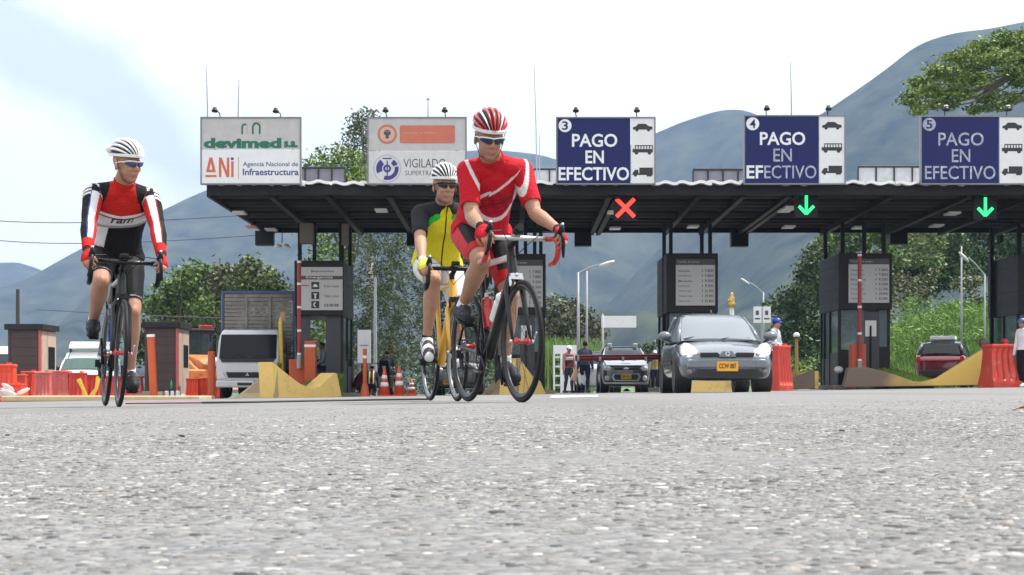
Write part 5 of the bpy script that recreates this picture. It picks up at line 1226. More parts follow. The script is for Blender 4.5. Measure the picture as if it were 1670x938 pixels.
MB().prism([(-.62, .27), (-.52, .40), (.52, .40), (.62, .27), (.5, .24), (-.5, .24)], .07, 'X', -.045).build('lower_intake', M_plastic, r, bevel=.01)
for k in range(4): MB().bb(.022, .032, -.5, .5, .275 + k * .03, .283 + k * .03).build('intake_slat', M_dark, r)
MB().prism([(-.68, .405), (-.66, .555), (-.3, .575), (.3, .575), (.66, .555), (.68, .405)], .09, 'X', -.055).build('bumper', M_grey, r, bevel=.03)
MB().prism([(-.155, .59), (-.085, .70), (.085, .70), (.155, .59)], .08, 'X', -.03).build('badge_mount', M_grey, r, bevel=.015)
m = MB()
for a, b in (((0, .61), (-.038, .652)), ((-.038, .652), (0, .695)), ((0, .695), (.038, .652)), ((.038, .652), (0, .61))): m.bar((.062, a[0], a[1]), (.062, b[0], b[1]), .016, .02)
m.build('diamond_badge', M_chrome, r)
def plate(r, x, y, z, txt, w_=.36, h_=.16, face=1):
    MB().bb(x, x + .012 * face, y - w_ / 2, y + w_ / 2, z - h_ / 2, z + h_ / 2).build('licence_plate', M_plate, r, bevel=.004)
    me = text_mesh(txt, w_ * .80, h_ * .50, thick=.02); o = link_mesh('plate_lettering', me, M_txblk, r); o.rotation_euler = (0, 0, PI / 2 * face); o.location = (x + .014 * face, y, z + .005)
plate(r, .036, -.0, .44, 'CCW 087', .36, .165)
for s_, y0, y1 in ((1, -.62, -.10), (1, .05, .55)): MB().tube([(-1.05, y0, .935), (-1.20, (y0 + y1) / 2, .985), (-1.12, y1, .95)], [.012, .016, .008], 6).build('wiper', M_plastic, r)
MB().tube([(-2.1, 0, 1.43), (-2.25, 0, 1.50)], .012, 6).build('antenna', M_plastic, r)
MB().box((-1.85, .0, 1.30), (.02, .11, .035)).build('toll_tag', M_white, r)
# --- silver hatchback waiting beyond the boom
M_silver = mat('silver_paint', (0.30, 0.33, 0.36), 0.3, metal=.5, coat=1, var=.04); M_slate = mat('slate_paint', (0.075, 0.085, 0.105), 0.3, metal=.5, coat=1, var=.04)
g = GX(1021, 51)
st = [(.0, .55, .33, .80, .0), (-.02, .70, .24, .86, .03), (-.18, .77, .20, .93, .05), (-.5, .79, .20, .99, .05), (-.95, .80, .20, 1.03, .04), (-1.6, .80, .2, 1.03, .02), (-2.8, .80, .2, 1.05, .02), (-3.4, .78, .25, 1.05, .02), (-3.6, .7, .32, .95, 0)]
cabn = [(-.80, .70, 1.03, .66, 1.06), (-1.2, .71, 1.03, .61, 1.32), (-1.6, .71, 1.03, .57, 1.48), (-2.4, .71, 1.03, .57, 1.52), (-3.1, .7, 1.04, .56, 1.47), (-3.5, .66, 1.05, .6, 1.1)]
r = car(g, -PI / 2, 'silver grey small hatchback waiting behind the lowered red boom', st, cabn, M_slate, (-.6, -3.0), rw=.28, tr=.68, roofm=M_silver)
seats(r, (-1.9, -2.7), .55, .95)
MB().loft([[Vector((x, y, z)) for y in (-w_, -w_ * .5, 0, w_ * .5, w_)] for x, w_, z in ((.0, .62, .87), (-.2, .68, .985), (-.55, .7, 1.05), (-.85, .7, 1.075))], closed=False, caps=False).build('bonnet', M_silver, r, smooth=True)
MB().prism([(-.40, .36), (-.47, .50), (-.42, .62), (.42, .62), (.47, .50), (.40, .36)], .06, 'X', -.01).build('grille_surround', M_silver, r, bevel=.02)
MB().prism([(-.35, .40), (-.40, .50), (-.36, .58), (.36, .58), (.40, .50), (.35, .40)], .03, 'X', .035).build('grille', M_plastic, r, bevel=.01)
MB().prism([(-.38, .72), (-.40, .80), (.40, .80), (.38, .72)], .04, 'X', .0).build('upper_grille', M_plastic, r, bevel=.01)
MB().ell((.05, 0, .76), (.02, .09, .03)).build('badge', M_chrome, r)
MB().prism([(-.72, .26), (-.70, .34), (.70, .34), (.72, .26)], .05, 'X', .0).build('lower_bumper', M_silver, r, bevel=.02)
for s_ in (-1, 1):
    MB().ell((-.06, s_ * .57, .77), (.09, .14, .09), nu=12, nv=8).build('headlight', M_lens, r, smooth=True)
    MB().ell((.0, s_ * .60, .46), (.05, .075, .085)).build('fog_lamp', M_lens, r, smooth=True)
    mirror(r, -1.05, s_ * .87, 1.08, M_slate, 1.0)
    MB().bb(-1.7, -1.6, s_ * .42 - .07, s_ * .42 + .07, 1.52, 1.62).build('roof_rack_foot', M_white, r, bevel=.02)
plate(r, .07, 0, .50, 'DFN 415', .33, .15)
# --- dark hatchback between the two right cyclists
g = GX(747, 50)
r = car(g, -PI / 2, 'dark hatchback hidden behind the yellow and black bicycles', st, cabn, mat('black_car_paint', (.02, .02, .025), .3, coat=1), (-.6, -3.0), rw=.28, tr=.68)
plate(r, .03, -.30, .40, 'KGS 902', .33, .15)
for s_ in (-1, 1): MB().ell((-.06, s_ * .57, .77), (.09, .14, .09)).build('headlight', M_lens, r, smooth=True)
MB().prism([(-.45, .55), (-.45, .68), (.45, .68), (.45, .55)], .04, 'X', .0).build('grille', M_steel, r, bevel=.01)
# --- pale car behind the dark clothed pedestrian
g = GX(978, 57)
r = car(g, -PI / 2, 'pale parked car partly hidden behind the person in dark clothes', st, cabn, mat('pale_car_paint', (.5, .52, .55), .3, coat=1), (-.6, -3.0), rw=.28, tr=.68)
for s_ in (-1, 1): MB().ell((-.06, s_ * .57, .77), (.09, .14, .09)).build('headlight', M_lens, r, smooth=True)
# --- red SUV seen from behind at the right
M_wine = mat('wine_paint', (.16, .012, .022), .3, metal=.3, coat=1)
g = GX(1542, 55)
st2 = [(0, .6, .40, .95, 0), (-.1, .78, .3, 1.0, .02), (-.6, .86, .26, 1.02, .03), (-1.2, .88, .26, 1.05, .02), (-3.0, .88, .26, 1.10, .02), (-3.9, .86, .3, 1.12, .02), (-4.15, .80, .36, 1.05, .0), (-4.25, .6, .45, .9, 0)]
cab2 = [(-1.0, .76, 1.05, .72, 1.08), (-1.6, .78, 1.05, .66, 1.50), (-2.2, .78, 1.08, .64, 1.62), (-3.2, .78, 1.10, .63, 1.60), (-3.75, .76, 1.12, .62, 1.52), (-4.0, .74, 1.12, .66, 1.16)]
r = car((g.x, g.y + 4.2, g.z), PI / 2 , 'wine red off-road car seen from behind on the far right lane', st2, cab2, M_wine, (-.8, -3.4), rw=.34, tr=.76, roofm=mat('black_car_paint', (.02, .02, .025), .3))
r.rotation_euler = (0, 0, PI / 2 - .35); r.location = (g.x + 1.0, g.y + 3.0, g.z)
for s_ in (-1, 1):
    MB().ell((-4.16, s_ * .72, .95), (.05, .09, .14)).build('tail_light', M_tail, r, smooth=True)
    mirror(r, -1.35, s_ * .98, 1.12, M_plastic)
MB().bb(-4.30, -4.16, -.7, .7, .42, .60).build('rear_bumper', M_plastic, r, bevel=.03)
MB().bb(-3.3, -2.6, -.42, .42, 1.66, 1.78).build('roof_board', M_signwhite, r, bevel=.01)
# --- white SUV with a roof box at the left
M_wcar = mat('white_car_paint', (.78, .79, .8), .3, coat=.8, var=.03)
g = GX(124, 58)
st3 = [(0, .6, .40, .85, 0), (-.08, .80, .3, .95, .02), (-.4, .87, .28, 1.05, .04), (-1.1, .88, .28, 1.12, .03), (-3.0, .88, .26, 1.12, .02), (-4.1, .86, .3, 1.12, .02), (-4.3, .6, .45, .9, 0)]
cab3 = [(-1.0, .80, 1.12, .78, 1.15), (-1.4, .80, 1.12, .72, 1.55), (-1.7, .80, 1.12, .70, 1.78), (-3.0, .80, 1.12, .70, 1.82), (-4.0, .78, 1.12, .68, 1.75), (-4.2, .78, 1.12, .72, 1.2)]
r = car(g, -PI / 2 + .05, 'white off-road car with a white roof box behind the barricades', st3, cab3, M_wcar, (-.8, -3.4), rw=.35, tr=.76, glassm=glass('green_glass_screen', (.10, .17, .15), .35, .08))
MB().loft([[Vector((x, -w_, z0)), Vector((x, w_, z0)), Vector((x, w_ * .95, z1)), Vector((x, -w_ * .95, z1))] for x, w_, z0, z1 in ((-1.5, .62, 1.92, 2.0), (-1.8, .64, 1.90, 2.18), (-3.2, .64, 1.90, 2.22), (-3.7, .6, 1.95, 2.15))]).build('roof_box', M_wcar, r, bevel=.05)
MB().prism([(-.45, .70), (-.45, .88), (.45, .88), (.45, .70)], .05, 'X', .0).build('grille', M_plastic, r, bevel=.01)
for s_ in (-1, 1):
    MB().bb(-1.9, -1.8, s_ * .6 - .03, s_ * .6 + .03, 1.78, 1.92).build('rack_foot', M_plastic, r)
    MB().ell((-.03, s_ * .64, .80), (.07, .12, .10)).build('headlight', M_lens, r, smooth=True); mirror(r, -1.3, s_ * 1.0, 1.2, M_plastic, 1.2)
# --- white van cut off at the far left
g = GX(-14, 60)
stv = [(0, .6, .40, .9, 0), (-.08, .84, .3, 1.0, .02), (-.5, .9, .28, 1.1, .03), (-1.2, .92, .28, 1.2, .02), (-4.4, .92, .3, 1.2, .02), (-4.6, .8, .45, 1.1, 0)]
cabv = [(-.9, .84, 1.2, .8, 1.25), (-1.4, .86, 1.2, .78, 1.8), (-1.7, .88, 1.2, .8, 2.05), (-4.4, .88, 1.2, .8, 2.08), (-4.55, .86, 1.2, .8, 1.9)]
r = car(g, -PI / 2, 'white van cut off by the left edge behind the brown booth', stv, cabv, M_wcar, (-.8, -3.6), rw=.34, tr=.78, cat='van', name='parked_van')
MB().bb(-4.3, -1.75, -.89, .89, 1.62, 2.12).build('high_roof', M_wcar, r, bevel=.06)
# --- cargo truck
g = GX(404, 45.5); r = empty('cargo_truck', g, 'white cab cargo truck with a blue framed slatted box', 'truck', rz=-PI / 2)
M_wt = mat('truck_white', (.55, .58, .62), .35, coat=.5, var=.05); M_blue = mat('blue_frame', (.03, .08, .2), .5, dirt=((.1, .1, .12), 3, .5, .5)); M_slat = mat('weathered_slat', (.24, .215, .20), .8, var=.3, scale=3, dirt=((.13, .11, .10), 5, .5, .6))
cabr = []
for x, w_, z0, z1 in ((.02, .84, .55, 1.02), (.0, .90, .50, 1.08), (-.06, .91, .48, 1.30), (-.22, .90, .48, 1.72), (-.34, .87, .48, 1.90), (-.5, .86, .48, 1.97), (-1.5, .88, .48, 2.0), (-1.6, .86, .5, 1.96)):
    cabr.append([Vector((x, -w_ * .97, z0)), Vector((x, -w_, (z0 + z1) / 2)), Vector((x, -w_ * .96, z1 - .06)), Vector((x, -w_ * .88, z1)), Vector((x, w_ * .88, z1)), Vector((x, w_ * .96, z1 - .06)), Vector((x, w_, (z0 + z1) / 2)), Vector((x, w_ * .97, z0))])
MB().loft(cabr).build('cab', M_wt, r, smooth=True, auto=.7, bevel=.02)
m = MB(); m.add([(.035, -.82, 1.12), (.035, .82, 1.12), (-.235, .80, 1.83), (-.235, -.80, 1.83), (-.06, -.82, 1.11), (-.06, .82, 1.11), (-.33, .80, 1.82), (-.33, -.80, 1.82)], [(0, 1, 2, 3), (7, 6, 5, 4), (0, 4, 5, 1), (1, 5, 6, 2), (2, 6, 7, 3), (3, 7, 4, 0)]); m.build('windscreen', glass('truck_glass', (.012, .015, .018), .1, .04, .18), r, bevel=.03)
MB().prism([(-.74, 1.03), (-.78, 1.125), (.78, 1.125), (.74, 1.03)], .07, 'X', .0).build('cowl_panel', M_plastic, r, bevel=.01)
MB().prism([(-.62, .74), (-.55, .58), (.62, .58), (.68, .74)], .05, 'X', .0).build('grille', M_plastic, r, bevel=.01)
for k in range(3): MB().bb(.052, .062, -.52, .55, .61 + k * .04, .622 + k * .04).build('grille_bar', M_dark, r)
m = MB()
for a in (PI / 2, PI / 2 + 2 * PI / 3, PI / 2 + 4 * PI / 3): m.prism([(0, .665), (.03 * math.cos(a - .5), .665 + .03 * math.sin(a - .5)), (.055 * math.cos(a), .665 + .055 * math.sin(a)), (.03 * math.cos(a + .5), .665 + .03 * math.sin(a + .5))], .01, 'X', .064)
m.build('three_point_badge', M_chrome, r)
for s_ in (-1, 1):
    MB().prism([(s_ * .64, .56), (s_ * .88, .54), (s_ * .87, .74), (s_ * .70, .76)], .06, 'X', -.02).build('headlight', M_lens, r, bevel=.015)
    MB().ell((-.02, s_ * 1.03, 1.45), (.06, .09, .16)).build('wing_mirror', M_plastic, r, smooth=True); MB().tube([(-.02, s_ * 1.0, 1.6), (-.2, s_ * .86, 1.75)], .015, 6).build('mirror_arm', M_plastic, r)
    wheel(r, -.7, s_ * .72, .37, .24); wheel(r, -4.0, s_ * .72, .37, .4)
    MB().tube([(.04, s_ * .3 - .25, 1.14), (-.04, s_ * .3, 1.22), (-.0, s_ * .3 + .25, 1.16)], .012, 6).build('wiper', M_plastic, r)
MB().bb(-.2, .09, -.90, .90, .30, .50).build('bumper', M_wt, r, bevel=.04)
MB().bb(.085, .095, -.28, .14, .36, .44).build('bumper_slot', M_plastic, r); MB().bb(.085, .10, .18, .5, .38, .5).build('licence_plate', M_steel, r)
MB().bb(-5.2, -.4, -.45, .45, .5, .7).build('chassis', M_plastic, r)
x0 = -1.85; hw, zb, zt = 1.08, .85, 3.10
MB().bb(x0 - 3.6, x0 - .06, -hw + .05, hw - .05, zb, zb + .1).build('load_bed', M_slat, r)
for k in range(19):
    z = zb + .12 + k * .112; MB().bb(x0 - .045 + .012 * (k % 2), x0 - .02 + .012 * (k % 2), -hw + .08, hw - .08, z, z + .095).build('slat', M_slat, r)
for y in (-.35, .35): MB().bb(x0 + .005, x0 + .025, y - .04, y + .04, zb + .1, zt - .1).build('batten', M_slat, r)
for s_ in (-1, 1):
    MB().bb(x0 - .1, x0, s_ * hw - .06 * (s_ > 0), s_ * hw + .06 * (s_ < 0), zb, zt).build('frame_post', M_blue, r)
    MB().bb(x0 - 3.6, x0 - .11, s_ * hw - .04, s_ * hw + .0, zb, zt).build('side_wall', mat('truck_side_grey', (.2, .24, .27), .7), r)
MB().bb(x0 - .1, x0 + .002, -hw - .01, hw + .01, zt + .001, zt + .08).build('top_rail', M_blue, r); MB().bb(x0 - 3.6, x0 - .1, -hw, hw, zt, zt + .05).build('tarpaulin', M_slat, r)
# --- orange backhoe
g = GX(322, 56); r = empty('backhoe_loader', g, 'orange backhoe loader with a dark cab beside the truck', 'digger', rz=-PI / 2 + .5); M_dig = mat('digger_orange', (.55, .17, .04), .5, dirt=((.3, .15, .08), 3, .5, .5))
MB().loft([[Vector((x, -w_, z0)), Vector((x, w_, z0)), Vector((x, w_ * .9, z1)), Vector((x, -w_ * .9, z1))] for x, w_, z0, z1 in ((1.6, .35, .75, 1.2), (1.3, .45, .7, 1.35), (.2, .45, .7, 1.5), (.1, .5, .7, 1.55))]).build('bonnet', M_dig, r, bevel=.04)
MB().bb(-1.4, .1, -.55, .55, .6, 1.2).build('body', M_dig, r, bevel=.04)
MB().bb(-1.2, .05, -.5, .5, 1.2, 2.35).build('cab_glass', glass('cab_glass', (.06, .09, .10), .4, .05), r, bevel=.05)
for x in (-1.2, .05):
    for y in (-.5, .5): MB().bb(x - .04, x + .04, y - .04, y + .04, 1.2, 2.35).build('cab_post', M_plastic, r)
MB().bb(-1.3, .15, -.58, .58, 2.35, 2.45).build('cab_roof', M_plastic, r, bevel=.03); MB().box((0, .3, 2.52), (.2, .45, .12)).build('beacon', M_redpaint, r, bevel=.02)
for y in (-.62, .62):
    wheel(r, 1.1, y, .42, .25); wheel(r, -.9, y, .62, .35)
    MB().bar((.2, y * .85, 1.35), (2.1, y * .85, .75), .12, .22).build('loader_arm', M_dig, r)
MB().prism([(2.0, .3), (2.6, .3), (2.5, .45), (2.15, .5), (2.1, .95), (2.0, 1.0)], 1.9, 'Y', -.95).build('bucket', M_dig, r, bevel=.02)
MB().box((1.9, .2, 1.25), (.5, .9, .28)).build('white_sack_load', M_signwhite, r, bevel=.1)
# --- parked dark motorcycle beyond the cones
g = GX(633, 50); r = empty('motorcycle', g, 'dark motorcycle standing behind the traffic cones', 'motorcycle', rz=-PI / 2 - .15)
for x, rr_ in ((.62, .29), (-.62, .29)): 
    MB().torus((x, 0, rr_ + .01), rr_ - .05, .055, 'Y', 24, 8).build('tyre', M_tyre, r, smooth=True); MB().disc((x, 0, rr_), .2, .04, 'Y', 16).build('rim', M_rim, r)
MB().ell((.05, 0, .78), (.3, .15, .15)).build('fuel_tank', M_black, r, smooth=True); MB().box((-.4, 0, .78), (.6, .24, .09)).build('seat', M_plastic, r, bevel=.03); MB().box((0, 0, .45), (.45, .26, .4)).build('engine', M_dark, r, bevel=.05)
for s_ in (-1, 1): MB().tube([(.62, s_ * .07, .3), (.42, s_ * .07, .95)], .025, 8).build('fork_leg', M_steel, r)
MB().tube([(.35, -.36, 1.02), (.42, 0, .98), (.35, .36, 1.02)], .016, 8).build('handlebar', M_black, r); MB().ell((.52, 0, .88), (.08, .09, .09)).build('headlight', M_lens, r, smooth=True)
MB().prism([(-.16, .60), (-.2, .75), (-.14, 1.12), (.14, 1.12), (.2, .75), (.16, .60)], .2, 'X', .38).build('front_fairing', M_black, r, bevel=.03)
# ------------------------------------------------------------------ road bicycles: local x forward, y to the rider's left
FA, RA, WR = 0.59, -0.41, 0.334
def road_bike(loc, rz, lab, c):
    r = empty('road_bicycle', loc, lab, 'bicycle', rz=rz)
    fr, fr2 = c['frame'], c.get('frame2', c['frame'])
    s = c.get('seat', 0.0)
    BB = Vector((0, 0, .27)); ST = Vector((-.158, 0, .80 + s * .7)); HT0 = Vector((.438, 0, .71)); HT1 = Vector((.402, 0, .83)); AX = Vector((RA, 0, WR)); SD = Vector((-.215, 0, .955 + s))
    def tb(name, pts, rad, m, n=10, **k): return MB().tube(pts, rad, n, **k).build(name, m, fr_o, smooth=True, auto=1.0)
    fr_o = MB().tube([HT0 + Vector((.003, 0, -.01)), HT1], [.030, .026], 12).build('frame', fr, r, smooth=True, auto=1.0)
    tb('down_tube', [HT0 + Vector((-.005, 0, .02)), HT0.lerp(BB, .5), BB], [.026, .030, .033], c.get('down', fr), sx=1.0)
    tb('top_tube', [HT1 + Vector((-.0, 0, -.02)), ST], [.020, .017], c.get('top', fr2))
    tb('seat_tube', [BB, ST + Vector((-.012, 0, .04))], .018, fr)
    for y in (-1, 1):
        tb('chain_stay', [BB + Vector((-.02, y * .02, 0)), Vector((-.2, y * .04, .30)), AX + Vector((0, y * .062, 0))], [.013, .011, .009], fr2, 8)
        tb('seat_stay', [ST + Vector((0, y * .015, -.01)), Vector((-.29, y * .04, .56)), AX + Vector((0, y * .062, 0))], [.010, .009, .008], fr2, 8)
    # fork
    fk = MB().tube([HT0 + Vector((0, 0, .01)), Vector((.452, 0, .675))], .026, 12).build('fork', c.get('fork', fr), r, smooth=True, auto=1.0)
    for y in (-1, 1): MB().tube([(.452, y * .018, .69), (.468, y * .046, .62), (.52, y * .05, .48), (FA, y * .052, WR)], [.017, .018, .013, .008], 8).build('fork_blade', c.get('fork', fr), fk, smooth=True)
    # brakes
    for x, z in ((.49, .695), (-.225, .70)): 
        m = MB(); m.box((x, 0, z), (.03, .07, .035)); m.tube([(x, .035, z), (x + .005, .032, z - .055)], .009, 6); m.tube([(x, -.035, z), (x + .005, -.032, z - .055)], .009, 6); m.ell((x + .02, 0, z + .01), (.008, .012, .012), nu=8, nv=5)
        m.build('brake_calliper', c.get('calliper', M_dark) if x > 0 else M_dark, r, bevel=.003)
    # wheels
    for x, front in ((FA, True), (RA, False)):
        wh = empty('wheel', (x, 0, WR)); wh.parent = r
        MB().torus((0, 0, 0), .3225, .0125, 'Y', 64, 10).build('tyre', mat('tyre_black', (.012, .012, .013), .6, spec=.2), wh, smooth=True)
        deep = c.get('rim_depth', .03); a = .312; rg = []
        for rad, y in ((a, -.011), (a - .006, -.013), (a - deep, -.007), (a - deep - .004, 0), (a - deep, .007), (a - .006, .013), (a, .011)): rg.append((rad, y))
        rings = [[Vector((rad * math.cos(2 * PI * k / 64), y, rad * math.sin(2 * PI * k / 64))) for rad, y in rg] for k in range(64)]
        rings.append(rings[0]); MB().loft(rings, caps=False).build('rim', c['rim'], wh, smooth=True)
        MB().lathe([(.009, -.05), (.022, -.035), (.024, -.03), (.013, -.025), (.013, .025), (.024, .03), (.022, .035), (.009, .05)], n=14, axis='Y').build('hub', c.get('hub', M_black), wh, smooth=True)
        ns = 20 if front else 24; m = MB()
        for k in range(ns):
            an = 2 * PI * k / ns + .1; y0 = .028 if k % 2 else -.028; da = .25 * (1 if (k // 2) % 2 else -1) * (0 if front else 1)
            m.tube([(.020 * math.cos(an + da * 3), y0, .020 * math.sin(an + da * 3)), ((a - deep) * math.cos(an), 0, (a - deep) * math.sin(an))], .0013, 3, caps=False)
        m.build('spokes', M_dark, wh)
        for y in (-1, 1): MB().ell((0, y * .062, 0), (.012, .010, .012), nu=10, nv=6).build('axle_cap', M_chrome, wh, smooth=True)
        MB().tube([(.0, .066, 0), (.03, .075, .05)], .005, 6).build('skewer_lever', M_chrome, wh)
    # cockpit
    BX, BZ, HW = .505, .905, .205
    MB().tube([HT1, (.396, 0, .868)], .018, 10).build('headset_spacer', M_black, r)
    MB().tube([(.394, 0, .868), (.44, 0, .880), (BX, 0, BZ)], [.020, .017, .018], 10).build('stem', c.get('stem', M_black), r, smooth=True)
    tops = c.get('bar', M_black); tape = c.get('tape', M_black)
    MB().tube([(BX, -HW + .03, BZ), (BX, -.05, BZ), (BX, .05, BZ), (BX, HW - .03, BZ)], [.0125, .0155, .0155, .0125], 10).build('handlebar', tops, r, smooth=True)
    for y in (-1, 1):
        Y = y * HW
        MB().tube([(BX, y * (HW - .035), BZ), (BX + .015, y * (HW - .008), BZ), (BX + .055, Y, BZ - .004), (BX + .092, Y, BZ - .02), (BX + .108, Y, BZ - .06), (BX + .092, Y, BZ - .105), (BX + .05, Y, BZ - .132), (BX - .02, Y, BZ - .14)], .0165, 10).build('drop', tape, r, smooth=True)
        MB().tube([(BX + .075, Y, BZ + .0), (BX + .11, Y, BZ + .012), (BX + .15, Y, BZ + .03), (BX + .165, Y, BZ + .055)], [.019, .021, .020, .013], 10).build('brake_hood', c.get('hood', M_black), r, smooth=True)
        MB().tube([(BX + .162, Y, BZ + .02), (BX + .172, Y + y * .004, BZ - .02), (BX + .155, Y + y * .01, BZ - .08), (BX + .135, Y + y * .018, BZ - .11)], [.010, .011, .010, .007], 8).build('brake_lever', c.get('lever', M_dark), r, smooth=True)
        MB().ell((BX + .168, Y, BZ + .066), (.012, .011, .009), nu=8, nv=6).build('hood_cap', M_chrome, r, smooth=True)
        MB().tube([(BX + .14, Y, BZ + .02), (BX + .10, y * .12, BZ + .03), (BX + .03, y * .05, BZ - .04), (.45, 0, .80)], .0025, 4).build('cable', M_black, r)
    MB().box((BX + .02, 0, BZ + .035), (.05, .055, .03)).build('bike_computer', M_black, r, bevel=.008)
    if c.get('lamp'): MB().tube([(BX + .01, 0, BZ + .05), (BX + .06, 0, BZ + .055)], [.018, .022], 10).build('front_lamp', M_dark, r)
    # saddle and post
    MB().tube([ST + Vector((-.01, 0, .02)), SD + Vector((0, 0, -.04))], .0135, 10).build('seatpost', M_black, r)
    MB().loft([[Vector((x, w_ * math.cos(a), z + .018 * math.sin(a))) for a in [2 * PI * k / 10 for k in range(10)]] for x, w_, z in ((-.35, .02, .975 + s), (-.34, .065, .975 + s), (-.30, .072, .972 + s), (-.22, .05, .962 + s), (-.14, .022, .96 + s), (-.075, .018, .955 + s), (-.07, .008, .952 + s))]).build('saddle', M_black, r, smooth=True)
    # drivetrain
    a = c['crank']                       # angle of the right crank, 0 = forward, pi/2 = up
    cr = MB().torus((0, -.046, .27), .098, .004, 'Y', 40, 6, sq=.8).build('chainring', M_dark, r, smooth=True)
    m = MB()
    for k in range(5): q = a + k * 2 * PI / 5; m.bar((0, -.047, .27), (.095 * math.cos(q), -.047, .27 + .095 * math.sin(q)), .006, .016)
    m.build('spider', M_dark, cr)
    PED = {}
    for side, y, q in (('R', -1, a), ('L', 1, a + PI)):
        e = Vector((.172 * math.cos(q), y * .075, .27 + .172 * math.sin(q)))
        MB().tube([(0, y * .062, .27), e], [.016, .011], 8, sx=.7).build('crank_arm', M_dark, r, smooth=True)
        pd = MB().box(e + Vector((0, y * .05, 0)), (.075, .06, .018)).build('pedal', M_black, r, bevel=.004)
        PED[side] = e + Vector((0, y * .055, .0))
    m = MB()
    for z0, z1 in ((.27 + .1, WR + .035), (.27 - .1, WR - .085)): m.bar((0, -.045, z0), (RA, -.045, z1), .006, .010)
    m.build('chain', M_dark, r)
    m = MB()
    for k in range(8): m.disc((RA, -.030 - k * .0035, WR), .052 - k * .004, .002, 'Y', 20)
    m.build('cassette', M_chrome, r)
    m = MB(); m.box((RA + .005, -.065, WR - .05), (.03, .03, .05)); m.bar((RA + .01, -.055, WR - .05), (RA + .035, -.05, WR - .13), .012, .03); m.disc((RA + .02, -.045, WR - .06), .02, .01, 'Y', 10); m.disc((RA + .035, -.045, WR - .13), .02, .01, 'Y', 10)
    m.build('rear_derailleur', c.get('mech', M_dark), r)
    # bottles
    d1 = (HT0 - BB).normalized()
    for mat_, cap, p, d in c.get('bottles', ()):
        base = BB + (d1 * .22 if p == 'd' else (ST - BB) * .28); dd = d1 if p == 'd' else (ST - BB).normalized(); off = Vector((-.035, 0, .05)) * 1.0 if p == 'd' else Vector((.055, 0, .01))
        b0 = base + off
        o = MB().tube([b0, b0 + dd * .12, b0 + dd * .125, b0 + dd * .17, b0 + dd * .185], [.036, .036, .03, .035, .022], 14).build('water_bottle', mat_, r, smooth=True, auto=.8)
        MB().tube([b0 + dd * .183, b0 + dd * .215], [.014, .011], 8).build('bottle_cap', cap, o)
    return r, PED
M_carbon = mat('carbon_black', (.009, .009, .010), .35, spec=.3, coat=.25)
M_bikewhite = mat('bike_white', (.72, .72, .73), .3, coat=.6); M_bikered = mat('bike_red', (.45, .02, .02), .35, coat=.5); M_bikeyel = mat('bike_yellow', (.66, .34, .01), .3, coat=.6)
M_rimdk = mat('rim_carbon', (.015, .015, .016), .35, spec=.4); M_rimsil = mat('rim_silver_edge', (.22, .22, .23), .3, metal=.7)
def place(px, D, th, front=True):
    """bicycle origin so that its front tyre meets the road at px, D with heading th (deg) off the camera axis"""
    g = GX(px, D); a = -PI / 2 + math.radians(th); f = Vector((math.cos(a), math.sin(a), 0))
    o = g - f * FA; return Vector((o.x, o.y, gz(o.x + .1))), a
L1, A1 = place(194, 9.85, 19); L2, A2 = place(851, 8.7, 18.5); L3, A3 = place(746, 10.8, 13.5)
bike1, P1 = road_bike(L1, A1, 'dark carbon road bicycle ridden by the leftmost cyclist', dict(frame=M_carbon, frame2=mat('bike_silver', (.35, .35, .37), .3, coat=.5), rim=M_rimdk, crank=PI / 2 + .12, bar=M_carbon, rim_depth=.03, hub=M_bikered, bottles=((mat('blue_bottle', (.03, .08, .3), .4), M_black, 's', 0),)))
bike2, P2 = road_bike(L2, A2, 'black road bicycle with red bar tape nearest the camera', dict(frame=M_carbon, top=M_bikewhite, frame2=M_carbon, rim=M_rimdk, rim_depth=.022, crank=PI / 2 + .1, calliper=M_chrome, bar=mat('bar_silver', (.5, .5, .5), .35, metal=.6), tape=M_bikered, lamp=True, fork=M_carbon, lever=M_black, hub=M_bikered, bottles=((mat('white_bottle', (.75, .75, .76), .4), M_bikered, 'd', 0), (M_bikered, M_bikewhite, 's', 0))))
bike3, P3 = road_bike(L3, A3, 'yellow framed road bicycle ridden by the cyclist in the yellow jersey', dict(frame=M_bikeyel, rim=M_rimsil, rim_depth=.025, crank=.12, bar=M_black, hood=M_black, fork=M_bikeyel, bottles=()))
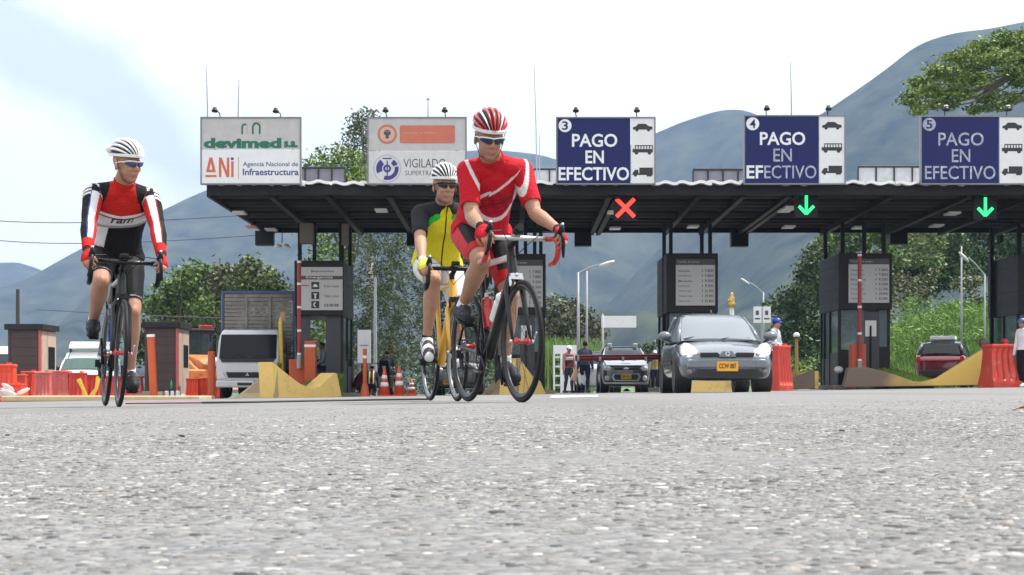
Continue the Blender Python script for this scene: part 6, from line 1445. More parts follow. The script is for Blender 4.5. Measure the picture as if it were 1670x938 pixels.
# ------------------------------------------------------------------ people
def ik(a, b, l1, l2, pole):
    """middle joint of a two bone chain bending towards pole"""
    a, b, pole = Vector(a), Vector(b), Vector(pole); d = b - a; L = min(d.length, (l1 + l2) * .999); u = d.normalized()
    x = (l1 * l1 - l2 * l2 + L * L) / (2 * L); h = math.sqrt(max(0, l1 * l1 - x * x)); p = pole - a; p = (p - u * p.dot(u)).normalized()
    return a + u * x + p * h
def frame_from(fwd, up):
    f = Vector(fwd).normalized(); l = Vector(up).cross(f).normalized(); u = f.cross(l); return f, l, u
def orient(f, l, u): return Matrix((f, l, u)).transposed()
class Fig: pass
def build_figure(J, voxel=.0065, s=1.0, build=1.0, belly=0.0, tw=1.0):
    """J: joints in local space. Returns vertex arrays of one continuous body surface"""
    m = MB(); segs = []
    def limb(tag_, pts, rads, n=14, sx=1.0):
        pts = [Vector(p) for p in pts]
        # rounded ends
        d0 = (pts[0] - pts[1]).normalized(); d1 = (pts[-1] - pts[-2]).normalized()
        P = [pts[0] + d0 * rads[0] * .9, pts[0] + d0 * rads[0] * .6] + pts + [pts[-1] + d1 * rads[-1] * .6, pts[-1] + d1 * rads[-1] * .9]
        R = [rads[0] * .35, rads[0] * .8] + list(rads) + [rads[-1] * .8, rads[-1] * .35]
        m.tube(P, R, n, sx=sx)
        if tag_:
            for i in range(len(pts) - 1): segs.append((tag_, pts[i], pts[i + 1], rads[i], rads[i + 1], i / (len(pts) - 1), (i + 1) / (len(pts) - 1)))
    b = build
    hipL, hipR, shL, shR = Vector(J['hipL']), Vector(J['hipR']), Vector(J['shL']), Vector(J['shR'])
    pel = (hipL + hipR) / 2; shm = (shL + shR) / 2; side = (shL - shR).normalized(); hside = (hipL - hipR).normalized()
    spine = shm - pel; sp = spine.normalized(); fr = side.cross(sp).normalized(); hfr = hside.cross(sp).normalized()  # fr: towards the chest front
    curve = -fr * .05
    rings = []
    # t along the spine, half width, half depth, forward offset
    for t, wx, dy, off in ((-.22, .05, .05, -.0), (-.16, .135, .105, -.01), (-.05, .165, .125, -.01), (.08, .160, .122 + belly * .5, belly * .4), (.25, .145, .112 + belly, belly * .8), (.42, .145, .112 + belly * .8, belly * .7), (.60, .160, .118 + belly * .2, .01), (.78, .172, .118, .012), (.90, .168, .105, .0), (1.0, .150, .085, -.01), (1.07, .10, .065, -.012), (1.12, .05, .045, -.01)):
        bow = 4 * t * (1 - t) if 0 < t < 1 else 0
        c = pel + spine * t + curve * bow + fr * off
        sd = (hside.lerp(side, max(0, min(1, t)))).normalized(); rg = []
        for k in range(20):
            a = 2 * PI * k / 20; ca, sa = math.cos(a), math.sin(a)
            e = .8
            rg.append(c + sd * wx * b * tw * math.copysign(abs(ca) ** e, ca) + fr * dy * b * math.copysign(abs(sa) ** e, sa))
        rings.append(rg)
    m.loft(rings)
    segs.append(('torso', pel, shm, .13, .13, 0, 1)); segs.append(('torso', hipL, hipR, .12, .12, 0, 0)); segs.append(('torso', pel.lerp(shm, .8) + side * .09, pel.lerp(shm, .8) - side * .09, .10, .10, .8, .8))
    for S in 'LR':
        hip, kn, an, toe = (Vector(J[k + S]) for k in ('hip', 'knee', 'ankle', 'toe'))
        limb('thigh' + S, [hip, hip.lerp(kn, .35), hip.lerp(kn, .75), kn], [.095 * b, .088 * b, .066 * b, .055])
        kd = (kn - hip).normalized() * .5 - (an - kn).normalized() * .5
        m.ell(kn + kd * .018, (.05, .05, .05), nu=10, nv=8)
        bk = (kn - an).normalized(); back = -(kn - (hip + an) / 2).normalized() if (kn - (hip + an) / 2).length > .02 else Vector((-1, 0, 0))
        limb('shin' + S, [kn, kn.lerp(an, .28) + back * .018, kn.lerp(an, .6) + back * .006, kn.lerp(an, .85), an], [.051, .056 * b, .043, .034, .036])
        heel = an + (an - kn).normalized() * .055 - (toe - an).normalized() * .035
        ball = toe - (toe - an).normalized() * .06
        limb('foot' + S, [heel, ball, toe], [.033, .040, .028], sx=1.0); limb('foot' + S, [an, ball], [.037, .030])
        sh, el, wr = (Vector(J[k + S]) for k in ('sh', 'elbow', 'wrist'))
        limb('uarm' + S, [sh, sh.lerp(el, .3), sh.lerp(el, .75), el], [.055 * b, .051 * b, .044 * b, .039])
        limb('farm' + S, [el, el.lerp(wr, .3), el.lerp(wr, .75), wr], [.040, .041 * b, .030, .026])
        limb(None, [shm + (sh - shm) * .30 + sp * .012, sh], [.072 * b * tw, .052 * b])
        # hand
        hf, hn = Vector(J['handf' + S]).normalized(), Vector(J['handn' + S])
        hs = hf.cross(hn).normalized(); hn = hs.cross(hf).normalized()      # hn: palm normal
        sg = 1 if S == 'L' else -1
        curl = J.get('curl' + S, (.5, .9, .7))
        palm = []
        for t, wx, th in ((-.01, .022, .018), (.02, .032, .020), (.055, .040, .017), (.085, .041, .014), (.095, .036, .010)):
            c = wr + hf * t; palm.append([c + hs * wx * math.cos(2 * PI * k / 12) + hn * th * math.sin(2 * PI * k / 12) for k in range(12)])
        m.loft(palm); segs.append(('hand' + S, wr, wr + hf * .09, .02, .02, 0, .5))
        for i, (o_, ln) in enumerate(((.031, .88), (.0105, 1.0), (-.010, .94), (-.030, .76))):
            o_ *= sg; p = wr + hf * (.090 - .006 * abs(i - 1)) + hs * o_; pts = [p - hf * .02]; ang = 0
            pts.append(p)
            for q, seg_l in zip(curl, (.042, .026, .020)):
                ang += q * (1 + .06 * i); dr = hf * math.cos(ang) + hn * math.sin(ang) + hs * o_ * .8; p = p + dr.normalized() * seg_l * ln; pts.append(p)
            R = [.0095, .0092, .0088, .0080, .0070]
            limb('fing' + S, pts, R, 8)
        tp = wr + hf * .025 + hs * .028 * sg
        t1 = tp + (hf * .55 + hs * .55 * sg + hn * .45).normalized() * .038; t2 = t1 + (hf * .6 + hs * .1 * sg + hn * .75).normalized() * .030; t3 = t2 + (hf * .4 - hs * .2 * sg + hn * .8).normalized() * .022
        limb('fing' + S, [tp, t1, t2, t3], [.014, .0115, .0100, .0085], 8)
    # neck and head
    H = Vector(J['head']); f, l, u = frame_from(J['face'], J.get('headup', (0, 0, 1))); R = orient(f, l, u)
    nb = shm + sp * .01 - fr * .015
    limb('neck', [nb, H - u * .06 - f * .015], [.066 * b, .056])
    def he(off, rad): m.ell(H + R @ Vector(off), rad, R, 20, 14)
    he((-.012, 0, .035), (.098, .077, .088)); he((.018, 0, -.035), (.072, .060, .080)); he((.040, 0, -.088), (.040, .036, .028)); he((.060, 0, -.095), (.022, .024, .018))
    he((.070, .030, -.025), (.022, .022, .022)); he((.070, -.030, -.025), (.022, .022, .022)); he((.074, 0, .022), (.020, .052, .015))
    limb(None, [H + R @ Vector((.086, 0, .008)), H + R @ Vector((.101, 0, -.022))], [.009, .0135], 10)
    he((.098, .010, -.030), (.010, .008, .007)); he((.098, -.010, -.030), (.010, .008, .007))
    he((.083, 0, -.062), (.012, .024, .006)); he((.081, 0, -.071), (.011, .020, .006))
    for y in (-1, 1): he((-.008, y * .078, -.012), (.017, .009, .031)); he((-.0, y * .074, -.01), (.012, .012, .02))
    segs.append(('head', H - u * .06, H + u * .05, .08, .085, 0, 1)); segs.append(('head', H + R @ Vector((.04, 0, -.09)), H + R @ Vector((.06, 0, -.03)), .045, .05, 0, 0))
    # voxel union
    me = bpy.data.meshes.new('tmp'); me.from_pydata(m.v, [], m.f); o = bpy.data.objects.new('tmp', me); col.objects.link(o)
    bm = bmesh.new(); bm.from_mesh(me); bmesh.ops.triangulate(bm, faces=bm.faces); bmesh.ops.recalc_face_normals(bm, faces=bm.faces); bm.to_mesh(me); bm.free()
    md = o.modifiers.new('r', 'REMESH'); md.mode = 'VOXEL'; md.voxel_size = voxel; md.adaptivity = 0
    sm = o.modifiers.new('s', 'SMOOTH'); sm.factor = .5; sm.iterations = 3
    dg = bpy.context.evaluated_depsgraph_get(); dg.update(); ev = o.evaluated_get(dg); em = ev.to_mesh()
    n = len(em.vertices); V = np.empty(n * 3); em.vertices.foreach_get('co', V); V = V.reshape(-1, 3); N = np.empty(n * 3); em.vertices.foreach_get('normal', N); N = N.reshape(-1, 3)
    Fq = np.array([list(p.vertices) if len(p.vertices) == 4 else list(p.vertices) + [p.vertices[-1]] for p in em.polygons])
    ev.to_mesh_clear(); bpy.data.objects.remove(o); bpy.data.meshes.remove(me)
    # label every vertex with its nearest bone
    best = np.full(n, 1e9); tg = np.zeros(n, int); tt = np.zeros(n); names = []
    for i, (nm, a, b_, r0, r1, t0, t1) in enumerate(segs):
        if nm not in names: names.append(nm)
        a_, b2 = np.array(a), np.array(b_); d = b2 - a_; L2 = max(1e-9, d @ d); t = np.clip((V - a_) @ d / L2, 0, 1)
        dist = np.linalg.norm(V - (a_ + t[:, None] * d), axis=1) / (r0 + (r1 - r0) * t)
        mk = dist < best; best[mk] = dist[mk]; tg[mk] = names.index(nm); tt[mk] = (t0 + (t1 - t0) * t)[mk]
    fig = Fig(); fig.V, fig.N, fig.F, fig.tag, fig.t, fig.names = V, N, Fq, tg, tt, names
    fig.pel, fig.shm, fig.sp, fig.fr, fig.side, fig.H, fig.R = pel, shm, sp, fr, side, H, R; fig.J = J
    L = spine.length; P = V - np.array(pel)
    fig.tu = P @ np.array(sp) / L; fig.ts = P @ np.array(side); fig.tf = P @ np.array(fr)   # up the torso, to the left, to the front
    return fig
def sel(fig, *nm): return np.isin(fig.tag, [fig.names.index(k) for k in nm if k in fig.names])
def smooth_mask(fig, mask, it=2):
    v = mask.astype(float); F_ = fig.F
    for _ in range(it):
        acc = np.zeros(len(v)); cnt = np.zeros(len(v))
        for a, b in ((0, 1), (1, 2), (2, 3), (3, 0)):
            np.add.at(acc, F_[:, a], v[F_[:, b]]); np.add.at(cnt, F_[:, a], 1); np.add.at(acc, F_[:, b], v[F_[:, a]]); np.add.at(cnt, F_[:, b], 1)
        v = .5 * v + .5 * acc / np.maximum(cnt, 1)
    return v > .5
def garment(fig, name, mask, off, colf, parent, rough=.75, wrinkle=0.0, sheen=0, matname='cloth', label=None, bump=.5):
    mask = smooth_mask(fig, mask, 4); F_ = fig.F; fm = mask[F_].all(1); F2 = F_[fm]
    used = np.unique(F2); idx = np.full(len(fig.V), -1); idx[used] = np.arange(len(used)); F3 = idx[F2]
    A = [a[used] for a in (fig.V, fig.N, fig.tu, fig.ts, fig.tf, fig.t, fig.tag)]
    if name == 'jersey':      # one finer level so that the print is crisp
        F3 = F3[F3[:, 2] != F3[:, 3]]
        E0 = np.sort(np.concatenate([F3[:, [0, 1]], F3[:, [1, 2]], F3[:, [2, 3]], F3[:, [3, 0]]]), 1); n0 = len(A[0]); uq0, inv0 = np.unique(E0[:, 0].astype(np.int64) * n0 + E0[:, 1], return_inverse=True)
        e0, e1 = uq0 // n0, uq0 % n0; nf = len(F3); em = n0 + inv0.reshape(4, nf); fc = n0 + len(uq0) + np.arange(nf)
        A = [np.concatenate([a, (a[e0] + a[e1]) / 2 if a.dtype != int else a[e0], a[F3].mean(1) if a.dtype != int else a[F3[:, 0]]]) for a in A]
        F3 = np.concatenate([np.stack([F3[:, k], em[k], fc, em[(k + 3) % 4]], 1) for k in range(4)])
    V = A[0].copy(); N = A[1]
    # boundary edges
    E = np.concatenate([F3[:, [0, 1]], F3[:, [1, 2]], F3[:, [2, 3]], F3[:, [3, 0]]]); E = E[E[:, 0] != E[:, 1]]
    Es = np.sort(E, 1); key = Es[:, 0].astype(np.int64) * (len(V) + 1) + Es[:, 1]; uq, inv, cnt = np.unique(key, return_inverse=True, return_counts=True)
    BE = E[cnt[inv] == 1]; bv = np.unique(BE)
    for _ in range(6):      # even out the hem
        acc = np.zeros((len(V), 3)); c = np.zeros(len(V))
        np.add.at(acc, BE[:, 0], V[BE[:, 1]]); np.add.at(acc, BE[:, 1], V[BE[:, 0]]); np.add.at(c, BE[:, 0], 1); np.add.at(c, BE[:, 1], 1)
        ok = bv[c[bv] > 0]; V[ok] = .5 * V[ok] + .5 * acc[ok] / c[ok][:, None]
    inner = V - N * .004
    w_ = np.zeros(len(V))
    if wrinkle:
        for i in range(len(V)):
            p = Vector(V[i]); q = noise.noise(p * 9 + Vector((3, 1, 2))) + .5 * noise.noise(Vector((p.x * 22, p.y * 22, p.z * 9)))
            w_[i] = (q * .5 + .25) * wrinkle
    Vo = V + N * (off + w_)[:, None]
    nb = len(bv); bi = np.full(len(V), -1); bi[bv] = np.arange(nb)
    rim = np.stack([BE[:, 1], BE[:, 0], len(V) + bi[BE[:, 0]], len(V) + bi[BE[:, 1]]], 1)
    AV = np.concatenate([Vo, inner[bv]]); AF = np.concatenate([F3, rim])
    tri = AF[:, 2] == AF[:, 3]; AF = AF[~tri] if tri.any() else AF
    me = fast_mesh(name, AV, AF, True)
    S = Fig(); S.tu, S.ts, S.tf, S.V, S.t, S.tag, S.names, S.N = A[2], A[3], A[4], A[0], A[5], A[6], fig.names, N
    rgb = colf(S); rgb = np.concatenate([rgb, rgb[bv]]); set_col(me, rgb)
    m = mat(matname, (1, 1, 1), rough, attr='Col', spec=.12, var=.06, scale=30, bump=bump, bscale=60)
    return link_mesh(name, me, m, parent)
def body(fig, parent, tone=(.42, .235, .16), name='body', lipf=True):
    V = fig.V; n = len(V); rgb = np.tile(np.array(tone), (n, 1))
    q = (V - np.array(fig.H)) @ np.array(fig.R)    # head coordinates: forward, left, up
    hd = sel(fig, 'head')
    lips = hd & (abs(q[:, 2] + .066) < .011) & (abs(q[:, 1]) < .024) & (q[:, 0] > .07); rgb[lips] *= (.88, .68, .66)
    stub = hd & (q[:, 2] < -.055) & ~lips; rgb[stub] *= (.86, .84, .88)
    nose = hd & (q[:, 0] > .095) & (abs(q[:, 1]) < .016); rgb[nose] *= (1.05, .92, .9)
    hands = sel(fig, 'fingL', 'fingR'); rgb[hands] *= (1.05, .95, .95)
    kn = sel(fig, 'thighL', 'thighR') & (fig.t > .9); rgb[kn] *= (1.03, .95, .93)
    me = fast_mesh(name, V, fig.F, True) if (fig.F[:, 2] != fig.F[:, 3]).all() else fast_mesh(name, V, fig.F[fig.F[:, 2] != fig.F[:, 3]], True)
    set_col(me, rgb); return link_mesh(name, me, mat('skin', (1, 1, 1), .5, spec=.35, attr='Col', var=.16, scale=9, bump=.25, bscale=90, subs=.08), parent)
def C(*a): return np.array(a, float)
def const(c): return lambda S: np.tile(C(*c), (len(S.V), 1))
# --- helmet of ribs over a dark shell
def helmet(fig, parent, cols, visor=False, tilt=.12, band=(.75, .75, .76)):
    R = fig.R @ Matrix.Rotation(tilt, 3, 'Y'); H = fig.H + fig.R @ Vector((-.012, 0, .058))
    A, B, Cc = .136, .099, .110
    def P(th, ph, k=1.0, dz=0):   # th front(-)..rear(+), ph sideways
        q = Vector((-math.sin(th) * math.cos(ph * .55) * A * k, math.sin(ph) * B * k * (math.cos(th) * .72 + .28), math.cos(th) * math.cos(ph) * Cc * k)); 
        return H + R @ (q + Vector((0, 0, dz)))
    hm = empty('helmet', (0, 0, 0)); hm.parent = parent
    rings = []
    for i in range(11):
        th = -1.45 + 2.9 * i / 10; rings.append([P(th, -1.45 + 2.9 * k / 12, .93) for k in range(13)])
    MB().loft(rings, caps=False, closed=False).build('helmet_shell', mat('helmet_inner', (.02, .02, .022), .7), hm, smooth=True)
    def rib(ph0, ph1, w_, mcol, t0=-1.42, t1=1.45, n=16, h=1.04):
        rg = []
        for i in range(n + 1):
            s_ = i / n; th = t0 + (t1 - t0) * s_; pc = ph0 + (ph1 - ph0) * s_; taper = .65 + .35 * math.sin(PI * s_); ww = w_ * taper
            rg.append([P(th, pc - ww, .94), P(th, pc - ww * .9, h - .025), P(th, pc - ww * .3, h), P(th, pc + ww * .3, h), P(th, pc + ww * .9, h - .025), P(th, pc + ww, .94)])
        MB().loft(rg).build('helmet_rib', mcol, hm, smooth=True, auto=.9)
    for ph0, ph1, w_, k in ((0, 0, .075, 0), (.30, .34, .062, 1), (-.30, -.34, .062, 1), (.60, .68, .062, 2), (-.60, -.68, .062, 2), (.90, 1.00, .066, 3), (-.90, -1.00, .066, 3), (1.20, 1.25, .075, 4), (-1.20, -1.25, .075, 4)): rib(ph0, ph1, w_, cols[k])
    # rim: closes the lower edge
    pts = []; n = 36
    rim = []
    for i in range(n):
        a = 2 * PI * i / n; x, y = math.cos(a) * A * .955, math.sin(a) * B * .94; z = .008 - .028 * (1 - math.cos(a)) * .5 + .0 * a
        c = H + R @ Vector((x, y, z)); o_ = (R @ Vector((math.cos(a), math.sin(a), 0)))
        rim.append([c - R @ Vector((0, 0, .004)), c + o_ * .005 - R @ Vector((0, 0, .001)), c + o_ * .005 + R @ Vector((0, 0, .012)), c - o_ * .006 + R @ Vector((0, 0, .016)), c - o_ * .010])
    rim.append(rim[0]); MB().loft(rim, caps=False).build('helmet_rim', mat('rim%.2f%.2f' % band[:2], band, .35), hm, smooth=True, auto=.9)
    # cross piece at brow and rear tail
    MB().ell(H + R @ Vector((-.125, 0, .02)), (.03, .07, .035), R, 12, 8).build('helmet_tail', cols[4], hm, smooth=True)
    for y in (-1, 1):
        q = lambda a, b, c: fig.H + fig.R @ Vector((a, b, c))
        MB().tube([q(.01, y * .088, .04), q(.012, y * .076, -.03), q(.025, y * .054, -.095), q(.030, y * .0, -.118)], .0045, 5, sx=.4).build('chin_strap', M_black, hm)
def glasses(fig, parent, lens, frame, top=True):
    q = lambda a, b, c: fig.H + fig.R @ Vector((a, b, c)); g = empty('sunglasses', (0, 0, 0)); g.parent = parent
    for y in (-1, 1):
        o_, i_ = [], []
        rows_ = ((.0, .022), (.35, .024), (.75, .020), (1.0, .012))
        rg = []
        for t, h in rows_:
            yy = .009 + .062 * t; xx = .106 - .035 * t ** 2.2; rg.append([q(xx, y * yy, .012 + h * .5 - .004 * t), q(xx + .004, y * yy, .010), q(xx - .002, y * yy, .010 - h * .95 + .006 * t), q(xx - .005, y * yy, .010 - h * .9 + .006 * t), q(xx - .005, y * yy, .012 + h * .4)])
        MB().loft(rg).build('lens', lens, g, smooth=True, auto=.9)
        MB().tube([q(.074, y * .071, .016), q(.04, y * .080, .016), q(-.01, y * .083, .006)], .0035, 6).build('temple_arm', frame, g)
    MB().tube([q(.073, -.071, .020), q(.098, -.045, .024), q(.108, -.012, .022), q(.109, 0, .019), q(.108, .012, .022), q(.098, .045, .024), q(.073, .071, .020)], .0042, 6).build('brow_bar', frame, g, smooth=True)
def hood_pose(S, dx=.0, out=.0):
    y = 1 if S == 'L' else -1
    return Vector((.565 + dx, y * (.212 + out), .955))
def rider(bike, PED, rz, lab, spec):
    """everything in the bicycle's own space; the figure is its own top-level object"""
    r = empty('person', bike.location, lab, 'person', rz=rz)
    J = {}
    J['hipL'], J['hipR'] = Vector((-.165, .085 + spec.get('hipy', 0), 1.0 + spec.get('seat', 0))), Vector((-.165, -.085 + spec.get('hipy', 0), 1.0 + spec.get('seat', 0)))
    sx_, sz, sw, sy, roll = spec['sh']
    J['shL'], J['shR'] = Vector((sx_, sw + sy, sz + roll)), Vector((sx_, -sw + sy, sz - roll))
    J['head'] = Vector(spec['head']); J['face'] = spec['face']; J['headup'] = spec.get('headup', (0, 0, 1))
    for S, y in (('L', 1), ('R', -1)):
        p = PED[S]; pt = spec.get('pitch' + S, -.15)      # foot pitch: negative = toes down
        fwd = Vector((math.cos(pt), y * .06, math.sin(pt))); up = Vector((-math.sin(pt), 0, math.cos(pt)))
        ball = p + up * .045; J['toe' + S] = ball + fwd * .062; J['ankle' + S] = ball - fwd * .115 + up * .062
        J['knee' + S] = ik(J['hip' + S], J['ankle' + S], .445, .43, Vector((1.2, y * (.10 + spec.get('splay', 0)), 1.2)))
        w_ = hood_pose(S) + Vector(spec.get('wr' + S, (0, 0, 0))); J['wrist' + S] = w_
        J['elbow' + S] = ik(J['sh' + S], w_, .295, .27, J['sh' + S].lerp(w_, .5) + Vector((-.05, y * spec.get('elbowout', .3), -.35)))
        J['handf' + S] = (.72, y * -.02, -.42); J['handn' + S] = (-.42, -y * .62, -.72); J['curl' + S] = (.35, .75, .6)
    fig = build_figure(J, .0062, build=spec.get('build', 1), belly=spec.get('belly', 0), tw=spec.get('tw', 1))
    return r, fig, J
def glove(fig, r, c, cuff):
    hm = sel(fig, 'handL', 'handR') | (sel(fig, 'farmL', 'farmR') & (fig.t > .93)) | (sel(fig, 'fingL', 'fingR') & (fig.t < .3))
    for S in 'LR':
        m1 = (sel(fig, 'hand' + S) | (sel(fig, 'farm' + S) & (fig.t > .93)) | (sel(fig, 'fing' + S) & (fig.t < .38)))
        garment(fig, 'glove', m1, .0035, lambda S_: np.where((S_.t > .9)[:, None] & np.isin(S_.tag, [S_.names.index('farmL'), S_.names.index('farmR')])[:, None], C(*cuff), C(*c)), r, wrinkle=.001)
def shoes(fig, r, colf, sock, sockh=.80, name='shoe'):
    for S in 'LR':
        J_ = fig.J; a_, t_ = J_['ankle' + S], J_['toe' + S]; d_ = (t_ - a_).normalized(); dn = Vector((0, -1, 0)).cross(d_).normalized(); dn = dn if dn.z < 0 else -dn
        MB().tube([a_ - d_ * .035 + dn * .068, a_.lerp(t_, .5) + dn * .062, t_ + d_ * .01 + dn * .034], [.034, .043, .034], 12, sx=.28, up=(0, 1, 0)).build('shoe_sole', M_black, r, smooth=True)
        garment(fig, 'sock', (sel(fig, 'shin' + S) & (fig.t > sockh)) | sel(fig, 'foot' + S), .0028, const(sock), r)
        sh = garment(fig, name, sel(fig, 'foot' + S) | (sel(fig, 'shin' + S) & (fig.t > .985)), .0085, colf, r, rough=.55, matname='shoe_leather', bump=.1)
        J = fig.J; an, toe = J['ankle' + S], J['toe' + S]; f = (toe - (an + Vector((0, 0, 0)))).normalized()
        for k in (.35, .62, .85):
            c = an.lerp(toe, k) + Vector((0, 0, .034 - .014 * k)); side = Vector((0, 1, 0))
            MB().tube([c - side * .038 + Vector((0, 0, -.012)), c - side * .02 + Vector((0, 0, .009)), c + side * .02 + Vector((0, 0, .009)), c + side * .038 + Vector((0, 0, -.012))], .007, 6, sx=1).build('strap', spec_strap, sh, smooth=True)
spec_strap = mat('shoe_strap', (.25, .25, .26), .4)

# ---- leftmost rider: head turned to his left, long sleeves, black, white and red jersey
r, fig, J = rider(bike1, P1, A1, 'cyclist in a black red and white long sleeved jersey, head turned aside', dict(sh=(.115, 1.365, .18, .005, .0), head=(.215, .02, 1.555), face=(.80, .50, -.10), headup=(.1, -.05, 1), build=1.06, belly=.012, elbowout=.45, pitchR=-.05, pitchL=-.12, seat=.0, wrL=(-.02, .012, 0), wrR=(-.02, -.012, 0)))
body(fig, r, (.40, .215, .145))
arms = sel(fig, 'uarmL', 'uarmR', 'farmL', 'farmR'); tor = sel(fig, 'torso')
BLK, WHT, RED = C(.012, .012, .014), C(.62, .62, .65), C(.42, .018, .014)
def jers1(S):
    n = len(S.V); c = np.tile(BLK, (n, 1)); u, s_, f = S.tu, S.ts, S.tf
    T = S.names.index('torso'); body_ = (S.tag == T) | (S.tag == S.names.index('neck'))
    front = f > -.03
    lineR = .78 + .10 * s_ + .05 * np.abs(s_ / .15)      # lower edge of the red yoke
    lowb = .60 + .35 * s_
    red = body_ & (u > lineR) & (np.abs(s_) < .150 - .16 * np.clip(u - .72, 0, 1)); wht = body_ & (u > lowb) & (u <= lineR)
    wht |= body_ & (u < .75) & (s_ < -.07 - .05 * (.5 - u))
    c[wht & front] = WHT; grey = body_ & front & (u > lowb) & (u < lowb + .045); c[grey] = C(.3, .3, .31)
    c[red] = RED
    line = body_ & front & (np.abs(u - lineR) < .018) & (u > .6); c[line] = WHT; l2 = body_ & front & (np.abs(u - lineR + .03) < .010); c[l2] = RED
    # arms: black with a white stripe edged in red and blue, red cuffs
    for A, y in (('L', 1), ('R', -1)):
        ua = S.tag == S.names.index('uarm' + A); fa = S.tag == S.names.index('farm' + A); sh = np.array(J['sh' + A]); P_ = S.V - sh
        inner = S.N @ np.array(fig.side) * y        # -1 faces the body
        fr_ = S.N @ np.array((1.0, 0, 0))
        arm = ua | fa; strp = arm & (inner < .15) & (inner > -.60) & (fr_ > .1) & ~(ua & (S.t < .18)); c[strp] = WHT
        c[arm & (inner >= .15) & (inner < .30) & (fr_ > .1) & ~(ua & (S.t < .18))] = C(.03, .06, .3) if A == 'R' else C(.3, .02, .02)
        c[arm & (inner <= -.60) & (fr_ > -.2)] = C(.5, .03, .03)
        c[fa & (S.t > .62)] = RED
        z = S.V[:, 2]; top = ua & (S.t < .30) & (inner > .25) & (S.N[:, 2] > -.1) & (fr_ > -.3); c[top & (np.sin(S.t * 50 + 1) > -.3)] = WHT
    return c
garment(fig, 'jersey', (tor & (fig.tu > .02)) | arms & ~(sel(fig, 'farmL', 'farmR') & (fig.t > .95)) | (sel(fig, 'neck') & (fig.tu < 1.16)), .007, jers1, r, wrinkle=.006)
# jersey lettering on the white band
me = text_mesh('ram', .17, .045, thick=.02, shear=.4); o = link_mesh('jersey_lettering', me, M_txblk, r)
cc = fig.pel + fig.sp * ((fig.shm - fig.pel).length * .72) + fig.fr * .150 + fig.side * .01; zz = -fig.fr; xx = fig.side
Mx = Matrix((xx, zz, fig.sp)).transposed().to_4x4(); Mx.translation = cc; o.matrix_local = Mx @ Matrix.Rotation(-.12, 4, 'Y'); md = o.modifiers.new('sw', 'SHRINKWRAP'); md.target = [c for c in r.children if c.name.startswith('jersey')][0]; md.wrap_method = 'NEAREST_SURFACEPOINT'; md.wrap_mode = 'ABOVE_SURFACE'; md.offset = .002
garment(fig, 'shorts', (tor & (fig.tu <= .06)) | (sel(fig, 'thighL', 'thighR') & (fig.t < .80)), .0045, lambda S: np.where(((S.t > .74) & (S.t < .755) & (S.tag != S.names.index('torso')))[:, None], C(.3, .3, .3), C(.012, .012, .014)), r, rough=.55, wrinkle=.002, bump=.12, matname='lycra')
glove(fig, r, (.45, .02, .02), (.02, .02, .02)); shoes(fig, r, const((.02, .02, .023)), (.75, .75, .76), .84)
M_hw = mat('helmet_white', (.78, .78, .79), .3, coat=.5, var=.03); M_hr = mat('helmet_red', (.55, .03, .03), .3, coat=.5)
helmet(fig, r, [M_hw] * 5); glasses(fig, r, glass('lens_blue', (.03, .06, .14), .0, .05), M_hw)
r.rotation_euler = (-.042, 0, A1); bike1.rotation_euler = (-.042, 0, A1)
# ---- red rider in front
r, fig, J = rider(bike2, P2, A2, 'cyclist in a red jersey with a white swoosh, nearest the camera', dict(sh=(.18, 1.318, .160, -.022, .010), head=(.335, -.105, 1.475), face=(.95, -.06, -.36), headup=(.3, -.03, 1), build=1.02, tw=.90, belly=.03, elbowout=.0, pitchR=-.05, pitchL=-.1, wrL=(-.01, .012, 0), wrR=(-.01, -.01, 0), splay=.02))
body(fig, r, (.36, .20, .13))
tor = sel(fig, 'torso'); RJ = C(.45, .012, .022)
def jers2(S):
    n = len(S.V); c = np.tile(RJ, (n, 1)); u, s_, f = S.tu, S.ts, S.tf; T = S.names.index('torso'); T2 = (S.tag == T)
    fr_ = f > 0
    # big oval swoosh on the chest with a darker red fill
    dx, du = (s_ - .01) / .118, (u - .64) / .235; rr_ = np.sqrt(dx * dx + du * du); an = np.arctan2(du, dx)
    ring = T2 & fr_ & (rr_ < 1.0 + .03) & (rr_ > .84 + .05 * np.sin(an)) & ((an > 2.0) | (an < -.25)); 
    fill = T2 & fr_ & (rr_ < .82) & (np.sin(u * 55 + s_ * 40) * np.sin(s_ * 60 - u * 30) > -.2); c[fill] = C(.30, .010, .03)
    c[T2 & fr_ & (rr_ < .9) & (np.abs(u - .66 - s_ * .95) < .012)] = C(.15, .01, .02)
    c[ring] = C(.70, .55, .58)
    tail = T2 & fr_ & (np.abs(u - (.84 + (s_ + .02) * 1.55)) < .022) & (s_ > -.045) & (u > .78); c[tail] = C(.70, .55, .58)
    for A, y in (('L', 1), ('R', -1)):                                   # white seam curving over each shoulder
        c[(np.abs(s_ * y - (.112 + .30 * np.clip(u - .90, 0, 1) + .12 * np.clip(.75 - u, 0, 1))) < .0095) & (f > -.06) & (u > .52)] = C(.62, .58, .60)
    return c
sl = sel(fig, 'uarmL', 'uarmR') & (fig.t < .70)
garment(fig, 'jersey', (tor & (fig.tu > .06)) | sl | (sel(fig, 'neck') & (fig.tu < 1.12)), .009, jers2, r, wrinkle=.010)
def sh2(S):
    c = np.tile(C(.012, .012, .014), (len(S.V), 1)); th = S.tag != S.names.index('torso')
    out_ = np.abs(S.N[:, 1]) > .80; c[th & out_] = C(.48, .03, .04); c[th & (S.t > .62)] = C(.42, .014, .016); c[(~th) & (np.abs(S.ts) > .13)] = C(.48, .03, .04); return c
garment(fig, 'shorts', (tor & (fig.tu <= .10)) | (sel(fig, 'thighL', 'thighR') & (fig.t < .80)), .0045, sh2, r, rough=.55, wrinkle=.002, bump=.12, matname='lycra')
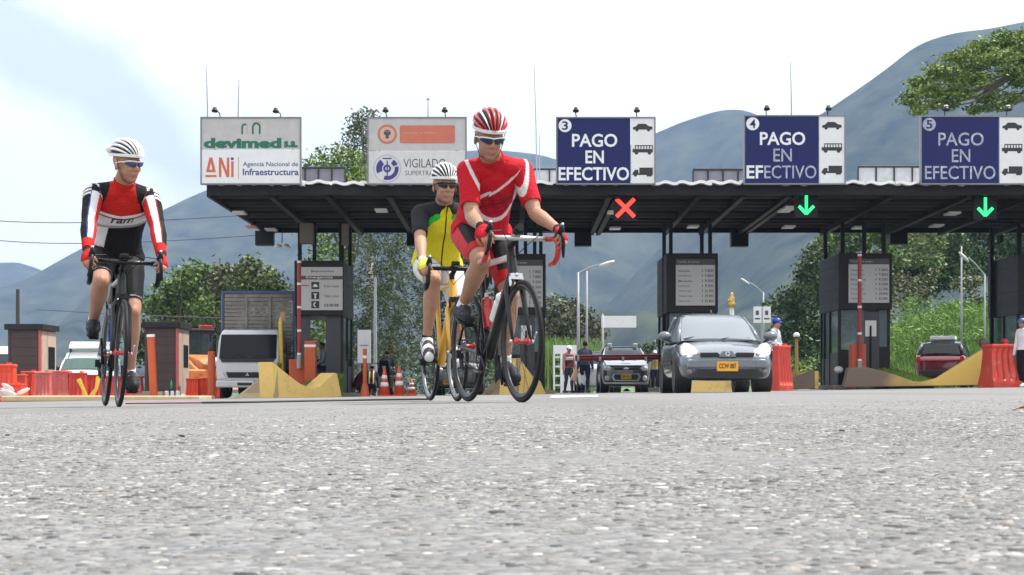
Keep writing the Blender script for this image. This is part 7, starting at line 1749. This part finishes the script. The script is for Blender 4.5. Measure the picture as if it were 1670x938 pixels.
glove(fig, r, (.50, .015, .03), (.02, .02, .02)); shoes(fig, r, const((.02, .022, .03)), (.75, .75, .76), .74)
helmet(fig, r, [M_hr, M_hr, M_hw, M_hr, M_hr], band=(.68, .64, .66)); glasses(fig, r, glass('lens_blue2', (.01, .02, .06), .0, .05), M_hw)
# ---- yellow rider
r, fig, J = rider(bike3, P3, A3, 'cyclist in a yellow jersey with black and green shoulders, farther back', dict(sh=(.11, 1.32, .170, -.0, .0), head=(.225, -.015, 1.50), face=(1, .05, -.10), build=1.04, belly=.02, elbowout=.25, pitchR=-.45, pitchL=-.35, wrL=(-.02, .01, 0), wrR=(-.02, -.02, 0), seat=-.02))
body(fig, r, (.40, .22, .15))
tor = sel(fig, 'torso')
def jers3(S):
    n = len(S.V); c = np.tile(C(.60, .52, .025), (n, 1)); u, s_, f = S.tu, S.ts, S.tf; T2 = S.tag == S.names.index('torso')
    a = np.abs(s_); edge = .165 - .30 * np.clip(u - .70, 0, 1); blk = (u > .55) & (a > edge); arm = ~T2 & (S.tag != S.names.index('neck'))
    c[blk | arm] = C(.022, .022, .026)
    gr = np.zeros(n, bool)
    for A, y in (('L', 1), ('R', -1)):
        L_ = (fig.shm - fig.pel).length; Q = np.stack([s_, u * L_], 1); p0 = np.array([y * .062, 1.05 * L_]); p1 = np.array([y * .205, .80 * L_]); d = p1 - p0
        t = np.clip((Q - p0) @ d / (d @ d), 0, 1); gr |= (np.linalg.norm(Q - (p0 + t[:, None] * d), axis=1) < .021) & (S.N @ np.array(fig.fr) > -.15)
    c[gr] = C(.03, .42, .05)
    c[T2 & (f > 0) & (np.abs(s_ - .004) < .0045)] = C(.02, .02, .02)
    c[T2 & (f > 0) & (np.abs(s_ - .085) < .018) & (np.abs(u - .60) < .012)] = C(.03, .03, .03)
    return c
sl = sel(fig, 'uarmL', 'uarmR') & (fig.t < .80)
garment(fig, 'jersey', (tor & (fig.tu > .04)) | sl | (sel(fig, 'neck') & (fig.tu < 1.12)), .008, jers3, r, wrinkle=.008)
def sh3(S):
    c = np.tile(C(.012, .012, .014), (len(S.V), 1)); th = S.tag != S.names.index('torso'); c[th & (S.t > .25) & (np.abs(S.N[:, 1]) < 2) & (S.N[:, 0] + S.N[:, 2] > .1)] = C(.55, .53, .56); c[th & (np.abs(S.N[:, 1]) > .7)] = C(.65, .64, .66); return c
garment(fig, 'shorts', (tor & (fig.tu <= .08)) | (sel(fig, 'thighL', 'thighR') & (fig.t < .74)), .0045, sh3, r, rough=.55, wrinkle=.002, bump=.12, matname='lycra')
glove(fig, r, (.65, .62, .10), (.7, .7, .7)); spec_strap = mat('shoe_strap2', (.05, .05, .05), .4)
shoes(fig, r, lambda S: np.where((np.sin(S.V[:, 0] * 110) > .2)[:, None], C(.05, .05, .05), C(.62, .62, .63)), (.02, .02, .022), .86)
helmet(fig, r, [M_hw] * 5); glasses(fig, r, glass('lens_dark', (.012, .01, .01), .0, .05), M_black)

# ------------------------------------------------------------------ bystanders
def stander(loc, rz, lab, spec, name='person'):
    h = spec.get('h', 1.0); r = empty(name, loc, lab, 'person', rz=rz); r.scale = (h, h, h); J = {}
    hz_ = spec.get('hipz', .92); lean = spec.get('lean', 0.0)
    for S, y in (('L', 1), ('R', -1)):
        J['hip' + S] = Vector((0, y * .085, hz_)); st_ = spec.get('step', .04) * y
        J['ankle' + S] = Vector((st_, y * .10, .085)); J['toe' + S] = Vector((st_ + .15, y * .13, .035)); J['knee' + S] = ik(J['hip' + S], J['ankle' + S], .43, .42, (1, y * .14, .5))
        J['sh' + S] = Vector((lean * .5, y * .17, hz_ + .50 * math.cos(lean * .7)))
        wr = spec.get('wrist' + S, (.08, y * .26, hz_ - .12)); J['wrist' + S] = Vector(wr); J['elbow' + S] = ik(J['sh' + S], wr, .29, .26, J['sh' + S] + Vector((-.5, y * .4, -.3)))
        d = (J['wrist' + S] - J['elbow' + S]).normalized(); J['handf' + S] = d; J['handn' + S] = (0, -y, 0) if abs(d.y) < .8 else (0, 0, -1)
    J['head'] = Vector((lean * .5 + .05, 0, hz_ + .71 * math.cos(lean * .6))); J['face'] = spec.get('face', (1, 0, -.05))
    fig = build_figure(J, .011, build=spec.get('build', 1.02), belly=spec.get('belly', .01)); body(fig, r, spec.get('tone', (.30, .17, .11)))
    tor = sel(fig, 'torso'); arms = sel(fig, 'uarmL', 'uarmR') | (sel(fig, 'farmL', 'farmR') & (fig.t < spec.get('sleeve', .95)))
    if spec.get('skirt'): pass
    garment(fig, 'trousers', (tor & (fig.tu <= .12)) | sel(fig, 'thighL', 'thighR', 'shinL', 'shinR'), .012, const(spec['legs']), r, wrinkle=.008)
    garment(fig, 'shirt', (tor & (fig.tu > .06)) | arms | (sel(fig, 'neck') & (fig.tu < 1.1)), .014, spec['top'] if callable(spec['top']) else const(spec['top']), r, wrinkle=.01)
    if 'vest' in spec: garment(fig, 'vest', (tor & (fig.tu > .10) & (fig.tu < .98)), .026, spec['vest'] if callable(spec['vest']) else const(spec['vest']), r)
    for S in 'LR': garment(fig, 'shoe', sel(fig, 'foot' + S), .010, const(spec.get('shoe', (.03, .03, .03))), r)
    q = lambda a, b, c: fig.H + fig.R @ Vector((a, b, c))
    if spec.get('hat'):
        hc = mat('hat_%s' % spec['hat'][0], spec['hat'][1], .4); k = empty('cap', (0, 0, 0)); k.parent = r
        m = MB(); m.ell(q(-.012, 0, .055), (.112, .092, .085), fig.R, 14, 10); m.build('crown', hc, k, smooth=True); m = MB(); m.ell(q(.085, 0, .045), (.075, .075, .010), fig.R @ Matrix.Rotation(.2, 3, 'Y'), 14, 6); m.build('brim', hc, k, smooth=True)
    hr = garment(fig, 'hair', sel(fig, 'head') & (((fig.V - np.array(fig.H)) @ np.array(fig.R))[:, 2] > -.02 + 1.1 * np.maximum(0, ((fig.V - np.array(fig.H)) @ np.array(fig.R))[:, 0] + .005)), .012, const((.015, .012, .010)), r)
    for y in (-1, 1): MB().ell(q(.089, y * .030, .006), (.006, .010, .005), fig.R, 8, 6).build('eye', M_black, r)
    return r, fig
r, fig = stander(GX(927, 59), -PI / 2 + .5, 'worker in a white helmet, pink shirt and dark vest, walking', dict(hat=('white', (.75, .75, .76)), legs=(.05, .06, .08), top=(.42, .20, .20), vest=lambda S: np.where((np.abs(S.tu - .75) < .12)[:, None], C(.6, .6, .62), C(.10, .02, .03)), step=.10, h=.99))
r, fig = stander(GX(954, 57), PI / 2 - .2, 'person in dark clothes seen from behind under the boom end', dict(legs=(.015, .015, .03), top=(.05, .05, .08), step=.06, h=1.05, tone=(.2, .12, .09)))
o = MB().box((0, 0, 0), (.28, .18, .62), Matrix.Rotation(.35, 3, 'Y'), taper=.7).build('shoulder_bag', mat('tan_bag', (.55, .36, .2), .7), bevel=.05); q = GX(940, 57.5); o.location = (q.x, q.y, q.z + .72); tag(o, 'tan and white bag carried between the two pedestrians', 'bag')
def check(S):
    a = (np.sin(S.V[:, 2] * 75) > 0) ^ (np.sin(S.V[:, 1] * 75 + S.V[:, 0] * 40) > 0); return np.where(a[:, None], C(.70, .70, .74), C(.25, .25, .33))
g = GX(1264, 38.5)
r, fig = stander(g, -.5, 'vendor in a blue cap and checked shirt behind the grey car', dict(hat=('blue', (.02, .04, .35)), legs=(.03, .04, .08), top=check, face=(1, -.2, -.1), wristL=(.25, .1, 1.0), wristR=(.28, -.15, 1.02), h=1.0, tone=(.42, .22, .15)))
barricade(1262, 1287, 566, 638, 36.5, 'narrow red barricade at the right front wing of the grey car', 0.3, .5, M_redplastic)
r, fig = stander(GX(1669, 39.5), PI + .4, 'person in a white shirt and dark trousers cut by the right edge', dict(hat=('navy', (.05, .08, .2)), legs=(.015, .015, .02), top=(.72, .66, .70), shoe=(.7, .7, .7), h=.97))
g = GX(1633, 41.6); r, fig = stander((g.x, g.y, g.z - .0), -PI / 2, 'worker in a red cap crouching behind the tall red barricade', dict(hat=('red', (.45, .02, .03)), legs=(.05, .05, .08), top=(.3, .05, .05), hipz=.45, lean=.5, h=1.0))
g = GX(527, 45.9); r, fig = stander((g.x, g.y, g.z + .1), -PI + .3, 'toll attendant in a pale blue shirt inside the leftmost booth', dict(legs=(.03, .03, .05), top=(.30, .38, .52), h=.84, wristL=(.25, .1, 1.0)))
def hiv(S): return np.where(((np.abs(S.ts) > .05) & (np.abs(S.ts) < .10))[:, None], C(.75, .62, .2), C(.03, .03, .06))
g = GX(581, 48); r, fig = stander(g, -.3, 'worker in dark clothes crouching right of the first booth', dict(legs=(.02, .02, .04), top=(.10, .02, .03), hipz=.40, lean=.6, h=.82, hat=('dark', (.02, .02, .04))))
g = GX(606, 52); r, fig = stander(g, PI / 2, 'crouching worker with pale yellow stripes beside the slim orange post', dict(legs=(.02, .02, .04), top=hiv, hipz=.42, lean=.3, h=.82, hat=('dark', (.02, .02, .04))))
g = GX(632, 53); r, fig = stander(g, PI / 2, 'person in a black jacket with a pale stripe standing by the motorcycle', dict(legs=(.02, .02, .03), top=lambda S: np.where((np.abs(S.tu - .35) < .05)[:, None], C(.4, .4, .42), C(.02, .02, .024)), h=.86))
g = GX(1068, 54); r, fig = stander(g, -PI / 2, 'worker in a white cap and yellow vest behind the grey car', dict(hat=('white', (.75, .75, .76)), legs=(.05, .05, .08), top=(.6, .6, .6), vest=lambda S: np.where((np.abs(S.ts) < .04)[:, None], C(.3, .3, .3), C(.65, .5, .05)), h=.80))
